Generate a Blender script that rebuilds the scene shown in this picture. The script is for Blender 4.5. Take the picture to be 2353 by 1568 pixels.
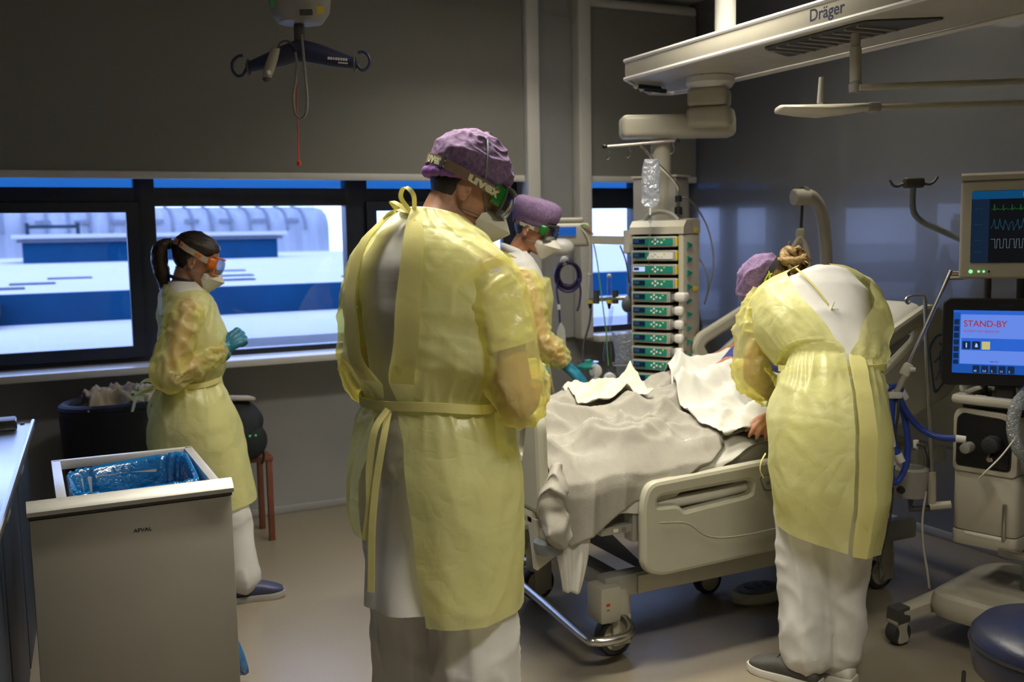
import bpy, bmesh, math, random
from math import sin, cos, pi, radians as R_
from mathutils import Vector as V, Matrix as M, noise as NZ
random.seed(7)
for _o in list(bpy.data.objects): bpy.data.objects.remove(_o, do_unlink=True)
SC = bpy.context.scene
COL = SC.collection
# ------------------------------------------------------------------ camera
_yaw, _pit, _rol = R_(26.0), R_(6.1), R_(1.03)
_f = V((sin(_yaw)*cos(_pit), cos(_yaw)*cos(_pit), -sin(_pit)))
_r = V((cos(_yaw), -sin(_yaw), 0)); _u = _r.cross(_f)
_ri = _r*cos(_rol) - _u*sin(_rol); _ui = _r*sin(_rol) + _u*cos(_rol)
_cd = bpy.data.cameras.new('camera'); CAM = bpy.data.objects.new('camera', _cd); COL.objects.link(CAM)
CAM.matrix_world = M(((_ri.x,_ui.x,-_f.x,0),(_ri.y,_ui.y,-_f.y,0),(_ri.z,_ui.z,-_f.z,1.61),(0,0,0,1)))
_cd.sensor_width = 36.0; _cd.lens = 35.0; _cd.clip_start = .05; _cd.clip_end = 300
_cd.dof.use_dof = True; _cd.dof.focus_distance = 3.1; _cd.dof.aperture_fstop = 3.2
SC.camera = CAM
# ------------------------------------------------------------------ world: overcast winter daylight, cool against the warm lamps
wd = bpy.data.worlds.new('overcast_sky'); SC.world = wd; wd.use_nodes = True
bgn = wd.node_tree.nodes['Background']
bgn.inputs[0].default_value = (0.42, 0.54, 1.0, 1); bgn.inputs[1].default_value = 4.2
# ------------------------------------------------------------------ room lamps (ceiling panels over the bed and the floor)
def area(name, loc, sx, sy, power, col, spread=150, rot=(0,0,0)):
    l = bpy.data.lights.new(name, 'AREA'); l.shape = 'RECTANGLE'; l.size = sx; l.size_y = sy
    l.energy = power; l.color = col; l.spread = R_(spread)
    o = bpy.data.objects.new(name, l); COL.objects.link(o); o.location = loc; o.rotation_euler = rot
    return o
WARM = (1.0, 0.935, 0.77)
area('lamp_light_bed', (2.25, 3.35, 2.985), 1.15, .28, 27, WARM, 120)
area('lamp_light_floor', (1.15, 2.75, 2.985), 1.15, .28, 23, WARM, 105)
area('lamp_light_entry', (1.35, .75, 2.985), 1.15, .28, 36, WARM, 115)
area('lamp_light_window', (2.55, 4.75, 2.985), 1.0, .28, 8, WARM, 130)
area('lamp_light_head', (3.45, 3.7, 2.985), .28, 1.1, 7, WARM, 130)
vs = SC.view_settings; vs.view_transform = 'Standard'; vs.look = 'None'; vs.gamma = 1.0
vs.use_curve_mapping = False; vs.exposure = 0.0
try: SC.cycles.max_bounces = 6; SC.cycles.diffuse_bounces = 4; SC.cycles.glossy_bounces = 3; SC.cycles.transmission_bounces = 4; SC.cycles.transparent_max_bounces = 12; SC.cycles.use_adaptive_sampling = True; SC.cycles.adaptive_threshold = .08; SC.cycles.adaptive_min_samples = 12; SC.cycles.caustics_refractive = False; SC.cycles.caustics_reflective = False; SC.cycles.sample_clamp_indirect = 4
except Exception: pass

# ------------------------------------------------------------------ materials
MATS = {}
def _new(name):
    m = bpy.data.materials.new(name); m.use_nodes = True
    nt = m.node_tree; b = nt.nodes['Principled BSDF']; MATS[name] = m
    return m, nt, b
def coords(nt, scale, kind='Object'):
    tc = nt.nodes.new('ShaderNodeTexCoord'); mp = nt.nodes.new('ShaderNodeMapping')
    mp.inputs['Scale'].default_value = scale if hasattr(scale, '__len__') else (scale,)*3
    nt.links.new(tc.outputs[kind], mp.inputs[0]); return mp.outputs[0]
def mat(name, col, rough=.5, metal=0., var=0., vscale=8., bump=0., bscale=60., col2=None, spec=.5, sheen=0., coat=0., trans=0., sss=0., stretch=(1,1,1), bdist=.01):
    m, nt, b = _new(name)
    b.inputs['Base Color'].default_value = (*col, 1); b.inputs['Roughness'].default_value = rough
    b.inputs['Metallic'].default_value = metal; b.inputs['Specular IOR Level'].default_value = spec
    b.inputs['Coat Weight'].default_value = coat; b.inputs['Sheen Weight'].default_value = sheen
    b.inputs['Transmission Weight'].default_value = trans
    if sss: b.inputs['Subsurface Weight'].default_value = sss; b.inputs['Subsurface Radius'].default_value = (.01,.004,.002); b.inputs['Subsurface Scale'].default_value = 1
    if var or col2:
        n = nt.nodes.new('ShaderNodeTexNoise'); n.inputs['Detail'].default_value = 5; n.inputs['Roughness'].default_value = .6
        nt.links.new(coords(nt, tuple(vscale*s for s in stretch)), n.inputs['Vector']); n.inputs['Scale'].default_value = 1
        r = nt.nodes.new('ShaderNodeValToRGB'); c2 = col2 or tuple(max(0, c*(1-var)) for c in col)
        c1 = col if col2 else tuple(min(1, c*(1+var*.5)) for c in col)
        r.color_ramp.elements[0].position = .33; r.color_ramp.elements[1].position = .68
        r.color_ramp.elements[0].color = (*c2, 1); r.color_ramp.elements[1].color = (*c1, 1)
        nt.links.new(n.outputs['Fac'], r.inputs[0]); nt.links.new(r.outputs[0], b.inputs['Base Color'])
    if bump:
        n = nt.nodes.new('ShaderNodeTexNoise'); n.inputs['Detail'].default_value = 4
        nt.links.new(coords(nt, tuple(bscale*s for s in stretch)), n.inputs['Vector']); n.inputs['Scale'].default_value = 1
        bp = nt.nodes.new('ShaderNodeBump'); bp.inputs['Strength'].default_value = bump; bp.inputs['Distance'].default_value = bdist
        nt.links.new(n.outputs['Fac'], bp.inputs['Height']); nt.links.new(bp.outputs[0], b.inputs['Normal'])
    return m
def emis(name, col, strength=1., rough=.3):
    m, nt, b = _new(name)
    b.inputs['Base Color'].default_value = (*[c*.2 for c in col], 1); b.inputs['Roughness'].default_value = rough
    b.inputs['Emission Color'].default_value = (*col, 1); b.inputs['Emission Strength'].default_value = strength
    return m
def glass(name, tint=(1,1,1), gloss=.06, rough=.02):
    m = bpy.data.materials.new(name); m.use_nodes = True; MATS[name] = m; nt = m.node_tree; nt.nodes.clear()
    o = nt.nodes.new('ShaderNodeOutputMaterial'); t = nt.nodes.new('ShaderNodeBsdfTransparent'); g = nt.nodes.new('ShaderNodeBsdfGlossy')
    t.inputs[0].default_value = (*tint, 1); g.inputs['Roughness'].default_value = rough
    f = nt.nodes.new('ShaderNodeLayerWeight'); f.inputs[0].default_value = .5
    pw = nt.nodes.new('ShaderNodeMath'); pw.operation = 'POWER'; pw.inputs[1].default_value = 4.0; nt.links.new(f.outputs['Facing'], pw.inputs[0])
    mx = nt.nodes.new('ShaderNodeMixShader'); mr = nt.nodes.new('ShaderNodeMapRange')
    mr.inputs[3].default_value = gloss; mr.inputs[4].default_value = .8
    nt.links.new(pw.outputs[0], mr.inputs[0]); nt.links.new(mr.outputs[0], mx.inputs[0])
    nt.links.new(t.outputs[0], mx.inputs[1]); nt.links.new(g.outputs[0], mx.inputs[2]); nt.links.new(mx.outputs[0], o.inputs[0])
    return m
def sheet(name, col, transp=.2, transl=.35, rough=.35, crease=.5, cscale=16., gloss=.12):
    """thin non-woven / plastic sheet: lets some light and some view through, crinkled by creases"""
    m = bpy.data.materials.new(name); m.use_nodes = True; MATS[name] = m; nt = m.node_tree; nt.nodes.clear()
    N = nt.nodes.new; L = nt.links.new
    o = N('ShaderNodeOutputMaterial'); t = N('ShaderNodeBsdfTransparent'); d = N('ShaderNodeBsdfDiffuse'); tl = N('ShaderNodeBsdfTranslucent'); g = N('ShaderNodeBsdfGlossy')
    t.inputs[0].default_value = (*[min(1, c*1.15) for c in col], 1)
    for s in (d, tl): s.inputs[0].default_value = (*col, 1)
    g.inputs['Roughness'].default_value = rough; g.inputs[0].default_value = (1,1,1,1)
    # crinkle: ridged noise at two sizes
    co = coords(nt, 1.0); prev = None
    for sc, st in ((cscale, 1.), (cscale*2.7, .42), (cscale*7., .12)):
        n = N('ShaderNodeTexNoise'); n.inputs['Scale'].default_value = sc; n.inputs['Detail'].default_value = 1.2; n.inputs['Distortion'].default_value = .5
        L(co, n.inputs['Vector'])
        a = N('ShaderNodeMath'); a.operation = 'SUBTRACT'; a.inputs[1].default_value = .5; L(n.outputs['Fac'], a.inputs[0])
        b = N('ShaderNodeMath'); b.operation = 'ABSOLUTE'; L(a.outputs[0], b.inputs[0])
        c = N('ShaderNodeMath'); c.operation = 'POWER'; c.inputs[1].default_value = .85; L(b.outputs[0], c.inputs[0])
        e = N('ShaderNodeMath'); e.operation = 'MULTIPLY'; e.inputs[1].default_value = st; L(c.outputs[0], e.inputs[0])
        if prev is None: prev = e.outputs[0]
        else:
            s = N('ShaderNodeMath'); s.operation = 'ADD'; L(prev, s.inputs[0]); L(e.outputs[0], s.inputs[1]); prev = s.outputs[0]
    bp = N('ShaderNodeBump'); bp.inputs['Strength'].default_value = crease; bp.inputs['Distance'].default_value = .045; L(prev, bp.inputs['Height'])
    for s in (d, tl, g): L(bp.outputs[0], s.inputs['Normal'])
    m1 = N('ShaderNodeMixShader'); m1.inputs[0].default_value = transl; L(d.outputs[0], m1.inputs[1]); L(tl.outputs[0], m1.inputs[2])
    m2 = N('ShaderNodeMixShader'); m2.inputs[0].default_value = gloss*.5; L(m1.outputs[0], m2.inputs[1]); L(g.outputs[0], m2.inputs[2])
    m3 = N('ShaderNodeMixShader'); m3.inputs[0].default_value = transp; L(m2.outputs[0], m3.inputs[1]); L(t.outputs[0], m3.inputs[2])
    L(m3.outputs[0], o.inputs[0]); return m

mat('wall_paint', (.37,.375,.38), .6, var=.06, vscale=3, bump=.05, bscale=180)
mat('wall_gloss', (.125,.127,.13), .24, var=.05, vscale=2, spec=.9, coat=.5)
mat('ceiling_paint', (.5,.49,.46), .8, var=.04)
mat('trim_white', (.74,.72,.68), .45, var=.05, vscale=5)
mat('frame_navy', (.022,.028,.045), .35, var=.2, vscale=6)
mat('sill_white', (.72,.71,.69), .3, var=.04, vscale=5)
mat('skirting', (.42,.36,.26), .4, var=.1)
mat('cream', (.50,.47,.39), .38, var=.06, vscale=6, bump=.03, bscale=300)
mat('cream_dark', (.42,.395,.32), .42, var=.08, vscale=6)
mat('bed_plastic', (.46,.445,.36), .36, var=.05, vscale=5, bump=.03, bscale=250)
mat('bed_steel', (.36,.36,.33), .38, metal=.3, var=.08)
mat('slate', (.16,.18,.20), .42, var=.1)
mat('grey_plastic', (.33,.32,.30), .42, var=.08)
mat('grey_dark', (.075,.073,.07), .45, var=.15)
mat('black', (.012,.012,.013), .35, var=.3)
mat('black_soft', (.02,.02,.022), .7, var=.3, bump=.2, bscale=150)
mat('rubber', (.035,.035,.036), .6, var=.2)
mat('chrome', (.72,.70,.66), .18, metal=1., var=.05)
mat('steel', (.50,.49,.47), .28, metal=1., var=.08, stretch=(1,12,1), bump=.03, bscale=60)
mat('worktop_steel', (.62,.63,.65), .30, metal=1., var=.1, vscale=5)
mat('white_plastic', (.78,.77,.74), .35, var=.04)
mat('cabinet_white', (.27,.25,.215), .42, var=.05, vscale=3)
mat('drawer_metal', (.62,.62,.62), .35, metal=.35, var=.05)
mat('alu', (.36,.355,.34), .45, metal=.8, var=.08, stretch=(1,10,1))
mat('hoist_blue', (.028,.033,.085), .4, var=.1)
mat('cord_red', (.55,.045,.02), .6, var=.1)
mat('hose_blue', (.028,.065,.40), .4, var=.15, vscale=30)
mat('hose_purple', (.055,.04,.14), .45, var=.15)
mat('cable_grey', (.22,.21,.20), .5, var=.1)
mat('cable_dark', (.04,.038,.036), .5, var=.1)
mat('cable_white', (.62,.60,.54), .5, var=.05)
mat('cable_green', (.18,.42,.12), .5, var=.05)
mat('cable_redwire', (.6,.06,.07), .5, var=.05)
mat('teal', (.02,.36,.30), .4, var=.1)
mat('pump_green', (.01,.26,.20), .4, var=.08)
mat('pump_lcd', (.008,.02,.07), .2, var=.2)
emis('pump_lcd_lit', (.55,.65,1.0), .9)
mat('pump_body', (.46,.45,.40), .42, var=.06)
mat('orange', (.85,.20,.02), .4, var=.06)
mat('yellow_label', (.75,.62,.03), .5, var=.05)
mat('green_label', (.06,.35,.10), .5, var=.05)
mat('paper', (.70,.69,.66), .7, var=.03)
mat('print_dark', (.03,.03,.035), .6, var=.1)
mat('print_blue', (.03,.05,.20), .5, var=.1)
mat('logo_navy', (.035,.04,.10), .5, var=.1)
mat('symbol_blue', (.06,.12,.26), .5, var=.1)
mat('stool_vinyl', (.012,.016,.045), .38, var=.2, bump=.06, bscale=140)
mat('chair_black', (.018,.02,.026), .5, var=.3, bump=.2, bscale=90)
mat('backpack_cloth', (.018,.022,.03), .8, var=.3, bump=.3, bscale=120)
mat('garment', (.50,.43,.36), .85, var=.18, vscale=9, bump=.2, bscale=90)
mat('mattress_cover', (.44,.42,.36), .6, var=.06, vscale=5, bump=.06, bscale=120)
mat('blanket', (.345,.325,.285), .92, var=.08, vscale=14, bump=.30, bscale=240, bdist=.004)
mat('linen', (.64,.63,.59), .85, var=.04, vscale=9, bump=.2, bscale=300, bdist=.003)
mat('linen_cream', (.64,.61,.50), .8, var=.05, vscale=14, bump=.15, bscale=60)
mat('scrub_white', (.66,.65,.64), .8, var=.04, vscale=9, bump=.2, bscale=420, bdist=.002)
mat('scrub_blue', (.045,.06,.26), .8, var=.1, vscale=20, bump=.2, bscale=200)
mat('skin', (.52,.27,.165), .48, var=.14, vscale=26, bump=.12, bscale=260, bdist=.002)
mat('skin_tan', (.47,.215,.115), .48, var=.14, vscale=26, bump=.12, bscale=260, bdist=.002)
mat('hair_dark', (.016,.012,.010), .42, var=.5, vscale=130, bump=.9, bscale=300, stretch=(1,.25,.12), bdist=.003)
mat('hair_brown', (.034,.02,.013), .38, var=.55, vscale=110, bump=.9, bscale=260, stretch=(1,.25,.15), bdist=.003)
mat('hair_blonde', (.42,.27,.11), .42, var=.6, vscale=120, bump=1., bscale=240, stretch=(1,.2,1), bdist=.004)
mat('cap_purple', (.27,.185,.33), .85, vscale=110, col2=(.15,.085,.20), bump=.35, bscale=55, bdist=.004)
mat('cap_bright', (.27,.12,.42), .8, vscale=90, col2=(.17,.07,.30), bump=.5, bscale=120, bdist=.004)
mat('glove', (.02,.20,.33), .42, var=.2, vscale=30, bump=.25, bscale=140, bdist=.003)
mat('mask_white', (.74,.71,.62), .8, var=.04, vscale=20, bump=.15, bscale=300, bdist=.002)
mat('strap_brown', (.20,.125,.10), .65, var=.1, vscale=60, bump=.2, bscale=300, bdist=.002)
mat('strap_black', (.02,.02,.02), .6, var=.2)
mat('strap_tan', (.60,.50,.38), .7, var=.1)
mat('logo_pale', (.62,.62,.42), .6, var=.05)
mat('logo_lime', (.55,.62,.08), .6, var=.05)
mat('vent_green', (.012,.17,.02), .3, var=.2)
mat('elastic', (.17,.19,.22), .7, var=.1)
mat('clog', (.045,.05,.115), .45, var=.12)
mat('sole_grey', (.34,.32,.30), .6, var=.1)
mat('shoe_grey', (.085,.08,.075), .7, var=.25, bump=.3, bscale=220)
mat('shoe_white', (.62,.60,.55), .5, var=.05)
mat('jacket_dark', (.02,.025,.05), .7, var=.2)
glass('clear_glass', (.93,.97,1.0), .03)
glass('goggle_lens', (.72,.74,.76), .10)
glass('smoke_lens', (.42,.42,.45), .16)
glass('clear_plastic', (.88,.90,.93), .10, .08)
glass('bag_plastic', (.80,.84,.92), .16, .10)
sheet('gown_yellow', (.87,.855,.45), .24, .40, .34, .30, 4., .08)
sheet('gown_pale', (.87,.87,.58), .25, .4, .34, .3, 4., .08)
sheet('gown_strip', (.86,.81,.36), .05, .25, .4, .03, 9., .06)
sheet('sleeve_yellow', (.89,.845,.43), .56, .28, .28, .24, 6., .10)
sheet('bag_blue', (.01,.22,.62), .08, .35, .16, .3, 14., .35)
sheet('plastic_film', (.62,.66,.70), .45, .3, .2, .6, 30., .4)
# roller blind fabric: fine horizontal weave
def blind_mat():
    m, nt, b = _new('blind_fabric'); b.inputs['Roughness'].default_value = .8
    w = nt.nodes.new('ShaderNodeTexWave'); w.bands_direction = 'Z'; w.inputs['Scale'].default_value = 90; w.inputs['Distortion'].default_value = .4
    nt.links.new(coords(nt, 1.), w.inputs['Vector'])
    r = nt.nodes.new('ShaderNodeValToRGB'); r.color_ramp.elements[0].color = (.255,.25,.23,1); r.color_ramp.elements[1].color = (.295,.285,.26,1)
    nt.links.new(w.outputs['Fac'], r.inputs[0]); nt.links.new(r.outputs[0], b.inputs['Base Color'])
    bp = nt.nodes.new('ShaderNodeBump'); bp.inputs['Strength'].default_value = .15; bp.inputs['Distance'].default_value = .002
    nt.links.new(w.outputs['Fac'], bp.inputs['Height']); nt.links.new(bp.outputs[0], b.inputs['Normal'])
blind_mat()
# vinyl floor: speckled, softly shining
def floor_mat():
    m, nt, b = _new('vinyl_floor'); N = nt.nodes.new; L = nt.links.new
    co = coords(nt, 1.)
    n1 = N('ShaderNodeTexNoise'); n1.inputs['Scale'].default_value = 420; n1.inputs['Detail'].default_value = 2; L(co, n1.inputs['Vector'])
    n2 = N('ShaderNodeTexNoise'); n2.inputs['Scale'].default_value = 1.6; n2.inputs['Detail'].default_value = 4; L(co, n2.inputs['Vector'])
    r1 = N('ShaderNodeValToRGB'); r1.color_ramp.elements[0].position = .38; r1.color_ramp.elements[1].position = .62
    r1.color_ramp.elements[0].color = (.235,.20,.148,1); r1.color_ramp.elements[1].color = (.305,.265,.20,1); L(n1.outputs['Fac'], r1.inputs[0])
    r2 = N('ShaderNodeValToRGB'); r2.color_ramp.elements[0].color = (.86,.86,.86,1); r2.color_ramp.elements[1].color = (1,1,1,1); L(n2.outputs['Fac'], r2.inputs[0])
    mx = N('ShaderNodeMix'); mx.data_type = 'RGBA'; mx.blend_type = 'MULTIPLY'; mx.inputs[0].default_value = 1
    L(r1.outputs[0], mx.inputs[6]); L(r2.outputs[0], mx.inputs[7]); L(mx.outputs[2], b.inputs['Base Color'])
    rr = N('ShaderNodeMapRange'); rr.inputs[3].default_value = .22; rr.inputs[4].default_value = .42; L(n2.outputs['Fac'], rr.inputs[0]); L(rr.outputs[0], b.inputs['Roughness'])
floor_mat()
# outside
mat('roof_white', (.47,.465,.47), .9, var=.03, vscale=.7, spec=0)
mat('roof_seam', (.12,.14,.18), .8, var=.1, spec=0)
mat('parapet_blue', (.006,.055,.13), .9, var=.15, vscale=1.5, spec=0)
mat('cladding', (.27,.29,.325), .9, spec=0, var=.22, vscale=1.1, stretch=(3,1,.3))
mat('cladding_rib', (.17,.19,.225), .9, var=.2, spec=0)
mat('rail_dark', (.03,.05,.07), .9, var=.2, spec=0)

# ------------------------------------------------------------------ mesh helpers
def basis(t, ref=V((0,0,1))):
    t = V(t).normalized()
    if abs(t.dot(ref)) > .95: ref = V((1,0,0))
    x = ref.cross(t).normalized(); return x, t.cross(x)
def cat(pts, n=8, closed=False):
    P = [V(p) for p in pts]
    if len(P) < 3 and not closed: 
        return [P[0].lerp(P[1], i/n) for i in range(n+1)]
    out = []; K = len(P); rng = K if closed else K-1
    for i in range(rng):
        a = P[(i-1) % K] if (closed or i > 0) else P[0]*2-P[1]
        b = P[i]; c = P[(i+1) % K]; d = P[(i+2) % K] if (closed or i+2 < K) else P[-1]*2-P[-2]
        for j in range(n):
            t = j/n; t2 = t*t; t3 = t2*t
            out.append(.5*((2*b) + (c-a)*t + (2*a-5*b+4*c-d)*t2 + (3*b-a-3*c+d)*t3))
    if not closed: out.append(P[-1].copy())
    return out
def interp(keys, x):
    """keys: sorted list of (x, tuple); smooth interpolation"""
    if x <= keys[0][0]: return list(keys[0][1])
    for (x0, a), (x1, b) in zip(keys, keys[1:]):
        if x <= x1:
            t = (x-x0)/(x1-x0); t = t*t*(3-2*t)*.5+t*.5
            return [p+(q-p)*t for p, q in zip(a, b)]
    return list(keys[-1][1])
def tup(n): return n if hasattr(n, '__len__') else (n,)
class MB:
    def __init__(s): s.v = []; s.f = []
    def add(s, vs, fs, mtx=None):
        o = len(s.v); s.v += [(mtx @ V(v)) if mtx else V(v) for v in vs]; s.f += [tuple(i+o for i in f) for f in fs]; return s
    def bm(s, b, mtx=None):
        b.verts.ensure_lookup_table(); b.verts.index_update()
        s.add([v.co.copy() for v in b.verts], [[v.index for v in f.verts] for f in b.faces], mtx); b.free(); return s
    def mesh(s, me, mtx=None):
        return s.add([v.co.copy() for v in me.vertices], [tuple(p.vertices) for p in me.polygons], mtx)
    def box(s, c, sz, rot=None, r=0., seg=2):
        b = bmesh.new(); bmesh.ops.create_cube(b, size=1)
        for v in b.verts: v.co = V((v.co.x*sz[0], v.co.y*sz[1], v.co.z*sz[2]))
        if r: bmesh.ops.bevel(b, geom=list(b.edges), offset=min(r, min(sz)*.49), segments=seg, profile=.5, affect='EDGES')
        mt = M.Translation(V(c))
        if rot is not None: mt = mt @ (rot if isinstance(rot, M) else (M.Rotation(rot[2], 4, 'Z') @ M.Rotation(rot[1], 4, 'Y') @ M.Rotation(rot[0], 4, 'X')))
        return s.bm(b, mt)
    def bb(s, x0, x1, y0, y1, z0, z1, r=0., seg=2):
        return s.box(((x0+x1)/2, (y0+y1)/2, (z0+z1)/2), (x1-x0, y1-y0, z1-z0), None, r, seg)
    def ring_loft(s, rings, closed=True, caps=(True, True)):
        o = len(s.v); n = len(rings[0])
        for r in rings: s.v += [V(p) for p in r]
        m = n if closed else n-1
        for i in range(len(rings)-1):
            for j in range(m):
                a = o+i*n+j; b = o+i*n+(j+1) % n; s.f.append((a, b, b+n, a+n))
        if closed and caps[0]: s.f.append(tuple(o+j for j in range(n))[::-1])
        if closed and caps[1]: s.f.append(tuple(o+(len(rings)-1)*n+j for j in range(n)))
        return s
    def tube(s, pts, r, n=10, closed=False, caps=True, flat=1.):
        P = [V(p) for p in pts]; K = len(P)
        rs = list(r) if hasattr(r, '__len__') else [r]*K
        tang = []
        for i in range(K):
            a = P[(i-1) % K] if (closed or i > 0) else P[0]; b = P[(i+1) % K] if (closed or i < K-1) else P[-1]
            t = b-a; tang.append(t.normalized() if t.length > 1e-9 else V((0,0,1)))
        x, y = basis(tang[0]); rings = []
        for i in range(K):
            t = tang[i]; x = (x-t*x.dot(t)); x = x.normalized() if x.length > 1e-6 else basis(t)[0]; y = t.cross(x)
            rings.append([P[i]+(x*cos(2*pi*j/n)+y*sin(2*pi*j/n)*flat)*rs[i] for j in range(n)])
        if closed: rings.append(rings[0])
        return s.ring_loft(rings, True, (caps and not closed, caps and not closed))
    def limb(s, pts, rs, n=14, sub=6):
        """tapered capsule chain through joints"""
        P = cat(pts, sub); K = len(P); k = len(pts)
        rr = []
        for i in range(K):
            u = i/(K-1)*(k-1); a = min(int(u), k-2); t = u-a; t = t*t*(3-2*t); rr.append(rs[a]*(1-t)+rs[a+1]*t)
        t0 = (P[0]-P[1]).normalized(); t1 = (P[-1]-P[-2]).normalized()
        pre = [P[0]+t0*rr[0]*q for q in (.98, .8, .45)]; prr = [rr[0]*q for q in (.2, .6, .89)]
        post = [P[-1]+t1*rr[-1]*q for q in (.45, .8, .98)]; por = [rr[-1]*q for q in (.89, .6, .2)]
        return s.tube(pre+P+post, prr+rr+por, n)
    def cyl(s, p0, p1, r0, r1=None, n=20, caps=True):
        return s.tube([p0, p1], [r0, r0 if r1 is None else r1], n, False, caps)
    def lathe(s, prof, mtx=M(), n=24):
        rings = [[mtx @ V((r*cos(2*pi*j/n), r*sin(2*pi*j/n), z)) for j in range(n)] for r, z in prof]
        return s.ring_loft(rings, True, (True, True))
    def ell(s, c, r, rot=None, nu=20, nv=12):
        mt = M.Translation(V(c)) @ (rot if rot is not None else M())
        rings = []
        for i in range(1, nv):
            a = -pi/2+pi*i/nv
            rings.append([mt @ V((r[0]*cos(a)*cos(2*pi*j/nu), r[1]*cos(a)*sin(2*pi*j/nu), r[2]*sin(a))) for j in range(nu)])
        return s.ring_loft(rings)
    def plate(s, loops, th, mtx, bev=.004):
        """flat plate from outline + holes (local xy), thickness along local z, softened edges"""
        cu = bpy.data.curves.new('tmp', 'CURVE'); cu.dimensions = '2D'; cu.fill_mode = 'BOTH'
        cu.extrude = max(.0002, th/2-bev); cu.bevel_depth = bev; cu.bevel_resolution = 1 if bev else 0
        for lp in loops:
            sp = cu.splines.new('POLY'); sp.points.add(len(lp)-1); sp.use_cyclic_u = True
            for i, p in enumerate(lp): sp.points[i].co = (p[0], p[1], 0, 1)
        o = bpy.data.objects.new('tmp', cu); COL.objects.link(o)
        dg = bpy.context.evaluated_depsgraph_get(); dg.update()
        me = bpy.data.meshes.new_from_object(o.evaluated_get(dg)); s.mesh(me, mtx)
        bpy.data.objects.remove(o); bpy.data.curves.remove(cu); bpy.data.meshes.remove(me); return s
    def text(s, txt, size, mtx, ext=.0006, align='LEFT', fn=None, bold=0., sx=1., shear=0.):
        cu = bpy.data.curves.new('tmp', 'FONT'); cu.body = txt; cu.size = size; cu.extrude = ext; cu.align_x = align; cu.offset = bold; cu.shear = shear
        cu.resolution_u = 4
        o = bpy.data.objects.new('tmp', cu); COL.objects.link(o)
        dg = bpy.context.evaluated_depsgraph_get(); dg.update()
        me = bpy.data.meshes.new_from_object(o.evaluated_get(dg))
        for v in me.vertices: v.co.x *= sx
        if fn:
            for v in me.vertices: v.co = fn(v.co)
            s.mesh(me)
        else: s.mesh(me, mtx)
        bpy.data.objects.remove(o); bpy.data.curves.remove(cu); bpy.data.meshes.remove(me); return s
    def build(s, name, m, parent=None, smooth=35, world=False, solid=0., sub=0):
        me = bpy.data.meshes.new(name); me.from_pydata([tuple(v) for v in s.v], [], s.f); me.validate(); me.update()
        return mk(name, me, m, parent, smooth, world, solid, sub)
def mk(name, me, m, parent=None, smooth=35, world=False, solid=0., sub=0):
    b = bmesh.new(); b.from_mesh(me); bmesh.ops.recalc_face_normals(b, faces=b.faces); b.to_mesh(me); b.free()
    if smooth:
        me.shade_smooth()
        if smooth < 180: me.set_sharp_from_angle(angle=R_(smooth))
    me.materials.append(MATS[m])
    o = bpy.data.objects.new(name, me); COL.objects.link(o)
    if parent is not None:
        o.parent = parent
        if world: o.matrix_parent_inverse = parent.matrix_basis.inverted()
    if sub: md = o.modifiers.new('subdiv', 'SUBSURF'); md.levels = sub; md.render_levels = sub
    if solid: md = o.modifiers.new('solid', 'SOLIDIFY'); md.thickness = solid; md.offset = 0
    return o
def thing(name, label, cat_, loc=(0,0,0), rz=0., group=None):
    o = bpy.data.objects.new(name, None); COL.objects.link(o); o.empty_display_size = .1
    o.matrix_basis = M.Translation(V(loc)) @ M.Rotation(rz, 4, 'Z')
    return tag(o, label, cat_, group)
def tag(o, label, cat_, group=None):
    o['label'] = label; o['category'] = cat_
    if group: o['group'] = group
    return o
def struct(o, label=None):
    o['kind'] = 'structure'
    if label: o['label'] = label
    return o
def remesh(mb, vox, smooth_it=4, fac=.5, post=None):
    me = bpy.data.meshes.new('tmp'); me.from_pydata([tuple(v) for v in mb.v], [], mb.f); me.update()
    b = bmesh.new(); b.from_mesh(me); bmesh.ops.recalc_face_normals(b, faces=b.faces); b.to_mesh(me); b.free()
    o = bpy.data.objects.new('tmp', me); COL.objects.link(o)
    r = o.modifiers.new('r', 'REMESH'); r.mode = 'VOXEL'; r.voxel_size = vox
    if smooth_it: sm = o.modifiers.new('s', 'SMOOTH'); sm.iterations = smooth_it; sm.factor = fac
    dg = bpy.context.evaluated_depsgraph_get(); dg.update()
    out = bpy.data.meshes.new_from_object(o.evaluated_get(dg))
    bpy.data.objects.remove(o); bpy.data.meshes.remove(me); out.materials.clear()
    if post:
        out.calc_loop_triangles(); nn = [v.normal.copy() for v in out.vertices]
        for v, n in zip(out.vertices, nn): v.co = v.co + n*post(v.co)
    return out
def rrect(w, h, r, n=5, cx=0., cy=0.):
    out = []
    for (sx, sy, a0) in ((1,1,0), (-1,1,pi/2), (-1,-1,pi), (1,-1,3*pi/2)):
        for i in range(n+1):
            a = a0+pi/2*i/n; out.append((cx+sx*(w/2-r)+r*cos(a), cy+sy*(h/2-r)+r*sin(a)))
    return out
def rpoly(pts, r, n=4):
    out = []; K = len(pts)
    for i in range(K):
        p = V((*pts[i][:2], 0)); a = V((*pts[i-1][:2], 0)); b = V((*pts[(i+1) % K][:2], 0)); rr = pts[i][2] if len(pts[i]) > 2 else r
        d0 = (a-p); d1 = (b-p); q = min(rr, d0.length*.48, d1.length*.48)
        s0 = p+d0.normalized()*q; s1 = p+d1.normalized()*q
        for j in range(n+1):
            t = j/n; w = s0*(1-t)**2+p*2*t*(1-t)+s1*t*t; out.append((w.x, w.y))
    return out
def frame_m(o, x, y):
    x = V(x).normalized(); y = V(y); y = (y-x*y.dot(x)).normalized(); z = x.cross(y); o = V(o)
    return M(((x.x,y.x,z.x,o.x),(x.y,y.y,z.y,o.y),(x.z,y.z,z.z,o.z),(0,0,0,1)))
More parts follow.
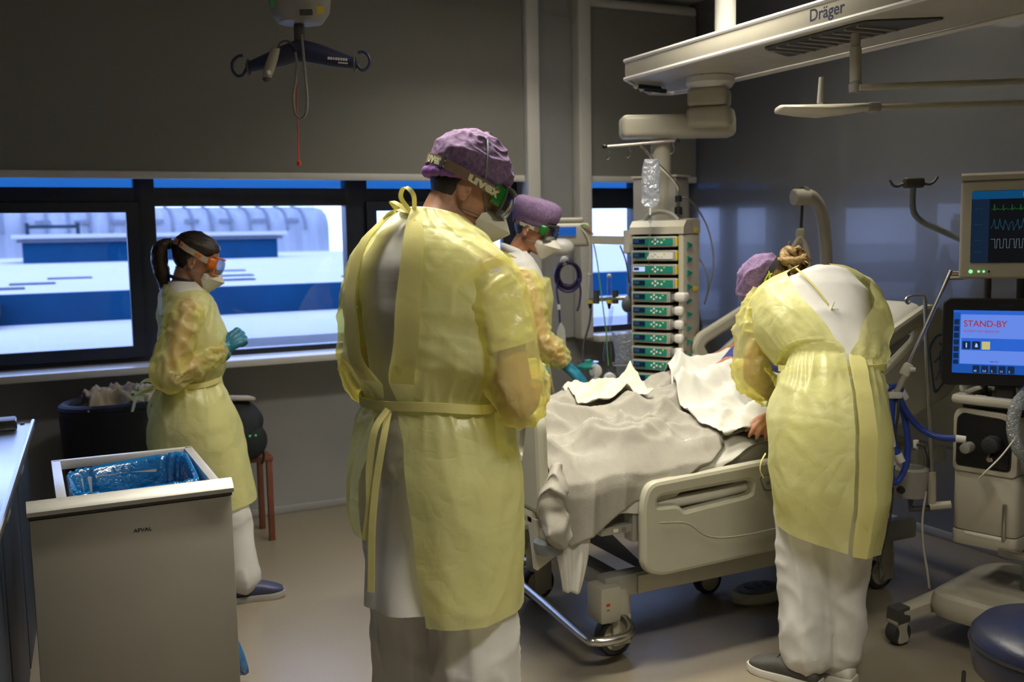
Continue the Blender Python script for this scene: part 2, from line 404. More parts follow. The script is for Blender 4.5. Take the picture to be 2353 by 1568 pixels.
def ridged(p, k=2.):
    a = 1-abs(NZ.noise(V(p)))*2; return max(0, a)**k
def ribbon(mb, pts, w, up, th=.0012):
    """strip of width w along pts; up: vector (or list) across the strip"""
    P = [V(p) for p in pts]; ups = up if isinstance(up, list) else [V(up)]*len(P); rings = []
    for i, p in enumerate(P):
        t = (P[min(i+1, len(P)-1)]-P[max(i-1, 0)]).normalized(); u = V(ups[i]); u = (u-t*u.dot(t)).normalized(); nrm = t.cross(u)
        rings.append([p+u*w/2+nrm*th/2, p-u*w/2+nrm*th/2, p-u*w/2-nrm*th/2, p+u*w/2-nrm*th/2])
    return mb.ring_loft(rings)
emis('led_dim', (.05,.6,.15), .5)
mat('cabinet_navy', (.02,.032,.06), .45, var=.15)
mat('crate_wood', (.20,.07,.04), .5, var=.2, vscale=12)
sheet('screen_blue', (.20,.50,.70), .0, .6, .5, .05, 4., .0)

# ------------------------------------------------------------------ the room
XL, XR, YF, YB, ZC = -1.7, 4.2, -.9, 5.75, 3.15
struct(MB().bb(XL-.2, XR+.2, YF-.2, YB+.25, -.15, 0).build('floor', 'vinyl_floor', smooth=0), 'pale beige speckled vinyl floor')
struct(MB().bb(XL-.2, XR+.2, YF-.2, YB+.25, ZC, ZC+.15).build('ceiling', 'ceiling_paint', smooth=0))
w = MB(); w.bb(XL-.2, XR+.2, YB, YB+.22, 0, .93); w.bb(XL-.2, XR+.2, YB, YB+.22, 2.35, ZC)
w.bb(XL-.2, -1.0, YB, YB+.22, .93, 2.35); w.bb(2.87, 3.335, YB-.04, YB+.22, .93, ZC); w.bb(4.15, XR+.2, YB, YB+.22, .93, 2.35)
struct(w.build('wall_back', 'wall_paint', smooth=0), 'grey window wall with two window openings')
struct(MB().bb(XR, XR+.2, YF-.2, YB+.2, 0, ZC).build('wall_right', 'wall_gloss', smooth=0), 'glossy grey panelled wall behind the bed head')
struct(MB().bb(XL-.2, XL, YF-.2, YB+.2, 0, ZC).build('wall_left', 'wall_paint', smooth=0))
struct(MB().bb(XL, XR, YF-.2, YF, 0, ZC).build('wall_front', 'wall_paint', smooth=0))
b = MB(); b.bb(XL, XR, YB-.012, YB, 0, .045, .004); struct(b.build('baseboard_back', 'wall_paint'))
b = MB(); b.bb(XR-.012, XR, YF, YB-.012, 0, .045, .004); struct(b.build('baseboard_right', 'wall_paint'))
# joint lines of the wall panels: narrow cover strips
for k, (x0, x1) in enumerate(((2.872, 2.962), (3.245, 3.337))):
    t = MB(); t.bb(x0, x1, YB-.14, YB-.038, .92 if k else 0.95, ZC, .012, 3); struct(t.build('trim_%d' % (k+1), 'trim_white'), 'pale vertical guide strip beside the roller blind')
# sills
s1 = MB(); s1.bb(XL, 2.868, YB-.25, YB+.02, .915, .955, .008); struct(s1.build('sill_1', 'sill_white'), 'long white window sill under the wide window')
s2 = MB(); s2.bb(3.34, XR-.005, YB-.20, YB+.02, .90, .945, .008); struct(s2.build('sill_2', 'sill_white'), 'short white window sill under the narrow window')
def window(n, x0, x1, z0, z1, mull, panes, transom, sashes, label):
    t = bpy.data.objects.new('window_%d' % n, None); COL.objects.link(t); t.location = (x0, YB, z0); struct(t, label); bpy.context.view_layer.update()
    y0, y1 = YB+.02, YB+.12
    f = MB(); f.bb(x0, x1, y0, y1, z0, z0+.055, .004); f.bb(x0, x1, y0, y1, z1-.06, z1, .004); f.bb(x0, x1, y0+.004, y1-.004, *transom, .004)
    for a, c in mull: f.bb(a, c, y0+.002, y1-.002, z0, z1, .004)
    f.build('window_frame', 'frame_navy', t, world=True)
    for (a, c, d, e) in sashes:
        s = MB(); s.plate([[(a, d), (c, d), (c, e), (a, e)], [(a+.055, d+.055), (a+.055, e-.045), (c-.055, e-.045), (c-.055, d+.055)]], .05, frame_m((0, YB+.02, 0), (1,0,0), (0,0,1)), .004)
        s.build('sash', 'frame_navy', t, world=True)
    for (a, c, d, e) in panes: MB().bb(a, c, YB+.06, YB+.068, d, e).build('pane', 'clear_glass', t, 0, world=True)
window(1, -1.0, 2.87, .93, 2.35, ((-1.0, -.90), (.56, .665), (1.735, 1.87), (2.80, 2.87)),
       ((-.85, .535, 1.04, 1.77), (.66, 1.74, .98, 1.80), (1.89, 2.78, 1.02, 1.77), (-.9, .56, 1.89, 2.3), (.66, 1.74, 1.89, 2.3), (1.87, 2.8, 1.89, 2.3)),
       (1.80, 1.90), ((-.9, .57, .985, 1.815), (1.86, 2.81, .985, 1.815)), 'wide dark framed window with three lower panes')
window(2, 3.337, 4.15, .93, 2.35, ((3.337, 3.35), (3.757, 3.85), (4.10, 4.15)),
       ((3.35, 3.757, .985, 1.78), (3.85, 4.1, .985, 1.78), (3.35, 3.757, 1.9, 2.3), (3.85, 4.1, 1.9, 2.3)), (1.775, 1.91), (), 'narrow dark framed window beside the corner')
# roller blinds
def blind(x0, x1, zb, label):
    t = thing('roller_blind', label, 'blind', ((x0+x1)/2, YB-.09, zb), 0, 'roller blinds')
    MB().bb(x0, x1, YB-.091, YB-.089, zb, ZC-.1).build('fabric', 'blind_fabric', t, 0, world=True)
    m = MB(); m.bb(x0, x1, YB-.103, YB-.077, zb-.005, zb+.035, .006, 2); m.build('bottom_bar', 'trim_white', t, world=True)
    m = MB(); m.cyl((x0, YB-.05, ZC-.07), (x1, YB-.05, ZC-.07), .04, n=16); m.build('roller_tube', 'trim_white', t, world=True)
blind(XL, 2.868, 1.945, 'long grey roller blind lowered halfway over the wide window')
blind(3.34, XR-.01, 1.945, 'short grey roller blind over the narrow window by the corner')
# ceiling lamps (they give the room its light)
def lamp(x, y, sx, sy, label):
    t = thing('ceiling_lamp', label, 'lamp', (x, y, ZC-.16), 0, 'ceiling lamps')
    m = MB(); m.bb(x-sx/2-.03, x+sx/2+.03, y-sy/2-.03, y+sy/2+.03, ZC-.15, ZC, .01); m.build('housing', 'white_plastic', t, world=True)
    m = MB(); m.bb(x-sx/2, x+sx/2, y-sy/2, y+sy/2, ZC-.154, ZC-.15); m.build('diffuser', 'lamp_diffuser', t, 0, world=True)
emis('lamp_diffuser', (1.0,.91,.76), 2.0)
lamp(2.25, 3.35, 1.15, .28, 'ceiling lamp panel above the middle of the bed')
lamp(1.15, 2.75, 1.15, .28, 'ceiling lamp panel above the open floor')
lamp(1.35, .75, 1.15, .28, 'ceiling lamp panel nearest the entry wall')
lamp(2.55, 4.75, 1.0, .28, 'ceiling lamp panel beside the window wall')
lamp(3.45, 3.7, .28, 1.1, 'ceiling lamp panel above the bed head')
# ------------------------------------------------------------------ outside: flat white roofs, a rooflight, a ribbed hall
def ext(name, label, cat_, mb, m, smooth=0):
    return tag(mb.build(name, m, None, smooth), label, cat_)
o = MB(); o.bb(-8, 16, 7.25, 9.75, .55, .9); ext('lower_roof_ledge', 'snow white lower roof ledge just outside the wide window', 'roof', o, 'roof_white')
t = thing('upper_flat_roof', 'broad white flat roof with dark blue parapet face', 'roof', (4, 15, .6))
MB().bb(-14, 30, 9.76, 33.5, .95, 1.17).build('roof_deck', 'roof_white', t, 0, world=True)
MB().bb(-14, 30, 9.70, 9.76, .6, 1.165).build('parapet', 'parapet_blue', t, 0, world=True)
for (x, y, l) in ((-.5,10.6,.5),(-.15,11.7,.45),(.25,13.2,.5),(1.9,10.9,.35),(2.1,12.2,.4),(2.3,14.2,.5),(3.2,10.7,.4),(4.6,12.1,.4),(5.4,14.6,.5),(5.0,16.5,.5),(6.2,18.0,.6),(4.2,11.3,.35),(6.4,13.0,.5),(7.6,15.4,.6),(8.0,11.7,.4)):
    MB().bb(x, x+l, y, y+.22, 1.17, 1.19, .008).build('roof_clip', 'roof_seam', t, world=True)
MB().bb(-14, 30, 7.0, 7.2, .25, .62).build('gutter', 'parapet_blue', t, 0, world=True)
t = thing('rooflight', 'long low box rooflight standing on the white roof', 'rooflight', (2.7, 25.5, 1.17))
MB().bb(0, 5.5, 24, 27, 1.17, 1.70).build('upstand', 'parapet_blue', t, 0, world=True)
m = MB(); m.bb(-.2, 5.7, 23.8, 27.2, 1.70, 1.79, .015); m.build('lid', 'roof_white', t, world=True)
MB().bb(-.1, 5.6, 23.88, 23.95, 1.62, 1.69).build('flashing', 'roof_seam', t, 0, world=True)
t = thing('ribbed_hall', 'curved metal clad hall building behind the white roofs', 'building', (3, 36, 0))
prof = [(34, 0), (34, 1.9), (34.05, 2.15), (34.3, 2.42), (34.8, 2.62), (36, 2.75), (40, 2.78), (40, 0)]
m = MB(); m.ring_loft([[(x, y, z) for y, z in prof] for x in (-9, 9.6)]); m.build('shell', 'cladding', t, 50, world=True)
for i in range(20):
    x = -3+i*.62; m = MB(); m.tube([(x, y-.04, z+.02) for y, z in prof[1:6]], .045, 6); m.build('rib', 'cladding_rib', t, world=True)
for i in range(8):
    x = .4+i*1.1; MB().bb(x, x+.45, 33.97, 34.02, 2.18, 2.30).build('vent_opening', 'cladding_rib', t, 0, world=True)
t = thing('roof_rail', 'dark little guard rail in front of the ribbed hall', 'railing', (.75, 29.8, 1.17))
for x in (.15, 1.4): MB().bb(x-.05, x+.05, 29.75, 29.85, 1.17, 2.15).build('post', 'rail_dark', t, 0, world=True)
MB().bb(.15, 1.4, 29.77, 29.83, 2.0, 2.09).build('top_rail', 'rail_dark', t, 0, world=True)
t = thing('sun_screen', 'blue outdoor sun screen lowered behind the upper panes', 'sun screen', (1, 6.1, 1.92))
MB().bb(-1.2, 4.4, 6.08, 6.09, 1.88, 2.5).build('screen_cloth', 'screen_blue', t, 0, world=True)
m = MB(); m.bb(-1.2, 4.4, 6.07, 6.10, 1.865, 1.885, .003); m.build('screen_bar', 'rail_dark', t, world=True)
t = thing('drain_bracket', 'dark bracket hanging under the parapet at the far left', 'bracket', (-.3, 9.4, .9))
m = MB(); m.bb(-.55, -.2, 9.2, 9.7, 1.0, 1.1, .01); m.build('arm', 'rail_dark', t, world=True)
m = MB(); m.lathe([(.05,.78), (.09,.82), (.1,1.0)], M.Translation((-.38, 9.4, 0)), 10); m.build('spout', 'rail_dark', t, world=True)

# ------------------------------------------------------------------ people: building kit (local frame: x = person's right, y = forward, z = up)
HK = [(-.120,(.070,.046,.010)), (-.113,(.090,.018,.030)), (-.098,(.098,-.012,.044)), (-.080,(.097,-.038,.053)), (-.058,(.096,-.062,.0595)), (-.035,(.094,-.080,.0645)),
      (-.010,(.089,-.093,.0690)), (.015,(.090,-.101,.0730)), (.040,(.094,-.104,.0750)), (.065,(.089,-.099,.0735)), (.086,(.074,-.086,.0660)), (.103,(.050,-.063,.051)), (.113,(.026,-.038,.031)), (.118,(.000,-.014,.008))]
def head_pt(phi, z, off=0., s=1.):
    yf, yb, hw = interp(HK, z); yc = yb+(yf-yb)*.46 if z < .1 else (yf+yb)/2
    yc = min(max(yc, yb+.004), yf-.004)
    c, sn = cos(phi), sin(phi); e = 2.25
    ca, sa = abs(c)**(2/e)*(1 if c >= 0 else -1), abs(sn)**(2/e)*(1 if sn >= 0 else -1)
    x = hw*sa; y = yc+(yf-yc)*ca if c >= 0 else yc+(yc-yb)*ca
    n = V((x/max(hw, .01)**1, (y-yc)/max(yf-yb, .02)*2, (z-.0)*(3. if z > .03 else 0.)*abs(z-.03)*60)); n = n.normalized() if n.length > 1e-6 else V((0,0,1))
    if z > .116: n = V((0,0,1))
    return (V((x, y, z))+n*off)*s
def face_bump(phi, z):
    d = 0.
    p = ((phi+pi) % (2*pi))-pi
    d += .020*math.exp(-(p/.15)**2)*math.exp(-((z+.030)/.016)**2) + .010*math.exp(-(p/.13)**2)*math.exp(-((z+.008)/.02)**2)      # nose
    for s in (-1, 1): d -= .009*math.exp(-((p-s*.36)/.17)**2)*math.exp(-((z-.002)/.013)**2)                                           # eye sockets
    for s in (-1, 1): d += .0035*math.exp(-((p-s*.36)/.10)**2)*math.exp(-((z-.000)/.007)**2)                                          # eyeballs
    d += .004*math.exp(-(p/.5)**2)*math.exp(-((z-.024)/.009)**2)                                                                     # brow
    d += .006*math.exp(-(p/.22)**2)*math.exp(-((z+.062)/.005)**2) + .006*math.exp(-(p/.2)**2)*math.exp(-((z+.075)/.006)**2) - .003*math.exp(-(p/.25)**2)*math.exp(-((z+.0685)/.0025)**2)   # lips
    for s in (-1, 1): d += .004*math.exp(-((p-s*.75)/.25)**2)*math.exp(-((z+.025)/.02)**2)                                           # cheekbones
    return d
def head_mesh(mb, H, s=1.):
    rows = []; NZ_, NP = 54, 64
    for i in range(NZ_+1):
        z = -.120+.238*i/NZ_
        rows.append([H @ (head_pt(2*pi*j/NP, z, 0, s)+V((sin(2*pi*j/NP), cos(2*pi*j/NP), 0))*face_bump(2*pi*j/NP, z)*s) for j in range(NP)])
    mb.ring_loft(rows)
    for sd in (-1, 1):   # ears
        E = H @ M.Translation(V((sd*.0755, -.008, -.008))*s) @ M.Rotation(sd*-.60, 4, 'Z') @ M.Scale(s, 4)
        out = cat([(0,.012,.022), (0,.004,.031), (0,-.010,.031), (0,-.020,.021), (0,-.022,.004), (0,-.016,-.013), (0,-.006,-.028), (0,.006,-.031), (0,.011,-.022)], 6)
        mb.tube([E @ (p+V((sd*.010, 0, 0))) for p in out], .0042*s, 8)
        anti = cat([(0,-.008,.018), (0,-.013,.004), (0,-.008,-.012), (0,.002,-.018)], 5)
        mb.tube([E @ (p+V((sd*.009, 0, 0))) for p in anti], .0034*s, 8)
        mb.ell((0,0,0), (1,1,1), E @ M.Translation((sd*.003,-.004,0)) @ M.Diagonal((.006,.019,.030,1)), 16, 10)
        mb.ell((0,0,0), (1,1,1), E @ M.Translation((sd*.006,.003,-.025)) @ M.Diagonal((.0055,.008,.009,1)), 12, 8)
        mb.ell((0,0,0), (1,1,1), E @ M.Translation((sd*.008,.012,-.006)) @ M.Diagonal((.004,.005,.007,1)), 12, 8)
def head_shell(mb, H, edge, off, s=1., NZ_=46, NP=96, noise=None, top=.118, phi0=0., phi1=2*pi):
    """cap / hair: the scalp above edge(phi), pushed out by off(phi,z)"""
    rows = []; closed = abs(phi1-phi0-2*pi) < 1e-6; n = NP if closed else NP+1
    for i in range(NZ_+1):
        t = i/NZ_; row = []
        for j in range(n):
            ph = phi0+(phi1-phi0)*j/NP; e = edge(ph) if callable(edge) else edge
            z = e+(top-e)*(1-(1-t)**1.6)
            o = off(ph, z, t); p = head_pt(ph, min(z, .1175), o, 1.)
            if noise: p = p+(p-V((0,-.01,0))).normalized()*noise(ph, z, t, p)
            row.append(H @ (p*s))
        rows.append(row)
    return mb.ring_loft(rows, closed, (False, True))
def head_path(H, pz, off, s=1.):
    return [H @ head_pt(p, z, off if not callable(off) else off(p, z), s) for p, z in pz]
def polyline_fn(keys):
    return lambda ph: interp(keys, min(2*pi-(ph % (2*pi)), ph % (2*pi)))[0]   # symmetric in phi
def strap(mb, H, a0, a1, zf, w, off, s=1., n=40, th=.0018):
    pts = []; ups = []
    for i in range(n+1):
        a = a0+(a1-a0)*i/n; z = zf(a); p0 = head_pt(a, z-.01, off, s); p1 = head_pt(a, z+.01, off, s)
        pts.append(H @ head_pt(a, z, off, s)); ups.append((H.to_3x3() @ (p1-p0)).normalized())
    return ribbon(mb, pts, w, ups, th)
def strap_text(mb, H, txt, a_c, zf, off, size, s=1., rev=False, bold=.0015, lift=.0022):
    r = .092*s
    # text runs with decreasing phi on the right side (viewer sees head's right side with face to the right)
    cu = MB()
    def fn(co):
        a = a_c-(co.x/r); z = zf(a); p0 = head_pt(a, z-.01, off, s); p1 = head_pt(a, z+.01, off, s); u = (p1-p0).normalized()
        c = head_pt(a, z, off, s); q = head_pt(a-.02, zf(a-.02), off, s); t = (q-c).normalized(); n = u.cross(t).normalized()
        n = n if n.dot(c) > 0 else -n
        return H @ (c+u*(co.y-size*.27)+n*(lift+co.z))
    mb.text(txt, size, M(), .0004, 'CENTER', fn, bold)
    return mb
def mask(root, H, s=1., reach=1.):
    m = MB(); P = dict(B0=(0,.116,-.012), B1=(.028,.101,-.014), S=(.068,.052,-.045), S2=(.064,.046,-.072), R0=(0,.152*reach,-.060), R1=(.044,.136*reach,-.058), C0=(0,.090,-.132), C1=(.036,.076,-.122))
    g = lambda k, sx=1: V((P[k][0]*sx, P[k][1], P[k][2]))
    top = [g('S',-1), g('B1',-1), g('B0'), g('B1'), g('S')]; rid = [g('S2',-1).lerp(g('S',-1), .5), g('R1',-1), g('R0'), g('R1'), g('S2').lerp(g('S'), .5)]; bot = [g('S2',-1), g('C1',-1), g('C0'), g('C1'), g('S2')]
    rows = []
    for t in range(5): rows.append([H @ (a.lerp(b, t/4)*s) for a, b in zip(cat(top, 4), cat(rid, 4))])
    for t in range(1, 5): rows.append([H @ (a.lerp(b, t/4)*s) for a, b in zip(cat(rid, 4), cat(bot, 4))])
    m.ring_loft(rows, False); o = m.build('face_mask', 'mask_white', root, 30, solid=.0022)
    return o
def elastic(root, H, pz, off, s=1., r=.0022):
    m = MB(); m.tube(cat(head_path(H, pz, off, s), 5), r*s, 6, flat=.6); return m.build('mask_elastic', 'elastic', root)
def goggles(root, H, s=1., lens='goggle_lens', rim='grey_dark', vent='vent_green', strapmat='strap_brown', zf=None, off=.026, w=.026, txt=None, txtmat='logo_pale', txts=()):
    g = MB(); rows = []   # lens: bowed visor
    for i in range(9):
        z = -.036+.078*i/8; rows.append([H @ (V((.079*sin(a), .040+.092*cos(a)*(1-.10*((z-.003)/.04)**2), z))*s) for a in [-.98+1.96*j/20 for j in range(21)]])
    g.ring_loft(rows, False); o = g.build('goggles', lens, root, 40, solid=.0016)
    f = MB(); loop = [rows[0][j] for j in range(21)]+[rows[i][20] for i in range(1, 8)]+[rows[8][j] for j in range(20, -1, -1)]+[rows[i][0] for i in range(7, 0, -1)]
    f.tube(loop, .0040*s, 8, closed=True); f.build('goggle_rim', rim, o)
    hood = MB(); rr = []   # top and bottom skirt between lens and face
    for zz, z2, y2 in ((.042, .046, -.012), (-.036, -.034, -.014)):
        hood.ring_loft([[H @ (V((.079*sin(a), .040+.090*cos(a), zz))*s) for a in [-.98+1.96*j/20 for j in range(21)]], [H @ (V((.074*sin(a), .022+.078*cos(a), z2))*s) for a in [-.98+1.96*j/20 for j in range(21)]]], False)
    hood.build('goggle_skirt', rim, o, 40, solid=.002)
    for sd in (-1, 1):   # side vents
        v = MB(); v.ring_loft([[H @ (V((sd*(.0665+.012*t), .088-.034*t, z))*s) for t in (0, .33, .66, 1.)] for z in (-.014, .004, .020, .036)], False); v.build('side_vent', vent, o, 40, solid=.006)
    if zf:
        m = MB(); strap(m, H, .72, 2*pi-.72, zf, w*s, off, s, 60); so = m.build('strap', strapmat, o, 40)
        for a in txts:
            tmb = MB(); strap_text(tmb, H, txt, a, zf, off, w*1.3*s, s); tmb.build('strap_lettering', txtmat, so, 0)
        m = MB()
        ribbon(m, [H @ head_pt(2.35+dd, zf(2.35), off+.002, s) for dd in (-.05, .05)], w*1.15*s, [H.to_3x3() @ V((0,0,1))]*2, .004)
        m.build('strap_slider', 'strap_black', so, 40)
    return o
def hand(mb, Hm, side=1, curl=(.3,.3,.3,.3), s=1., thumb=.35, spread=.06, rad=1.):
    """Hm: y to the fingertips, z = back of the hand; side=1 right hand (thumb at -x)"""
    T = lambda p: Hm @ (V((p[0]*side, p[1], p[2]))*s)
    bx = (-.031, -.0105, .0105, .030); L = (.070, .079, .073, .057); by = (.088, .092, .087, .078)
    for k in range(4):
        mb.limb([T((bx[k]*.45, .0, 0)), T((bx[k]*.8, .045, .003)), T((bx[k], by[k], 0))], [.016*s*rad, .0155*s*rad, .0115*s*rad], 10, 4)
        a = 0; p = V((bx[k], by[k], 0)); pts = [p.copy()]; sp = (k-1.5)*spread
        for q, fr in enumerate((.45, .32, .23)):
            a += curl[k]*(1., 1.15, .8)[q]; p = p+V((sin(sp)*cos(a), cos(sp)*cos(a), -sin(a)))*L[k]*fr; pts.append(p.copy())
        mb.limb([T(p) for p in pts], [.0112*s*rad, .0100*s*rad, .0092*s*rad, .0076*s*rad], 10, 4)
    mb.limb([T((-.014, .012, -.006)), T((-.036, .040, -.014)), T((-.036-.03*thumb, .068, -.022)), T((-.034-.045*thumb, .094, -.026))], [.016*s*rad, .0145*s*rad, .0118*s*rad, .0088*s*rad], 10, 4)
    mb.limb([T((0, -.05, 0)), T((0, 0, 0))], [.026*s*rad, .024*s*rad], 12, 3)
def dir_frame(o, fwd, back):
    f = V(fwd).normalized(); b = V(back); b = (b-f*b.dot(f)).normalized(); x = f.cross(b)
    return M(((x.x,f.x,b.x,o[0]),(x.y,f.y,b.y,o[1]),(x.z,f.z,b.z,o[2]),(0,0,0,1)))
def sup(a, rx, ryf, ryb, e=2.3):
    s, c = sin(a), -cos(a)
    return rx*abs(s)**(2/e)*(1 if s >= 0 else -1), (ryf if c >= 0 else ryb)*abs(c)**(2/e)*(1 if c >= 0 else -1)
def shell_rings(rings, nv, nu, disp=None, slit=None, xax=(1,0,0), e=2.3):
    """garment around a spine. rings: (centre, rx, ry_front, ry_back); slit(v)->(a0,a1) open back edges. returns rows + data"""
    K = len(rings); C = cat([r[0] for r in rings], 12); rows = []
    for i in range(nv+1):
        u = i/nv*(K-1); a = min(int(u), K-2); t = u-a; ts = t*t*(3-2*t)*.4+t*.6
        q = u*12; qi = min(int(q), len(C)-2); c = C[qi].lerp(C[qi+1], q-qi)
        tan = (C[min(qi+3, len(C)-1)]-C[max(qi-2, 0)]).normalized()
        if tan.z < 0: tan = -tan
        X = V(xax); X = (X-tan*X.dot(tan)).normalized(); Y = tan.cross(X)
        rx, rf, rb = [rings[a][k]+(rings[a+1][k]-rings[a][k])*ts for k in (1, 2, 3)]
        a0, a1 = slit(i/nv) if slit else (0, 2*pi)
        row = []
        for j in range(nu+1 if slit else nu):
            an = a0+(a1-a0)*j/nu; x, y = sup(an, rx, rf, rb, e)
            p = c+X*x+Y*y
            if disp: p = p+(X*x+Y*y).normalized()*disp(an, i/nv, p)
            row.append(p)
        rows.append(row)
    return rows
def sleeve(mb, pts, rs, nv=70, nu=40, amp=.010, freq=26., seed=0., soft=1.):
    P = cat(pts, 16); K = len(P); k = len(pts); x = None; rows = []
    for i in range(nv+1):
        u = i/nv; q = u*(K-1); qi = min(int(q), K-2); c = P[qi].lerp(P[qi+1], q-qi); t = (P[min(qi+2, K-1)]-P[max(qi-1, 0)]).normalized()
        if x is None: x, _ = basis(t)
        x = (x-t*x.dot(t)).normalized(); y = t.cross(x)
        a = min(int(u*(k-1)), k-2); w = u*(k-1)-a; r = rs[a]+(rs[a+1]-rs[a])*w
        row = []
        for j in range(nu):
            an = 2*pi*j/nu; d = V((cos(an), sin(an), 0))
            f = ridged((d.x*1.3+seed, d.y*1.3+u*2.2, u*freq*.22+seed), 1.6)-.45 + .5*(ridged((d.x*2.6+seed+9, d.y*2.6, u*freq*.5), 2.)-.4)
            row.append(c+(x*cos(an)+y*sin(an))*(r+amp*f*soft*(min(1, u*8, (1-u)*10+.25))))
        rows.append(row)
    return mb.ring_loft(rows, True, (False, False))
def trousers(root, hips, knees, ankles, waist, rs=(.115,.085,.10), m='scrub_white', amp=.008, vox=.012):
    b = MB()
    for i in (0, 1): b.limb([hips[i], V(hips[i]).lerp(V(knees[i]), .5), knees[i], V(knees[i]).lerp(V(ankles[i]), .5), ankles[i]], [rs[0]*1.05, rs[0], rs[1]*1.08, rs[1], rs[2]], 18, 5)
    b.limb([V(hips[0]).lerp(V(hips[1]), .5)+V((0,0,-.02)), waist], [.145, .13], 18, 4)
    me = remesh(b, vox, 3, .5, lambda p: amp*((ridged((p.x*11, p.y*11, p.z*3.2+p.x*4), 1.7)-.4)+.5*(ridged((p.x*6+3, p.y*6, p.z*10+p.x*7), 2.2)-.35)))
    return mk('trousers', me, m, root, 180)
def clog(root, heel, toe, m='clog', w=.052, h=.085, sole='sole_grey', kind='clog', name='shoe'):
    heel, toe = V(heel), V(toe); L = (toe-heel).length; f = (toe-heel).normalized(); x = f.cross(V((0,0,1))).normalized()
    prof = [(0,.62,.0,.060,.9), (.06,.80,.0,.072,1.), (.25,.86,.0,.075,1.), (.42,.86,.0,.085,1.), (.58,.96,.0,.083,1.), (.75,1.02,.0,.066,1.), (.9,.86,.004,.048,1.), (.98,.5,.010,.03,1.)]
    b = MB(); rings = []
    for t, ww, z0, z1, _ in prof:
        c = heel+f*L*t; ring = []
        for j in range(18):
            a = 2*pi*j/18; sx = cos(a); sz = sin(a); ring.append(c+x*w*ww*abs(sx)**.75*(1 if sx > 0 else -1)+V((0,0,.018+z0+(z1-.018)*(.5+.5*abs(sz)**.75*(1 if sz > 0 else -1)))))
        rings.append(ring)
    b.ring_loft(rings); o = b.build(name, m, root, 60, sub=1)
    s = MB(); rings = []
    for t, ww, z0, z1, _ in prof:
        c = heel+f*L*(t*1.02-.01); ring = []
        for (sx, z) in ((-1,0), (-1.04,.012), (-1.0,.026), (1.0,.026), (1.04,.012), (1,0)): ring.append(c+x*w*ww*1.04*sx+V((0,0,z+z0*.6+.001)))
        rings.append(ring)
    s.ring_loft(rings); s.build('sole', sole, o, 40)
    return o
def body(root, H, hs, neck, chest, belly, sh, el, wr, hands, m='skin', arm=1., vox=.0045, neck_r=.058):
    b = MB(); head_mesh(b, H, hs)
    hc = H @ V((0,-.022,-.055)); b.limb([hc, hc.lerp(V(neck), .5)+V((0,-.004,0)), neck], [neck_r, neck_r*.97, neck_r*1.12], 18, 5)
    b.limb([neck, chest, belly], [.055*arm, .085*arm, .085*arm], 18, 5)
    for i in (0, 1):
        b.limb([V(neck)+V((0,0,-.02)), V(neck).lerp(V(sh[i]), .55)+V((0,0,-.03)), V(sh[i])+V((0,0,-.012))], [.040*arm, .034*arm, .036*arm], 14, 4)
        b.limb([sh[i], V(sh[i]).lerp(V(el[i]), .45), el[i], V(el[i]).lerp(V(wr[i]), .35), wr[i]], [.044*arm, .048*arm, .040*arm, .043*arm, .028*arm], 16, 5)
        hand(b, hands[i][0], hands[i][1], hands[i][2], .97 if arm < 1 else 1.03, hands[i][3] if len(hands[i]) > 3 else .35)
    return mk('body', remesh(b, vox, 3, .5), m, root, 180)
def glove(root, hd, s=1.):
    b = MB(); hand(b, hd[0], hd[1], hd[2], s*1.03, hd[3] if len(hd) > 3 else .35, .06, 1.10)
    cuff = hd[0]; b.limb([cuff @ V((0,-.075,0)), cuff @ V((0,-.03,0))], [.036*s, .031*s], 14, 3)
    return mk('glove', remesh(b, .0035, 2, .4, lambda p: .0012*(ridged((p.x*60, p.y*60, p.z*60), 1.5)-.4)), 'glove', root, 180)
def head_m(pos, yaw=0., pitch=0., roll=0.):
    return M.Translation(V(pos)) @ M.Rotation(R_(yaw), 4, 'Z') @ M.Rotation(R_(-pitch), 4, 'X') @ M.Rotation(R_(roll), 4, 'Y')
def crumple(ph, z, t, p, a=.006, f=16.): return a*(ridged((p.x*f, p.y*f, p.z*f), 1.5)-.35)
def gown_disp(zw, amp=1., seed=0., gather=26, skirt=8):
    def d(an, v, p):
        nz = NZ.noise(V((p.x*2.1+seed, p.y*2.1, p.z*1.7)))
        z = p.z; w = math.exp(-((z-zw)/.10)**2)
        r = .007*w*(ridged((an*4.2+seed, z*2.5, seed), 1.3)-.45)*1.6 
        bel = max(0, min(1, (zw-z)/.25)); r += .016*bel*((ridged((an*1.35+seed*2, z*.7, seed), 1.4)-.4)+.45*sin(skirt*.5*an+3*nz))*(1-.3*bel)
        abv = max(0, min(1, (z-zw)/.12))
        r += .010*abv*(ridged((p.x*2.6+p.z*2.4+seed, p.y*2.8, p.z*3.4-p.x*1.6), 2.2)-.32)
        r += .006*(ridged((p.x*6+p.z*2+seed*3, p.y*6, p.z*5+p.x*2), 2.2)-.3)
        q = NZ.noise(V((p.x*1.2+seed, p.y*1.2, p.z*1.1+4)))*2.2; cx, sx = cos(q), sin(q); hx = p.x+p.y*.6
        r += .0075*(ridged(((hx*cx+z*sx)*1.5+seed, (z*cx-hx*sx)*7.5, p.y*2+seed), 1.2)-.45)*(.35+.65*abv)
        r += .003*(ridged((p.x*15+seed, p.y*15-p.z*5, p.z*12), 2.)-.3)*(.5+.5*abv)
        return r*amp
    return d
def bow(root, base, dirs, m='gown_strip', w=.016, name='tie'):
    b = MB()
    for pts in dirs: ribbon(b, cat([V(base)+V(p) for p in pts], 6), w, V((.3,.2,1)) if abs(pts[-1][2]) < .08 else V((1,.3,0)), .0012)
    return b.build(name, m, root, 40)

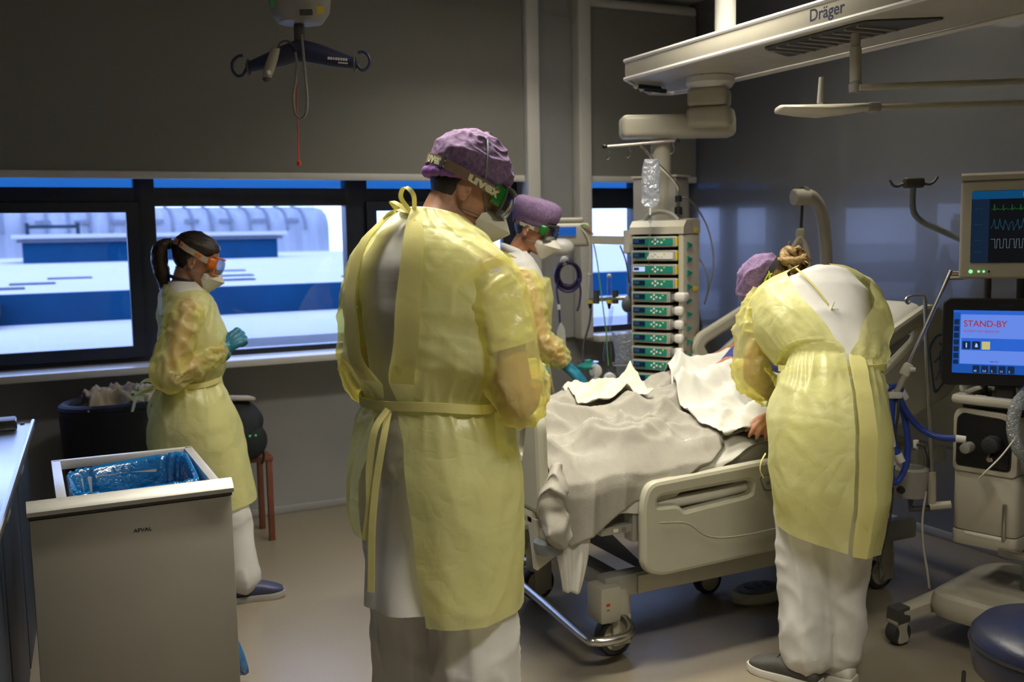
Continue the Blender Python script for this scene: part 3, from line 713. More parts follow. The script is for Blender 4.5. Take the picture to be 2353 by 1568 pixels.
# ------------------------------------------------------------------ person 1: tall man seen from behind, in a yellow gown and purple cap
def person_man():
    t = thing('person', 'tall person seen from behind in open-backed yellow gown and purple cap at foot of bed', 'person', (.962, 2.465, 0), R_(-64.5), 'care staff in yellow gowns')
    H = head_m((.028, .124, 1.735), -38, 26, 0); s = 1.04
    sh = ((-.20,-.01,1.515), (.20,-.01,1.515)); el = ((-.265,.04,1.20), (.278,.02,1.20)); wr = ((-.09,.27,1.20), (.13,.275,1.22))
    hd = ((dir_frame((-.075,.29,1.20), (.8,.55,-.05), (0,.35,.9)), -1, (.5,.5,.5,.5)), (dir_frame((.10,.30,1.22), (-.75,.6,0), (.2,.5,.85)), 1, (.5,.5,.5,.5)))
    body(t, H, s, (.004,.025,1.612), (0,.0,1.43), (0,0,1.15), sh, el, wr, hd, 'skin', 1.12, neck_r=.064)
    for h in hd: glove(t, h, 1.05)
    trousers(t, ((-.10,0,.93), (.10,0,.93)), ((-.11,.02,.52), (.11,.03,.52)), ((-.12,-.01,.13), (.12,.0,.13)), (0,0,1.08), (.125,.115,.13), amp=.014)
    for x in (-.12, .12): clog(t, (x,-.11,0), (x*1.15,.19,0), 'clog', .056)
    # long white coat under the gown
    R = [((0,.022,1.655), .082,.068,.07), ((0,.012,1.60), .172,.098,.098), ((0,.0,1.52), .238,.118,.118), ((0,0,1.46), .230,.128,.122), ((0,0,1.40), .205,.135,.125), ((0,0,1.18), .175,.125,.115), ((0,0,1.0), .18,.13,.13), ((0,-.01,.80), .185,.14,.150), ((.015,-.02,.63), .180,.145,.175)]
    c = MB(); c.ring_loft(shell_rings(R, 110, 110, lambda a, v, p: .007*(ridged((p.x*5, p.y*5, p.z*2.6+p.x*2), 1.8)-.35)+.010*v*sin(7*a+1)*v), True, (False, False))
    co = c.build('white_coat', 'scrub_white', t, 180)
    for i in (0, 1): sl = MB(); sleeve(sl, [sh[i], V(sh[i]).lerp(V(el[i]), .30), V(sh[i]).lerp(V(el[i]), .60)], [.074, .076, .078], 40, 36, .008, 16, i*3.); sl.build('coat_sleeve', 'scrub_white', co, 180)
    k = MB(); k.tube(cat([(.085*cos(a), +.020+.072*sin(a), 1.655+.022*(-sin(a))) for a in [2*pi*i/12 for i in range(12)]], 4, True), .010, 10, True); k.build('collar', 'scrub_white', co, 180)
    # gown, open at the back
    G = [((0,.022,1.665), .094,.080,.088), ((0,.010,1.612), .180,.112,.120), ((0,-.002,1.545), .250,.140,.145), ((0,0,1.43), .266,.170,.172), ((0,0,1.29), .262,.178,.176), ((0,0,1.185), .200,.148,.140), ((0,0,1.10), .232,.172,.162), ((0,-.005,.96), .255,.188,.182), ((0,-.005,.78), .255,.190,.184), ((0,-.005,.622), .245,.180,.176)]
    gd = gown_disp(1.178, 1., 2.3)
    def slit(v):
        lo = interp([(0,(.10,)), (.2,(.16,)), (.4,(.14,)), (.50,(.02,)), (.58,(.06,)), (.7,(.20,)), (.85,(.34,)), (1.,(.45,))], v)[0]   # right edge
        hi = interp([(0,(.28,)), (.12,(.36,)), (.28,(.40,)), (.42,(.30,)), (.50,(.08,)), (.58,(.20,)), (.7,(.34,)), (.85,(.62,)), (1.,(1.0,))], v)[0]
        return lo-.02, 2*pi-hi
    rows = shell_rings(G, 170, 190, lambda a, v, p: gd(a, v, p)*min(1, .12+max(0, a-slit(v)[0])/.32, .12+max(0, slit(v)[1]-a)/.3)+.012*max(0, v-.55)*2*max(0, 1-min(a, 2*pi-a)/.9), slit)
    nv = len(rows)                                 # the left skirt panel hangs shorter than the right one
    for i, row in enumerate(rows):
        for j, p in enumerate(row):
            if i > nv*.52:
                q = (i-nv*.52)/(nv*.48); side = max(0, (j/len(row)-.62)/.38); row[j] = p+V((0,0,.19*q*q*side**1.3))
    g = MB(); g.ring_loft(rows, False); go = g.build('gown', 'gown_yellow', t, 180)
    for jj, nm in ((0, 1), (len(rows[0])-1, -1)):   # edge bindings
        b = MB(); sm_ = lambda J: [sum((rows[max(0, min(nv-1, i+k))][J] for k in range(-6, 7)), V((0,0,0)))/13 for i in range(0, int(nv*.50), 2)]; ed = sm_(jj); nx = sm_(jj+nm*9)
        b.ring_loft([[e+(e-V((0,0,e.z))).normalized()*.006 for e in ed], [e+(e-V((0,0,e.z))).normalized()*.006 for e in nx]], False); b.build('edge_band', 'gown_strip', go, 180)
    for i in (0, 1):
        sm = MB(); sleeve(sm, [V(sh[i])*.90+V((0,0,.155)), V(sh[i]).lerp(V(el[i]), .35)+V((.012*(2*i-1),0,0)), V(el[i])+V((.010*(2*i-1),-.012,.0)), V(el[i]).lerp(V(wr[i]), .55), wr[i]], [.090,.088,.068,.060,.042], 110, 56, .012, 30, 4+i*5); sm.build('gown_sleeve', 'sleeve_yellow', go, 180)
    # waist tie with hanging ends
    b = MB(); W_ = [(V((0,0,1.178))+V((*[q*1.045 for q in sup(2*pi*i/60, .208,.152,.144)], 0.006*sin(3*2*pi*i/60)))) for i in range(60)]
    ribbon(b, W_+[W_[0]], .024, V((0,0,1)), .004); to = b.build('waist_tie', 'gown_strip', go, 60)
    b = MB()
    for pts in ([(-.012,-.145,1.178), (-.03,-.185,1.12), (-.045,-.195,1.02), (-.04,-.205,.92), (-.055,-.21,.83)], [(-.015,-.145,1.178), (-.005,-.18,1.10), (-.018,-.20,.98), (-.022,-.215,.86), (-.028,-.22,.70)]): ribbon(b, cat(pts, 8), .020, V((1,.25,0)), .0014)
    b.build('tie_end', 'gown_strip', to, 60)
    b = MB()   # bow at the neck
    for pts in ([(0,-.062,1.672), (-.01,-.087,1.71), (.01,-.092,1.735), (.028,-.080,1.715), (.012,-.062,1.672)], [(-.005,-.062,1.672), (-.035,-.080,1.678), (-.06,-.078,1.672), (-.075,-.085,1.655)], [(0,-.062,1.67), (-.03,-.082,1.695), (-.05,-.082,1.70), (-.04,-.067,1.675)]): ribbon(b, cat(pts, 7), .012, V((.5,.8,.1)), .0014)
    b.build('neck_tie', 'gown_strip', go, 60)
    # hair, cap, goggles, mask
    hb = MB(); head_shell(hb, H, polyline_fn([(0,(.06,)), (1.2,(.02,)), (1.5,(.012,)), (1.68,(.0,)), (1.85,(-.02,)), (2.1,(-.050,)), (2.6,(-.080,)), (3.15,(-.086,))]), lambda a, z, q: .0045*min(1, q*12), s, 40, 90, lambda a, z, q, p: .0012*NZ.noise(V((p.x*160, p.y*160, p.z*60)))); hb.build('hair', 'hair_dark', t, 180)
    cb = MB(); ce = polyline_fn([(0,(.030,)), (1.0,(.030,)), (1.55,(.020,)), (2.1,(.010,)), (2.7,(.002,)), (3.15,(.000,))])
    def coff(a, z, q): return .006+.012*math.sin(min(1, q*1.25)*pi*.5)+.016*q**2+.006*max(0, -cos(a))*max(0, 1-abs(z-.07)/.06)
    head_shell(cb, H, ce, coff, s, 70, 130, lambda a, z, q, p: crumple(a, z, q, p, .007, 14)+crumple(a, z, q, p, .0035, 34)*(1.2 if sin(a) > .2 else .7)); co2 = cb.build('surgical_cap', 'cap_purple', t, 180, solid=.001)
    rb = MB(); pts = []
    for i in range(61):
        a = 1.45+(2*pi-2.9)*i/60; pts.append(H @ (head_pt(a, ce(a)-.002, .010+.004*max(0, -cos(a)), s)))
    rb.tube(pts, [.005+.009*max(0, -cos(1.45+(2*pi-2.9)*i/60))*(1+.22*sin(i*1.3)+.15*sin(i*2.9)) for i in range(61)], 10); rb.build('cap_gather', 'cap_bright', co2, 180)
    zf = polyline_fn([(.6,(.010,)), (1.2,(.016,)), (1.7,(.020,)), (2.4,(.026,)), (3.15,(.028,))])
    goggles(t, H, s, 'goggle_lens', 'grey_dark', 'vent_green', 'strap_brown', zf, .0215, .026, 'uvex', 'logo_pale', (1.28, 2.62))
    mask(t, H, s)
    elastic(t, H, [(.85,-.052), (1.3,-.055), (1.8,-.060), (2.4,-.068), (pi,-.072), (2*pi-2.4,-.068), (2*pi-1.8,-.060), (2*pi-1.3,-.055), (2*pi-.85,-.052)], .008, s)
    elastic(t, H, [(.85,-.050), (1.05,-.02), (1.25,.010), (1.40,.045), (1.5,.080), (1.65,.108), (3.0,.1175), (2*pi-1.65,.108), (2*pi-1.5,.08), (2*pi-1.4,.045), (2*pi-1.05,-.02), (2*pi-.85,-.05)], lambda p, z: .008+.020*max(0, min(1, (z-.0)/.05)), s)
person_man()

# ------------------------------------------------------------------ person 2: woman with a ponytail walking along the window
def person_window():
    t = thing('person', 'person with dark ponytail and orange goggles in yellow gown walking past the window', 'person', (.635, 4.55, 0), R_(-96), 'care staff in yellow gowns')
    H = head_m((0, .045, 1.522), -4, 20, 0); s = .955
    sh = ((-.155,0,1.325), (.155,-.005,1.325)); el = ((-.20,.0,1.06), (.215,-.085,1.055)); wr = ((-.10,.10,1.10), (.125,.125,1.135))
    hd = ((dir_frame((-.085,.11,1.105), (.75,.35,.2), (0,.5,.8)), -1, (1.1,1.1,1.1,1.1)), (dir_frame((.115,.145,1.145), (-.15,.80,.55), (.75,.1,.55)), 1, (1.25,1.3,1.3,1.3), .1))
    body(t, H, s, (0,-.012,1.41), (0,0,1.26), (0,0,1.05), sh, el, wr, hd, 'skin', .93, neck_r=.050)
    for h in hd: glove(t, h, .97)
    trousers(t, ((-.085,0,.84), (.085,.02,.84)), ((-.09,.05,.47), (.10,.12,.47)), ((-.10,.0,.16), (.11,.17,.11)), (0,0,.98), (.11,.085,.085))
    clog(t, (.11,.10,0), (.115,.355,0), 'clog', .048); clog(t, (-.10,-.02,.04), (-.10,.22,.03), 'clog', .048)
    R = [((0,-.01,1.435), .070,.060,.062), ((0,-.01,1.385), .135,.085,.085), ((0,0,1.30), .165,.105,.10), ((0,0,1.15), .155,.12,.10), ((0,0,1.0), .15,.11,.10), ((0,0,.86), .175,.12,.125)]
    c = MB(); c.ring_loft(shell_rings(R, 60, 70), True, (False, False)); co = c.build('shirt', 'scrub_white', t, 180)
    k = MB(); k.tube(cat([(.066*cos(a), -.008+.060*sin(a), 1.440-.018*sin(a)) for a in [2*pi*i/12 for i in range(12)]], 4, True), .007, 8, True); k.build('collar', 'jacket_dark', co, 180)
    G = [((0,-.012,1.425), .082,.066,.075), ((0,-.01,1.375), .150,.098,.105), ((0,0,1.30), .190,.128,.130), ((0,.005,1.18), .200,.165,.140), ((0,.0,1.06), .190,.150,.140), ((0,0,.995), .158,.122,.122), ((0,0,.92), .195,.150,.165), ((0,.01,.80), .225,.185,.205), ((0,.025,.62), .222,.205,.21), ((0,.045,.43), .215,.215,.20)]
    gd = gown_disp(.995, .95, 7.1)
    rows = shell_rings(G, 150, 170, gd, lambda v: (interp([(0,(.06,)), (.3,(.1,)), (.55,(.0,)), (.7,(.12,)), (1,(.25,))], v)[0], 2*pi-interp([(0,(.1,)), (.3,(.12,)), (.55,(.02,)), (.7,(.15,)), (1,(.3,))], v)[0]))
    g = MB(); g.ring_loft(rows, False); go = g.build('gown', 'gown_yellow', t, 180)
    for i in (0, 1):
        sm = MB(); sleeve(sm, [V(sh[i])*.88+V((0,0,.16)), V(sh[i]).lerp(V(el[i]), .4)+V((.012*(2*i-1),0,0)), V(el[i])+V((.008*(2*i-1),-.012,-.004)), V(el[i]).lerp(V(wr[i]), .55), V(wr[i])+V((0,.015,.012))], [.078,.078,.066,.062,.042], 90, 50, .017, 34, 11+i*5); sm.build('gown_sleeve', 'sleeve_yellow', go, 180)
    b = MB(); W_ = [(V((0,0,.995))+V((*[q*1.05 for q in sup(2*pi*i/50, .160,.124,.124)], 0.006*sin(3*2*pi*i/50)))) for i in range(50)]
    ribbon(b, W_+[W_[0]], .022, V((0,0,1)), .004); b.build('waist_tie', 'gown_strip', go, 60)
    b = MB()
    for pts in ([(0,-.13,.995), (.03,-.19,1.01), (.02,-.23,.97), (.0,-.17,.96), (0,-.13,.995)], [(0,-.13,.99), (.03,-.22,.95), (.05,-.25,.88)], [(0,-.13,.99), (-.03,-.2,.96), (-.05,-.25,.94), (-.03,-.2,.92)], [(0,-.13,.99), (.02,-.18,.90), (.04,-.17,.80)]): ribbon(b, cat(pts, 7), .040, V((.8,.4,.5)), .0014)
    b.build('bow', 'gown_pale', go, 60)
    # hair drawn back to a ponytail
    hb = MB(); he = polyline_fn([(0,(.066,)), (.6,(.058,)), (1.0,(.036,)), (1.35,(.016,)), (1.6,(.000,)), (1.85,(-.030,)), (2.3,(-.055,)), (3.15,(-.060,))])
    head_shell(hb, H, he, lambda a, z, q: .013*min(1, q*7)+.006*max(0, -cos(a))*q, s, 60, 120, lambda a, z, q, p: .0015*NZ.noise(V((p.x*90, p.y*20, p.z*90)))); ho = hb.build('hair', 'hair_brown', t, 180)
    pt = MB(); base = [(0,-.105,.035), (0,-.138,.045), (0,-.165,.020), (0,-.172,-.03), (0,-.163,-.085), (0,-.158,-.14), (.01,-.175,-.19)]
    rot = H.to_3x3(); P0 = H @ V((0,-.105*s,.035*s)); pp = [P0+V((p[0], p[1]+.105, p[2]-.035)) for p in base]; C = cat(pp, 8)
    rr = [interp([(0,(.017,)), (.15,(.024,)), (.4,(.036,)), (.65,(.034,)), (.85,(.020,)), (1,(.004,))], i/(len(C)-1))[0] for i in range(len(C))]
    pt.tube(C, rr, 18); po = pt.build('ponytail', 'hair_brown', t, 180)
    for v in po.data.vertices: v.co += V((NZ.noise(v.co*60), NZ.noise(v.co*60+V((9,0,0))), .3*NZ.noise(v.co*50)))*.005
    bd = MB(); bd.tube([C[5]+V((.021*cos(a), .004*sin(a), .021*sin(a))) for a in [2*pi*i/16 for i in range(16)]], .005, 8, True); bd.build('hair_band', 'black', po)
    zf = polyline_fn([(.6,(.000,)), (1.2,(.020,)), (1.7,(.036,)), (2.4,(.052,)), (3.15,(.056,))])
    go2 = goggles(t, H, s, 'goggle_lens', 'orange', 'orange', 'strap_tan', zf, .016, .026)
    for i, a in enumerate((1.35, 2.1, 2.5)):
        m = MB(); strap(m, H, a, a+.2, zf, .014, .0178, s, 6, .001); m.build('strap_print', 'orange', go2, 40)
    mask(t, H, s)
    elastic(t, H, [(.85,-.052), (1.3,-.050), (1.8,-.050), (2.4,-.052), (pi,-.055), (2*pi-2.4,-.052), (2*pi-1.8,-.05), (2*pi-1.3,-.05), (2*pi-.85,-.052)], .012, s)
    er = MB(); er.ell(H @ V((.082*s, -.002, -.040*s)), (.004,.004,.004), None, 10, 8); er.build('earring', 'chrome', t)
person_window()

# ------------------------------------------------------------------ person 3: man on the far side of the bed
def person_far():
    t = thing('person', 'person in flat purple cap and goggles reaching over the far side of bed', 'person', (2.20, 4.44, 0), R_(-114), 'care staff in yellow gowns')
    H = head_m((.012, .085, 1.638), -20, 17, 0); s = .98
    sh = ((-.175,0,1.405), (.175,.02,1.40)); el = ((-.23,-.02,1.12), (.215,.10,1.12)); wr = ((-.22,.06,.90), (.19,.215,.985))
    hd = ((dir_frame((-.22,.07,.87), (.05,.25,-.95), (-.9,.1,0)), -1, (.4,.4,.4,.4)), (dir_frame((.185,.238,.960), (-.02,.62,-.66), (.35,.55,.65)), 1, (.22,.28,.34,.42), .3))
    body(t, H, s, (0,0,1.50), (0,.02,1.34), (0,0,1.1), sh, el, wr, hd, 'skin_tan', .98, neck_r=.054)
    for h in hd: glove(t, h, 1.0)
    trousers(t, ((-.09,0,.88), (.09,0,.88)), ((-.10,.02,.49), (.10,.02,.49)), ((-.11,0,.13), (.11,0,.13)), (0,0,1.02), (.115,.10,.11))
    for x in (-.11, .11): clog(t, (x,-.10,0), (x*1.1,.18,0), 'clog', .052)
    R = [((0,-.005,1.525), .078,.062,.072), ((0,0,1.47), .145,.092,.098), ((0,.01,1.38), .180,.12,.11), ((0,.01,1.22), .170,.13,.11), ((0,0,1.05), .16,.12,.11), ((0,0,.9), .18,.13,.135)]
    c = MB(); c.ring_loft(shell_rings(R, 60, 80, lambda a, v, p: .004*(ridged((p.x*6, p.y*6, p.z*4), 2)-.4), lambda v: (pi+interp([(0,(.55,)), (.18,(.34,)), (.36,(.02,)), (1,(.0,))], v)[0], 3*pi-interp([(0,(.55,)), (.18,(.34,)), (.36,(.02,)), (1,(.0,))], v)[0])), False); co = c.build('polo_shirt', 'scrub_white', t, 180, solid=.002)
    for sd in (-1, 1):
        k = MB(); P = [V((sd*.055,.045,1.470)), V((sd*.078,.01,1.515)), V((sd*.060,-.055,1.545)), V((0,-.078,1.552))]
        C = cat(P, 6); ribbon(k, C, .040, [V((0,.15,1))]*len(C), .004); k.build('collar', 'scrub_white', co, 180)
    m = MB(); m.box((.0,.128,1.375), (.012,.006,.09), (.25,0,0)); m.build('pen_clip', 'print_dark', co)
    G = [((0,.02,1.455), .165,.098,.105), ((0,.015,1.40), .195,.138,.130), ((0,.02,1.28), .205,.158,.140), ((0,.01,1.15), .195,.150,.138), ((0,0,1.06), .165,.130,.120), ((0,0,.98), .2,.15,.15), ((0,0,.80), .235,.175,.18), ((0,0,.50), .225,.165,.17)]
    gd = gown_disp(1.06, .9, 13.7)
    def top(rows):
        for i, row in enumerate(rows):
            for j, p in enumerate(row):
                q = max(0, 1-i/(len(rows)*.16)); fr = abs(j/len(row)-.5)*2; row[j] = p+V((0,0,-.085*q*max(0, 1-fr*1.9)))
        return rows
    rows = top(shell_rings(G, 120, 140, gd, lambda v: (.25, 2*pi-.25)))
    g = MB(); g.ring_loft(rows, False); go = g.build('gown', 'gown_yellow', t, 180)
    for i in (0, 1):
        sm = MB(); sleeve(sm, [V(sh[i])*.9+V((0,0,.15)), V(sh[i]).lerp(V(el[i]), .4)+V((.012*(2*i-1),0,0)), V(el[i])+V((.008*(2*i-1),-.014,0)), V(el[i]).lerp(V(wr[i]), .5), V(wr[i])], [.078,.078,.066,.062,.044], 80, 46, .016, 30, 21+i*5); sm.build('gown_sleeve', 'sleeve_yellow', go, 180)
        n = MB(); ribbon(n, cat([V(((2*i-1)*.135,.045,1.455)), V(((2*i-1)*.105,-.03,1.50)), V(((2*i-1)*.05,-.085,1.525)), V((0,-.095,1.525))], 6), .022, V((.2,.4,1)), .002); n.build('neck_band', 'gown_strip', go, 60)
    b = MB(); ribbon(b, cat([(0,-.10,1.53), (-.02,-.13,1.575), (.0,-.15,1.565), (.015,-.12,1.535), (0,-.10,1.53)], 6), .012, V((1,.2,0)), .0014); b.build('neck_tie', 'gown_strip', go, 60)
    b = MB(); W_ = [(V((0,0,1.06))+V((*[q*1.05 for q in sup(2*pi*i/50, .168,.132,.122)], 0))) for i in range(50)]; ribbon(b, W_+[W_[0]], .022, V((0,0,1)), .004); b.build('waist_tie', 'gown_strip', go, 60)
    hb = MB(); head_shell(hb, H, polyline_fn([(0,(.06,)), (1.2,(.03,)), (1.45,(-.010,)), (1.75,(-.012,)), (2.2,(-.04,)), (3.15,(-.06,))]), lambda a, z, q: .004*min(1, q*12), s, 34, 80); hb.build('hair', 'hair_dark', t, 180)
    # flat topped cap: crown and band
    cb = MB(); rings = []
    for z, rx, yf, yb in ((.020,.086,.104,.112), (.028,.091,.109,.117), (.050,.092,.110,.119), (.057,.098,.116,.124), (.090,.104,.120,.131), (.120,.102,.117,.130), (.138,.088,.100,.115), (.148,.062,.068,.086), (.152,.022,.02,.04)):
        rings.append([])
        for j in range(96):
            a = 2*pi*j/96; x, y = sup(a, rx, yf, yb, 2.2); p = V((x, y-.004, z)); p = p*(1+.035*(ridged((p.x*22, p.y*22, p.z*30), 1.6)-.4)); rings[-1].append(H @ (p*s))
    cb.ring_loft(rings, True, (False, True)); cb.build('surgical_cap', 'cap_purple', t, 180, solid=.001)
    zf = polyline_fn([(.6,(-.004,)), (1.2,(.008,)), (1.7,(.014,)), (2.4,(.022,)), (3.15,(.026,))])
    goggles(t, H, s, 'goggle_lens', 'grey_dark', 'vent_green', 'strap_brown', zf, .012, .024, 'uvex', 'logo_pale', (1.6,))
    mask(t, H, s, 1.05)
    elastic(t, H, [(.85,-.052), (1.3,-.055), (1.8,-.060), (2.4,-.065), (pi,-.068), (2*pi-2.4,-.065), (2*pi-1.8,-.06), (2*pi-1.3,-.055), (2*pi-.85,-.052)], .006, s)
person_far()

# ------------------------------------------------------------------ person 4: woman bending over the bed rail
def person_bending():
    rz = R_(-23.5)
    t = thing('person', 'person with blonde hair bending over bed rail in yellow gown and white trousers', 'person', (2.53, 2.60, 0), rz, 'care staff in yellow gowns')
    inv = M.Rotation(-rz, 3, 'Z'); left = inv @ V((-.9,.44,0)); away = inv @ V((.44,.9,0)); up = V((0,0,1))
    fy = (-up*.80+left*.45+away*.45).normalized(); uz = (left*.75+away*.30+up*.45)
    H = dir_frame((-.122, .380, 1.386), fy, uz); s = .97
    sh = ((-.165,.26,1.365), (.165,.25,1.345)); el = ((-.225,.25,1.085), (.22,.36,1.08)); wr = ((-.10,.40,.955), (.06,.52,.98))
    hd = ((dir_frame((-.085,.42,.945), (.25,.85,-.2), (-.7,.2,.7)), -1, (.35,.35,.4,.45)), (dir_frame((.05,.54,.975), (-.2,.85,-.2), (.3,.2,.9)), 1, (.4,.4,.4,.4)))
    body(t, H, s, (-.01,.305,1.405), (0,.19,1.31), (0,.0,1.05), sh, el, wr, hd, 'skin', .95, neck_r=.052)
    for h in hd: glove(t, h, .98)
    trousers(t, ((-.095,-.05,.86), (.055,-.05,.86)), ((-.115,-.02,.48), (.025,-.02,.47)), ((-.110,-.035,.11), (.018,-.015,.11)), (0,-.03,1.0), (.118,.088,.086), amp=.012)
    for (h0, t0, k) in (((-.075,-.085,0), (-.275,.10,0), 0), ((.055,-.07,0), (-.12,.09,0), 1)):
        o = clog(t, h0, t0, 'shoe_grey' if not k else 'shoe_white', .048, .09, 'shoe_white', 'shoe', 'sneaker')
        f = (V(t0)-V(h0)).normalized(); x = f.cross(V((0,0,1)))
        for j in range(4):
            p = V(h0)+f*(.13+.022*j)+V((0,0,.088-.010*j)); lm = MB(); lm.tube([p-x*.022, p+V((0,0,.006)), p+x*.022], .0028, 6); lm.build('lace', 'shoe_white' if k else 'print_dark', o)
        fl = MB(); fl.tube(cat([V(h0)+f*.12+x*.050+V((0,0,.035)), V(h0)+f*.16+x*.051+V((0,0,.055)), V(h0)+f*.20+x*.050+V((0,0,.034))], 4), .005, 6); fl.build('side_stripe', 'shoe_white' if not k else 'shoe_grey', o)
    R = [((-.01,.295,1.43), .080,.066,.070), ((0,.27,1.40), .168,.085,.092), ((0,.22,1.345), .205,.105,.108), ((0,.13,1.25), .165,.125,.108), ((0,.04,1.13), .150,.125,.108), ((0,-.02,1.0), .165,.12,.125), ((0,-.04,.86), .185,.13,.15)]
    c = MB(); c.ring_loft(shell_rings(R, 80, 90, lambda a, v, p: .006*(ridged((p.x*5+p.z*2, p.y*5, p.z*4), 2)-.4)), True, (False, False)); co = c.build('shirt', 'scrub_white', t, 180)
    for i in (0, 1): sl = MB(); sleeve(sl, [sh[i], V(sh[i]).lerp(V(el[i]), .25), V(sh[i]).lerp(V(el[i]), .5)], [.068, .07, .07], 36, 32, .008, 16, i*3.); sl.build('shirt_sleeve', 'scrub_white', co, 180)
    G = [((-.005,.30,1.44), .095,.070,.080), ((0,.27,1.405), .190,.098,.103), ((0,.22,1.35), .240,.125,.124), ((0,.13,1.25), .240,.150,.150), ((0,.055,1.16), .195,.135,.128), ((-.008,.03,1.125), .158,.128,.116), ((-.022,-.005,1.06), .180,.150,.145), ((-.040,-.04,.92), .212,.175,.200), ((-.045,-.05,.72), .206,.170,.195), ((-.048,-.045,.525), .172,.148,.165)]
    gd = gown_disp(1.125, 1.0, 31.3)
    SL = [(0,(.75,)), (.12,(.80,)), (.28,(.62,)), (.42,(.25,)), (.53,(.05,)), (.6,(.03,)), (1,(.02,))]
    rows = shell_rings(G, 160, 190, gd, lambda v: (interp(SL, v)[0]*.95+.06, 2*pi-interp(SL, v)[0]*.80+.06))
    for i, row in enumerate(rows):
        for j, p in enumerate(row):
            q = max(0, (i/len(rows)-.6)/.4); row[j] = p+V((0,0,-.055*q*p.x/.2))+V((0,-.02,0))*q*max(0, 1-j/22)
    g = MB(); g.ring_loft(rows, False); go = g.build('gown', 'gown_yellow', t, 180)
    b = MB(); n0 = int(len(rows)*.56); b.ring_loft([[r[0]+V((.0,-.006,0)) for r in rows[n0::2]], [r[9]+V((0,-.006,0)) for r in rows[n0::2]]], False); b.build('edge_band', 'gown_strip', go, 180)
    for i in (0, 1):
        sm = MB(); sleeve(sm, [V(sh[i])*.9+V((0,.02,.135)), V(sh[i]).lerp(V(el[i]), .4)+V((.015*(2*i-1),0,0)), V(el[i])+V((.010*(2*i-1),-.012,-.005)), V(el[i]).lerp(V(wr[i]), .5), wr[i]], [.084,.086,.070,.062,.044], 100, 52, .016, 30, 41+i*5); sm.build('gown_sleeve', 'sleeve_yellow', go, 180)
    b = MB(); W_ = [(V((0,.03,1.125))+V((*[q*1.05 for q in sup(2*pi*i/50, .172,.140,.130)], -.0))+V((-.008,0,.28*sup(2*pi*i/50, .168,.130,.118)[1]*-.4))) for i in range(50)]; ribbon(b, W_+[W_[0]], .022, V((0,0,1)), .004); b.build('waist_tie', 'gown_strip', go, 60)
    b = MB()
    for pts in ([(.02,-.09,1.14), (.04,-.13,1.10), (.05,-.15,1.03)], [(.02,-.09,1.14), (.03,-.14,1.08), (.02,-.17,.99)]): ribbon(b, cat(pts, 6), .016, V((1,.2,.1)), .0014)
    b.build('tie_end', 'gown_strip', go, 60)
    b = MB(); ribbon(b, cat([(-.085,.195,1.47), (-.05,.13,1.42), (-.015,.075,1.355), (-.008,.055,1.325), (.004,.045,1.355)], 7), .009, V((.6,.6,.4)), .0012); b.build('neck_tie', 'gown_strip', go, 60)
    b = MB(); ribbon(b, cat([(-.250,.0,.83), (-.266,.0,.80), (-.272,-.01,.77), (-.260,-.01,.745)], 5), .016, V((.2,1,.2)), .0014); b.build('loose_tie', 'gown_strip', go, 60)
    # hair gathered at the nape, cap over the crown
    hb = MB(); head_shell(hb, H, polyline_fn([(0,(.062,)), (1.0,(.030,)), (1.5,(.0,)), (1.9,(-.035,)), (3.15,(-.055,))]), lambda a, z, q: .010*min(1, q*9), s, 44, 100, lambda a, z, q, p: .002*NZ.noise(V((p.x*80, p.y*30, p.z*80)))); hb.build('hair', 'hair_blonde', t, 180)
    bn = MB()
    bc = H @ V((.012, -.108, -.004)); bq = H.to_3x3()
    for k in range(14):   # twisted locks wound into a loose knot
        a0 = k*.45; r0 = .046+.008*sin(k*2.1); pts = []
        for q in range(7):
            an = a0+q*.62; rr = r0*(1-.07*q); pts.append(bc+bq @ V((rr*cos(an)*1.15, -.022-.020*sin(k*1.3+q*.8)-.006*q, rr*sin(an))))
        C = cat(pts, 5); bn.tube(C, [.0145*(.35+.65*sin(pi*(i+1)/(len(C)+1))) for i in range(len(C))], 8)
    for k in range(9):    # loose wisps
        d = bq @ V((.5*sin(k*2.3), -.8, .5*cos(k*1.7))); bn.tube(cat([bc, bc+d*.06+V((0,0,.012)), bc+d*.105+V((0,0,-.006*k))], 6), [.007,.007,.007,.006,.006,.006,.005,.005,.004,.003,.003,.002,.001], 6)
    bn.build('hair_bun', 'hair_blonde', t, 180)
    cb = MB(); head_shell(cb, H, polyline_fn([(0,(.032,)), (1.0,(.024,)), (1.6,(.004,)), (2.2,(.004,)), (3.15,(.014,))]), lambda a, z, q: .008+.014*sin(min(1, q*1.3)*pi/2), s, 60, 110, lambda a, z, q, p: crumple(a, z, q, p, .010, 13)); cb.build('surgical_cap', 'cap_purple', t, 180, solid=.001)
    zf = polyline_fn([(.6,(.004,)), (1.2,(.016,)), (1.7,(.026,)), (2.4,(.036,)), (3.15,(.040,))])
    goggles(t, H, s, 'goggle_lens', 'grey_dark', 'vent_green', 'strap_black', zf, .024, .024, 'uvex', 'logo_lime', (1.9, 2*pi-1.9))
    mask(t, H, s)
person_bending()

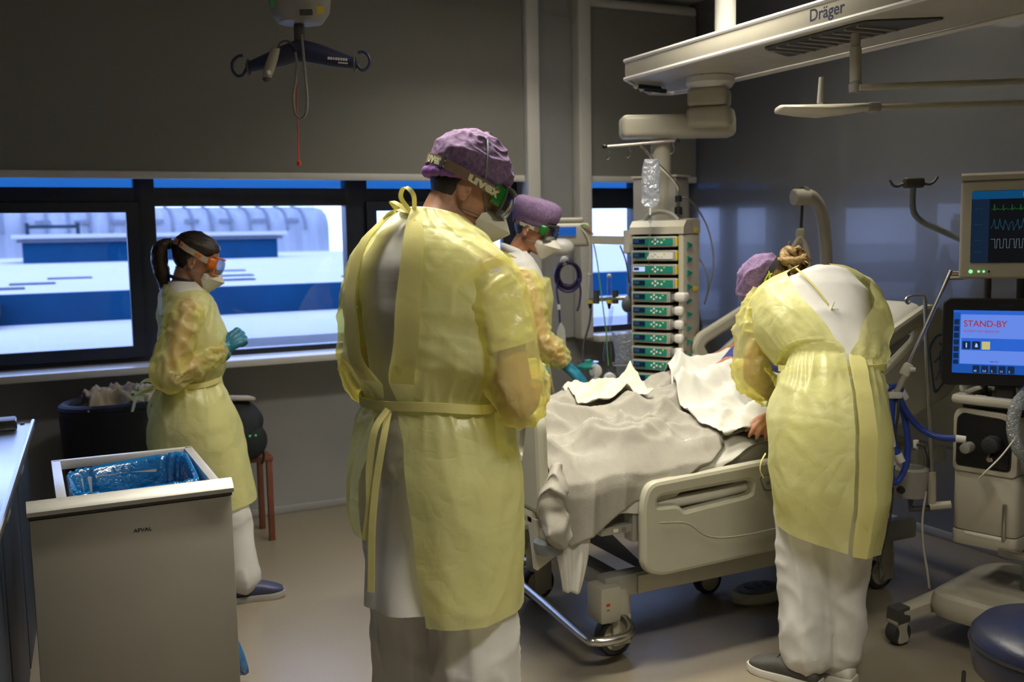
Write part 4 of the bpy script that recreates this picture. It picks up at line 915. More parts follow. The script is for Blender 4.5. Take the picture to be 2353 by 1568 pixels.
# ------------------------------------------------------------------ hospital bed (world coordinates; foot end towards -x, near side towards -y)
XZ = lambda y: frame_m((0, y, 0), (1,0,0), (0,0,1))      # local x->x, y->z, thickness along -y
def hospital_bed():
    t = thing('hospital_bed', 'cream hospital bed on castors with raised head section', 'bed', (2.6, 3.48, 0))
    B = lambda mb, n, m, p=t, sm=35: mb.build(n, m, p, sm, world=(p is t))
    # chassis
    f = MB()
    for y in (3.13, 3.83): f.bb(1.88, 3.50, y-.035, y+.035, .235, .325, .012)
    f.bb(1.92, 2.0, 3.10, 3.86, .24, .31, .012); f.bb(3.30, 3.38, 3.10, 3.86, .24, .31, .012); B(f, 'chassis', 'bed_steel')
    f = MB(); f.bb(2.02, 3.30, 3.085, 3.098, .245, .315, .004); B(f, 'chassis_cover', 'bed_plastic')
    # lift arm and deck frame
    f = MB(); f.ring_loft([[(x+dx, y, z+dz) for y in (3.17, 3.80) for (dx, dz) in (((-.05,.05),(.05,-.05)) if y < 3.5 else ((.05,-.05),(-.05,.05)))] for x, z in ((2.12,.30), (1.86,.56))]); B(f, 'lift_arm', 'slate', sm=0)
    f = MB(); f.ring_loft([[(x+dx, y, z+dz) for y in (3.22, 3.75) for (dx, dz) in (((-.05,.05),(.05,-.05)) if y < 3.5 else ((.05,-.05),(-.05,.05)))] for x, z in ((3.25,.30), (3.0,.56))]); B(f, 'lift_arm', 'slate', sm=0)
    f = MB(); f.bb(1.60, 3.62, 3.05, 3.11, .575, .645, .01); f.bb(1.60, 3.62, 3.85, 3.91, .575, .645, .01)
    for x in (1.62, 2.1, 2.6, 3.1, 3.58): f.bb(x-.03, x+.03, 3.1, 3.86, .585, .635, .006)
    B(f, 'deck_frame', 'bed_plastic')
    for (x0, x1) in ((1.62, 2.18), (2.2, 2.5), (2.52, 2.84)): f = MB(); f.bb(x0, x1, 3.06, 3.90, .645, .665, .006); B(f, 'deck_panel', 'bed_plastic')
    f = MB(); f.box((3.21, 3.48, .80), (.80, .84, .02), (0, -R_(26), 0), .006); B(f, 'backrest_panel', 'bed_plastic')
    # foot end crossbar, corner bumpers
    f = MB(); f.bb(1.545, 1.60, 3.03, 3.93, .595, .645, .008); f.bb(1.55, 1.66, 3.02, 3.08, .55, .65, .01); f.bb(1.55, 1.66, 3.88, 3.94, .55, .65, .01); f.bb(1.535, 1.56, 3.2, 3.27, .60, .64, .004); B(f, 'foot_crossbar', 'bed_plastic')
    for (x, y) in ((1.585, 2.985), (1.585, 3.97), (3.70, 2.985), (3.70, 3.97)):
        f = MB(); f.lathe([(.02,.50), (.05,.505), (.054,.52), (.054,.545), (.046,.556), (.01,.558)], M.Translation((x, y, 0)), 24); bo = B(f, 'corner_bumper', 'slate')
        f = MB(); f.lathe([(.03,.556), (.032,.575), (.026,.59), (.008,.594)], M.Translation((x, y, 0)), 20); f.build('bumper_cap', 'bed_plastic', bo)
    f = MB(); f.ring_loft([[(1.545, y, z) for y, z in ((3.0,.62), (3.0,.44), (3.03,.44), (3.07,.62))], [(1.62, y, z) for y, z in ((3.0,.62), (3.0,.48), (3.03,.48), (3.07,.62))]]); B(f, 'corner_bracket', 'bed_plastic', sm=0)
    # footboard with two grip openings, headboard
    def board(x, z0, z1, name, slots):
        out = rpoly([(2.985, z0, .03), (3.0, z1-.05, .09), (3.06, z1, .05), (3.90, z1, .05), (3.96, z1-.05, .09), (3.975, z0, .03)], .05, 8)
        f = MB(); f.plate([out]+slots, .045, frame_m((x, 0, 0), (0,1,0), (0,0,1)), .018); return B(f, name, 'bed_plastic')
    s1 = rpoly([(3.055,.96), (3.12,.97), (3.15,.84), (3.10,.80)], .03, 6); s2 = [(6.96-y, z) for y, z in s1]
    fb = board(1.565, .66, 1.015, 'footboard', [s1, s2])
    f = MB(); f.plate([rpoly([(3.24,.74), (3.72,.74), (3.72,.90), (3.24,.90)], .03)], .006, frame_m((1.54, 0, 0), (0,1,0), (0,0,1)), .002); B(f, 'footboard_panel', 'cream_dark')
    board(3.74, .62, .98, 'headboard', [])
    # near foot side rail: plate with a grip slot and a control panel
    out = rpoly([(1.965,.395,.05), (1.962,.63,.06), (1.985,.695,.05), (2.50,.715,.05), (2.86,.715,.06), (2.885,.66,.05), (2.86,.44,.06), (2.78,.385,.05), (2.03,.368,.05)], .05, 8)
    slot = rpoly([(1.998,.655,.02), (2.03,.668,.02), (2.43,.678,.03), (2.46,.66,.03), (2.455,.602,.02), (2.42,.592,.02), (2.165,.575,.02), (2.125,.570,.02), (2.10,.600,.02), (2.0,.606,.02)], .02, 6)
    slot2 = rpoly([(2.62,.662,.02), (2.83,.664,.02), (2.835,.60,.02), (2.62,.595,.02)], .02, 6)
    f = MB(); f.plate([out, slot, slot2], .046, XZ(2.965), .016); rl = B(f, 'side_rail', 'bed_plastic')
    f = MB(); f.plate([rpoly([(2.475,.675), (2.60,.678), (2.60,.61), (2.50,.612)], .015)], .004, XZ(2.940), .001); B(f, 'control_panel', 'slate')
    f = MB(); f.plate([rpoly([(2.482,.669), (2.594,.671), (2.594,.617), (2.505,.619)], .012)], .004, XZ(2.9385), .001); B(f, 'control_face', 'cream_dark')
    for x in (2.515, 2.545, 2.575): f = MB(); f.plate([rrect(.020,.014,.004,4,x,.645)], .003, XZ(2.9365), .001); B(f, 'control_button', 'slate')
    f = MB(); f.tube(cat([(2.02,2.938,.56), (2.14,2.938,.54), (2.24,2.938,.475), (2.42,2.938,.455), (2.84,2.938,.47)], 8), .0018, 6); B(f, 'rail_moulding', 'bed_plastic')
    f = MB(); f.bb(1.80, 1.97, 2.99, 3.03, .525, .555, .004); f.bb(1.93, 1.975, 2.985, 3.045, .485, .60, .006); B(f, 'rail_bracket', 'bed_steel')
    f = MB(); f.plate([rrect(.02,.012,.002,3,1.86,.54)], .003, XZ(2.9875), .001); B(f, 'bracket_label', 'paper')
    f = MB(); f.lathe([(.008,-.006), (.009,0), (.006,.004)], frame_m((1.895, 2.988, .54), (1,0,0), (0,0,-1)), 12); B(f, 'bracket_bolt', 'chrome')
    # head section rails follow the raised backrest
    ca, sa = cos(R_(26)), sin(R_(26))
    def headrail(y, sgn):
        o0 = V((2.90, y, .80)); mt = frame_m(o0, (ca,0,sa), (-sa,0,ca))
        out = rpoly([(-.05,.06,.03), (-.02,.135,.03), (.10,.15,.04), (.135,.165,.02), (.14,.20,.04), (.19,.235,.04), (.63,.225,.05), (.69,.18,.06), (.71,-.06,.06), (.62,-.17,.08), (.2,-.12,.05), (.0,-.03,.04)], .04, 8)
        slot = rpoly([(.175,.185,.025), (.21,.200,.025), (.56,.19,.03), (.53,.13,.03), (.24,.085,.03), (.185,.10,.025)], .03, 6)
        f = MB(); f.plate([out, slot], .044, mt, .016); B(f, 'side_rail', 'bed_plastic')
        f = MB(); f.tube(cat([mt @ V((.145,.13,0)), mt @ V((.165,.205,0)), mt @ V((.22,.225,0)), mt @ V((.45,.222,0)), mt @ V((.65,.205,0))], 8), .023, 12); B(f, 'rail_grip', 'bed_plastic')
        return mt
    headrail(3.985, 1); mt = headrail(2.965, -1)
    # printed angle symbol on the near head rail
    ym = M.Translation((0,-.0235,0))
    f = MB(); f.plate([rpoly([(.50,-.13), (.645,-.09), (.665,.08), (.62,.105), (.555,.08)], .03), rpoly([(.511,-.119), (.636,-.083), (.655,.075), (.62,.093), (.562,.071)], .03)], .002, ym @ mt, .0004); B(f, 'rail_symbol', 'symbol_blue')
    f = MB()
    f.tube([ym @ (mt @ V(p)) for p in ((.535,-.07,0), (.58,-.045,0), (.625,-.06,0))], .004, 6); f.tube([ym @ (mt @ V(p)) for p in ((.58,-.045,0), (.605,.02,0), (.63,.035,0), (.62,.06,0))], .005, 6); f.tube([ym @ (mt @ V(p)) for p in ((.56,.0,0), (.60,.01,0))], .004, 6); B(f, 'rail_symbol', 'symbol_blue')
    # castors
    def castor(x, y, r=.078, hood=True):
        f = MB(); mt = frame_m((x, y, r), (1,0,0), (0,0,1)); f.lathe([(r*.72,-.022), (r*.93,-.024), (r,-.014), (r,.014), (r*.93,.024), (r*.72,.022)], mt, 32); w_ = B(f, 'castor_wheel', 'rubber')
        f = MB(); f.lathe([(.01,-.030), (r*.70,-.026), (r*.74,-.02), (r*.74,.02), (r*.70,.026), (.01,.030)], mt, 32); B(f, 'castor_disc', 'bed_plastic')
        if hood:
            f = MB(); f.lathe([(.050,.135), (.056,.14), (.058,.26), (.05,.272), (.02,.275)], M.Translation((x+.01, y, 0)), 24); f.bb(x-.03, x+.05, y-.05, y-.034, .05, .17, .006); f.bb(x-.03, x+.05, y+.034, y+.05, .05, .17, .006); B(f, 'castor_hood', 'bed_plastic')
    for x, y in ((1.945, 3.145), (1.955, 3.80), (3.36, 3.185), (3.36, 3.84)): castor(x, y)
    castor(2.655, 3.50, .065, False); f = MB(); f.tube(cat([(2.66,3.5,.07), (2.72,3.5,.15), (2.80,3.5,.22), (2.85,3.5,.26)], 5), .02, 10); B(f, 'steering_arm', 'slate')
    f = MB(); f.bb(1.84, 1.93, 3.06, 3.17, .16, .30, .012); B(f, 'castor_cover', 'bed_plastic')
    f = MB(); f.plate([rrect(.016,.010,.001,2,1.87,.235)], .001, XZ(3.0592), .0003); f.plate([rrect(.012,.004,.001,2,1.87,.215)], .001, XZ(3.0592), .0003); B(f, 'cover_mark', 'cord_red', sm=0)
    # foot bumper bar
    f = MB(); f.tube(cat([(1.95,3.13,.165), (1.955,3.06,.15), (1.93,3.01,.135), (1.86,2.995,.128), (1.79,3.02,.125), (1.775,3.08,.125), (1.80,3.45,.13), (1.83,3.82,.13), (1.86,3.90,.135), (1.93,3.88,.15), (1.955,3.82,.165)], 8), .018, 12); B(f, 'bumper_bar', 'steel')
    # foot pedal disc and power cord
    return t
hospital_bed()
t = thing('foot_switch', 'oval foot switch with blue pad on the floor under the bed', 'foot switch', (2.82, 3.36, 0))
f = MB(); f.lathe([(.115,.0), (.13,.012), (.13,.035), (.115,.05), (.02,.052)], M.Translation((2.80,3.33,0)) @ M.Diagonal((1.05,.62,1,1)), 36); f.build('base', 'bed_plastic', t, world=True)
f = MB(); f.lathe([(.10,.05), (.104,.056), (.09,.062), (.01,.064)], M.Translation((2.80,3.33,0)) @ M.Diagonal((1.05,.62,1,1)), 36); f.build('pad', 'slate', t, world=True)
for dx in (-.05, 0, .05): f = MB(); f.plate([rrect(.03,.05,.01,4)], .004, M.Translation((2.80+dx,3.33,.065)), .001); f.build('pad_key', 'hoist_blue', t, world=True)
# ------------------------------------------------------------------ mattress and bedding
def zb(x):
    q = max(0, x-2.80); return .805+ (q*q*.8 if q < .30 else .072+(q-.30)*.48)
def mattress():
    m = MB(); rings = []
    for i in range(44):
        x = 1.605+i*(3.62-1.605)/43; z1 = zb(x); z0 = z1-.14
        e = min(1, i/2, (43-i)/2)*.02; rings.append([(x, y, z) for y, z in ((3.04+.02,z0), (3.035,z0+.03), (3.03,(z0+z1)/2), (3.035,z1-.03-e*.2), (3.06,z1-.004), (3.12,z1), (3.30,z1), (3.66,z1), (3.84,z1), (3.90,z1-.004), (3.925,z1-.03), (3.93,(z0+z1)/2), (3.925,z0+.03), (3.90,z0))])
    m.ring_loft(rings); o = m.build('mattress', 'mattress_cover', None, 60); return tag(o, 'thick cream mattress in a loose cover on the hospital bed', 'mattress')
mattress()
def bh(x, y):
    """top of the lying body above the mattress"""
    g = lambda c, s, h: h*math.exp(-((y-c)/s)**2)
    L = interp([(1.60,(.03,)), (1.75,(.10,)), (1.9,(.075,)), (2.3,(.09,)), (2.5,(.13,)), (2.75,(.17,)), (3.0,(.16,)), (3.3,(.12,))], x)[0]
    return g(3.40, .10, L*.85)+g(3.62, .10, L*.9)+g(3.52, .24, L*.35)
def drape(name, mtl, x0, x1, edge, far, label, cat_, fold, nx=120, ny=110, off=.006, xstart=None, solid=.004, tuck=0.):
    """cloth over the bed: from the far edge across the top and down the near side by edge(x)"""
    rows = []
    for i in range(nx+1):
        row = []
        for j in range(ny+1):
            v = j/ny; xa = x0+(x1-x0)*i/nx
            D = edge(xa); topL = far-3.045; Ltot = topL+D; s = v*Ltot
            y = far-s if s < topL else 3.045-.035*min(1, (s-topL)/.05)
            x = xa+(xstart(y)-x0)*(1-i/nx) if xstart else xa
            zt = zb(x)+bh(x, y)
            fz = fold(x, y, s)
            if s < topL:
                k = min(1, (topL-s)/.05); p = V((x, y, zt+off+fz*(.35+.65*k)-.012*(1-k)))
            else:
                d = s-topL; p = V((x-.10*d*tuck, 3.045-.035*min(1, d/.05)-.020*min(1, d/.1)-.5*max(-.03, fz)*min(1, d/.08)-off, zb(x)-.012-d+.010*sin(x*21)))
            row.append(p)
        rows.append(row)
    m = MB(); m.ring_loft(rows, False); o = m.build(name, mtl, None, 180, solid=solid)
    return tag(o, label, cat_)
def blanket_fold(x, y, s):
    w = .4+.6*math.exp(-((y-3.17)/.16)**2)
    f = .075*w*(ridged((x*1.5+2.1, y*6.5+.9*sin(x*4), .3), 2.)-.30)
    f += .052*(ridged((x*2.9-y*2.6+4, y*4+x*1.2, 3.1), 2.6)-.25)
    f += .030*(ridged((x*6+y*3, y*10, 1.7), 2.)-.3)*w
    f += .006*(ridged((x*16, y*16, 5.), 1.5)-.35)
    r = 1-abs((y-3.20)-.035*sin(x*13))/.05   # long bunched ridge along the near edge
    f += .030*max(0, r)*max(0, 1-abs(x-2.05)/.55)*(.6+.4*sin(x*27))
    return f
drape('under_sheet', 'linen', 1.66, 2.62, lambda x: interp([(1.66,(.10,)), (1.8,(.20,)), (2.0,(.20,)), (2.2,(.14,)), (2.35,(.06,)), (2.62,(.0,))], x)[0], 3.20, 'white sheet showing between the blanket and the mattress edge', 'sheet', lambda x, y, s: min(.0 if s < .12 else .03, .02*(ridged((x*5, y*4, 7), 2)-.3)+.008*(ridged((x*13, y*9, 2), 2)-.3)), 90, 90, .004)
drape('blanket', 'blanket', 1.605, 2.66, lambda x: interp([(1.605,(.20,)), (1.68,(.27,)), (1.78,(.24,)), (1.95,(.15,)), (2.12,(.11,)), (2.25,(.05,)), (2.38,(.0,)), (2.7,(-.02,))], x)[0], 3.985, 'thick beige blanket bunched over the patient legs', 'blanket', blanket_fold, 170, 150, .020, tuck=.6)
# white sheet over the patient's middle
rows = []
for i in range(91):
    row = []
    for j in range(101):
        v = j/100; y = 3.95-v*.93; xs = 2.34+.26*max(0, (y-3.12))/.8+.03*sin(y*9); xe = 3.06-.10*v; x = xs+(xe-xs)*i/90
        e = min(1, i/10)*.5+.5; k_ = max(0, min(1, (2.74-x)/.06)); z = zb(x)+bh(x, y)*1.12+.030+k_*max(0, blanket_fold(x, y, 0)+.006)+(.020*(ridged((x*3.0+y*2.4, y*2.4-x*1.6, 9.), 1.6)-.3)+.010*(ridged((x*8, y*7+x*3, 4), 1.8)-.3))*e-.03*max(0, (v-.93)/.07)
        row.append(V((x, y, z)))
    rows.append(row)
m = MB(); m.ring_loft(rows, False); tag(m.build('top_sheet', 'linen', None, 180, solid=.003), 'white sheet drawn over the patient belly', 'sheet')
# linen roll along the mattress edge
m = MB(); m.tube(cat([(1.99,2.995,.605), (2.12,2.99,.612), (2.3,2.99,.618), (2.45,2.99,.628), (2.6,2.99,.634)], 6), .022, 12); tag(m.build('linen_roll', 'linen', None, 180), 'rolled edge of white linen seen through the bed rail slot', 'sheet')
# crumpled cream cloth lying on the blanket
rows = []
for i in range(61):
    row = []
    for j in range(41):
        u, v = i/60, j/40; x = 2.0+u*.32+.04*v; y = 3.48+v*.24-u*.06
        z = zb(x)+bh(x, y)+.024+max(0, blanket_fold(x, y, 0))+.022*max(0, ridged((u*2.1, v*2.0, 1.2), 1.2)-.2)+.035*max(0, sin(u*pi*1.1))*(.3+.7*v)+(.045*max(0, (u-.72)/.28)**1.5)*(.4+v)+.008*ridged((u*6, v*5, 3), 1.5)
        row.append(V((x, y, z)))
    rows.append(row)
m = MB(); m.ring_loft(rows, False); tag(m.build('crumpled_cloth', 'linen_cream', None, 180, solid=.003), 'crumpled cream cloth lying on top of the blanket', 'cloth')
# bundle of linen hanging over the foot corner, and its loose tail
m = MB(); C = cat([(1.635,3.0,.80), (1.60,2.975,.74), (1.585,2.955,.66), (1.605,2.945,.585), (1.64,2.95,.555)], 14); rr = [interp([(0,(.02,)), (.3,(.045,)), (.6,(.055,)), (.85,(.05,)), (1,(.03,))], i/(len(C)-1))[0] for i in range(len(C))]
m.tube(C, rr, 40)
for k, v in enumerate(m.v): m.v[k] = v+V((NZ.noise(v*16), NZ.noise(v*16+V((5,0,0))), NZ.noise(v*10+V((0,7,0)))))*.020+V((-.4,-1,0))*.030*(ridged((v.x*17+v.z*4, v.y*15, v.z*6+v.x*6), 1.4)-.3)
tag(m.build('linen_bundle', 'blanket', None, 180), 'rolled bundle of beige linen hanging at the foot corner', 'cloth')
rows = []
for i in range(31):
    t_ = i/30; row = []
    for j in range(25):
        u = j/24-.5; w = .085*(1-.62*t_**1.6); x = 1.665+.03*sin(t_*2.2)-.025*t_+u*w*2; row.append(V((x, 3.002-.035*t_+.009*sin(u*11+t_*2)+.004*sin(u*23), .68-.33*t_-.02*u)))
    rows.append(row)
m = MB(); m.ring_loft(rows, False); tag(m.build('hanging_towel', 'linen', None, 180, solid=.004), 'white towel tail hanging down below the foot corner of the bed', 'towel')
# pillow at the head and a paper sheet under the bed deck
m = MB(); m.box((0,0,0), (.5,.62,.14), None, .065, 5); pm = M.Translation((3.38,3.48,1.15)) @ M.Rotation(-R_(26), 4, 'Y'); m.v = [pm @ V((v.x, v.y, v.z*(1-.5*(abs(v.x)/.25)**3*.6-.4*(abs(v.y)/.31)**3)+.006*NZ.noise(v*14))) for v in m.v]
tag(m.build('pillow', 'linen', None, 180), 'white pillow on the raised head of the bed', 'pillow')
rows = [[V((3.66+.05*sin(j*.9)+.02*i/20, 3.0-.06*j/12+.015*sin(i*.8+j), 1.02-.42*i/20-.06*j/12)) for j in range(13)] for i in range(21)]
m = MB(); m.ring_loft(rows, False); tag(m.build('hanging_sheet', 'linen', None, 180, solid=.003), 'white sheet hanging from the head corner of the bed', 'sheet')
# ------------------------------------------------------------------ patient
def patient():
    t = thing('person', 'patient lying in the hospital bed under blanket and white sheet', 'person', (2.75, 3.48, .82))
    H = frame_m((3.45, 3.48, 1.275), (0,1,0), (-.45,0,.89)); s = 1.0   # face up, tilted with the backrest
    b = MB(); head_mesh(b, H, s)
    nk = V((3.27,3.48,1.14)); b.limb([H @ V((0,-.02,-.055)), nk], [.056,.062], 16, 4); b.limb([nk, (3.1,3.48,1.06), (2.85,3.48,.955), (2.65,3.48,.885)], [.085,.135,.13,.115], 20, 5)
    sh = ((3.16,3.29,1.08), (3.16,3.67,1.09)); el = ((2.90,3.135,.935), (2.90,3.80,.985)); wr = ((2.66,3.04,.875), (2.70,3.72,.985))
    for i in (0, 1):
        b.limb([nk, sh[i]], [.06,.06], 14, 4); b.limb([sh[i], V(sh[i]).lerp(V(el[i]), .5), el[i], V(el[i]).lerp(V(wr[i]), .4), wr[i]], [.058,.052,.042,.044,.030], 16, 5)
    hand(b, dir_frame((2.645,3.03,.873), (-.92,-.25,-.10), (.1,-.35,.9)), -1, (.35,.4,.45,.5), 1.05, .5); hand(b, dir_frame((2.685,3.70,.985), (-.9,-.3,0), (0,.2,.95)), 1, (.3,.3,.3,.3), 1.05)
    for y in (3.40, 3.60): b.limb([(2.66,3.48+(y-3.5)*.8,.87), (2.2,y,.855), (1.95,y,.85), (1.72,y,.855)], [.085,.055,.048,.035], 14, 5)
    mk('body', remesh(b, .006, 3, .5), 'skin_tan', t, 180, True)
    g = MB(); g.limb([nk+V((-.03,0,-.02)), (3.1,3.48,1.075), (2.88,3.48,.975)], [.11,.150,.145], 24, 6)
    for i in (0, 1): g.limb([sh[i], V(sh[i]).lerp(V(el[i]), .35)], [.075,.07], 16, 4)
    mk('hospital_shirt', remesh(g, .010, 3, .5, lambda p: .006*(ridged((p.x*9, p.y*9, p.z*9), 1.6)-.4)), 'scrub_blue', t, 180, True)
    hr = MB(); head_shell(hr, H, polyline_fn([(0,(.07,)), (1.2,(.03,)), (1.6,(0,)), (3.15,(-.05,))]), lambda a, z, q: .007*min(1, q*9), s, 30, 70); hr.build('hair', 'hair_dark', t, 180, True)
    mk_ = MB(); mk_.box((2.60,3.015,.905), (.035,.012,.02), (0,.3,.4), .004); mk_.build('wrist_band', 'hose_blue', t, 35, True)
    c = MB(); c.tube(cat([(2.60,2.99,.895), (2.57,2.965,.90), (2.53,2.955,.885), (2.55,2.95,.86)], 6), .004, 8); c.build('hand_line', 'cable_white', t, 35, True)
patient()

sheet('bag_film', (.72,.76,.84), .50, .35, .10, .6, 16., .5)
emis('module_screen', (.01,.10,.42), .8)
# ------------------------------------------------------------------ ceiling pendant over the bed
def pendant():
    t = thing('ceiling_pendant', 'large cream ceiling pendant beam with drop column above the bed', 'pendant', (2.93, 3.74, 2.3))
    B = lambda mb, n, m, sm=35, p=t: mb.build(n, m, p, sm, world=(p is t))
    pl = [(2.69,.9), (2.69,4.20), (3.08,4.56,.1), (3.20,4.52,.06), (3.22,.9)]
    f = MB(); f.plate([rpoly([(*p[:2], p[2] if len(p) > 2 else .02) for p in pl], .02, 6)], .075, M.Translation((0,0,2.395)), .006); be = B(f, 'beam', 'cream')
    for z, o in ((2.438, .012), (2.352, .012)):
        f = MB(); f.tube([(2.688-o*.2,.9,z), (2.688-o*.2,4.20,z), (3.08,4.57,z), (3.20,4.54,z), (3.226,4.45,z), (3.228,.9,z)], .010, 8); B(f, 'beam_lip', 'trim_white')
    f = MB(); f.plate([rpoly([(2.78,2.75), (2.78,3.30), (3.02,3.42), (3.02,2.60)], .03)], .006, M.Translation((0,0,2.353)), .002); B(f, 'grille', 'grey_dark')
    for i in range(9):
        y = 2.80+i*.062; f = MB(); f.bb(2.80, 3.0, y, y+.012, 2.343, 2.351); B(f, 'grille_slat', 'grey_plastic', 0)
    f = MB(); f.cyl((2.93,3.74,2.43), (2.93,3.74,3.15), .047, n=28); B(f, 'drop_tube', 'trim_white')
    f = MB(); f.box((2.93,3.79,2.455), (.19,.34,.055), None, .025, 3); B(f, 'tube_shoe', 'trim_white')
    f = MB(); f.text('Dräger', .062, frame_m((2.6845, 2.93, 2.378), (0,-1,0), (0,0,1)), .0008, 'LEFT', None, .001); B(f, 'beam_lettering', 'logo_navy', 0)
    # swivel joint and lower arm
    f = MB(); f.lathe([(.04,2.36), (.115,2.355), (.118,2.325), (.10,2.30), (.03,2.298)], M.Translation((3.06,4.02,0)), 32); B(f, 'swivel', 'trim_white')
    rt = M.Rotation(R_(133), 4, 'Z')
    f = MB(); f.box((3.055,4.02,2.255), (.19,.17,.09), rt, .02, 3); B(f, 'joint_block', 'cream')
    f = MB(); f.box((3.06,4.015,2.16), (.215,.19,.10), rt, .03, 3); B(f, 'joint_block', 'cream')
    f = MB(); f.box((2.935,4.12,2.125), (.56,.15,.11), M.Rotation(R_(155), 4, 'Z'), .025, 3); B(f, 'lower_arm', 'cream')
    f = MB(); f.cyl((2.885,4.185,2.08), (2.885,4.185,1.55), .050, n=28); B(f, 'column_tube', 'cream')
    rz = M.Rotation(R_(-60), 4, 'Z')
    f = MB(); f.box((2.925,4.245,1.38), (.24,.16,1.0), rz, .012, 2); B(f, 'media_column', 'grey_plastic')
    f = MB(); f.box((2.925,4.245,1.885), (.25,.17,.012), rz, .003, 2); B(f, 'column_cap', 'cream')
    for k, dz in enumerate((1.72, 1.60)): f = MB(); f.box(V((2.925,4.245,dz))+rz.to_3x3() @ V((-.122,0,0)), (.006,.10,.07), rz, .002, 1); B(f, 'socket_panel', 'slate')
    for k, (x, y) in enumerate(((2.80,4.27), (2.88,4.34))):
        f = MB(); f.cyl((x,y,2.335), (x+.16,y+.03,2.335), .012, n=12); B(f, 'brake_handle', 'black')
        f = MB(); f.ell((x-.005,y,2.335), (.014,.014,.014), None, 14, 10); B(f, 'handle_knob', 'white_plastic')
pendant()
# ------------------------------------------------------------------ pump rack and its pumps
TW = M.Translation((2.865, 4.125, 0)) @ M.Rotation(R_(-60), 4, 'Z')
def pump_rack():
    t = thing('pump_rack', 'tall cream pump rack with carrying handle hung on the column', 'rack', (2.865, 4.125, .84), R_(-60))
    t0 = M.Translation((0,0,-.84))
    def B(mb, n, m, sm=35): mb.v = [t0 @ v for v in mb.v]; return mb.build(n, m, t, sm)
    f = MB(); f.bb(-.135,-.122,-.10,.08,.845,1.60,.004); B(f, 'side_panel', 'cream')
    f = MB(); f.bb(.122,.150,-.11,.085,.845,1.60,.006); B(f, 'side_panel', 'cream')
    f = MB(); f.bb(-.122,.122,.05,.08,.845,1.60,.002); B(f, 'back_panel', 'grey_dark')
    f = MB(); f.ring_loft([[(x, y, z) for y, z in ((-.115,1.60), (-.112,1.635), (-.08,1.665), (.05,1.675), (.085,1.66), (.085,1.60))] for x in (-.138, .152)]); B(f, 'top_cap', 'cream', 30)
    f = MB(); f.tube(cat([(-.085,-.05,1.665), (-.06,-.05,1.695), (0,-.05,1.708), (.06,-.05,1.695), (.095,-.05,1.665)], 8), .011, 10); B(f, 'handle', 'grey_plastic')
    f = MB(); f.bb(-.138,.152,-.112,.085,.825,.847,.006); B(f, 'bottom_plate', 'cream')
    for i in range(10):
        z = 1.545-.0675*i
        f = MB(); f.plate([[(-.05,-.012), (-.05,.012), (.0,0)]], .012, frame_m((.1515,-.02,z), (0,1,0), (0,0,1)), .003); B(f, 'slot_clip', 'pump_green')
    for z in (1.615, 1.33, 1.08, .99): f = MB(); f.plate([rrect(.05,.022,.002,3)], .002, frame_m((.1515,.03,z), (0,1,0), (0,0,1)), .0005); B(f, 'warning_label', 'yellow_label')
pump_rack()
ORD = ['topmost', 'second', 'third', 'fourth', 'fifth', 'sixth', 'seventh', 'eighth', 'ninth', 'tenth', 'lowest']
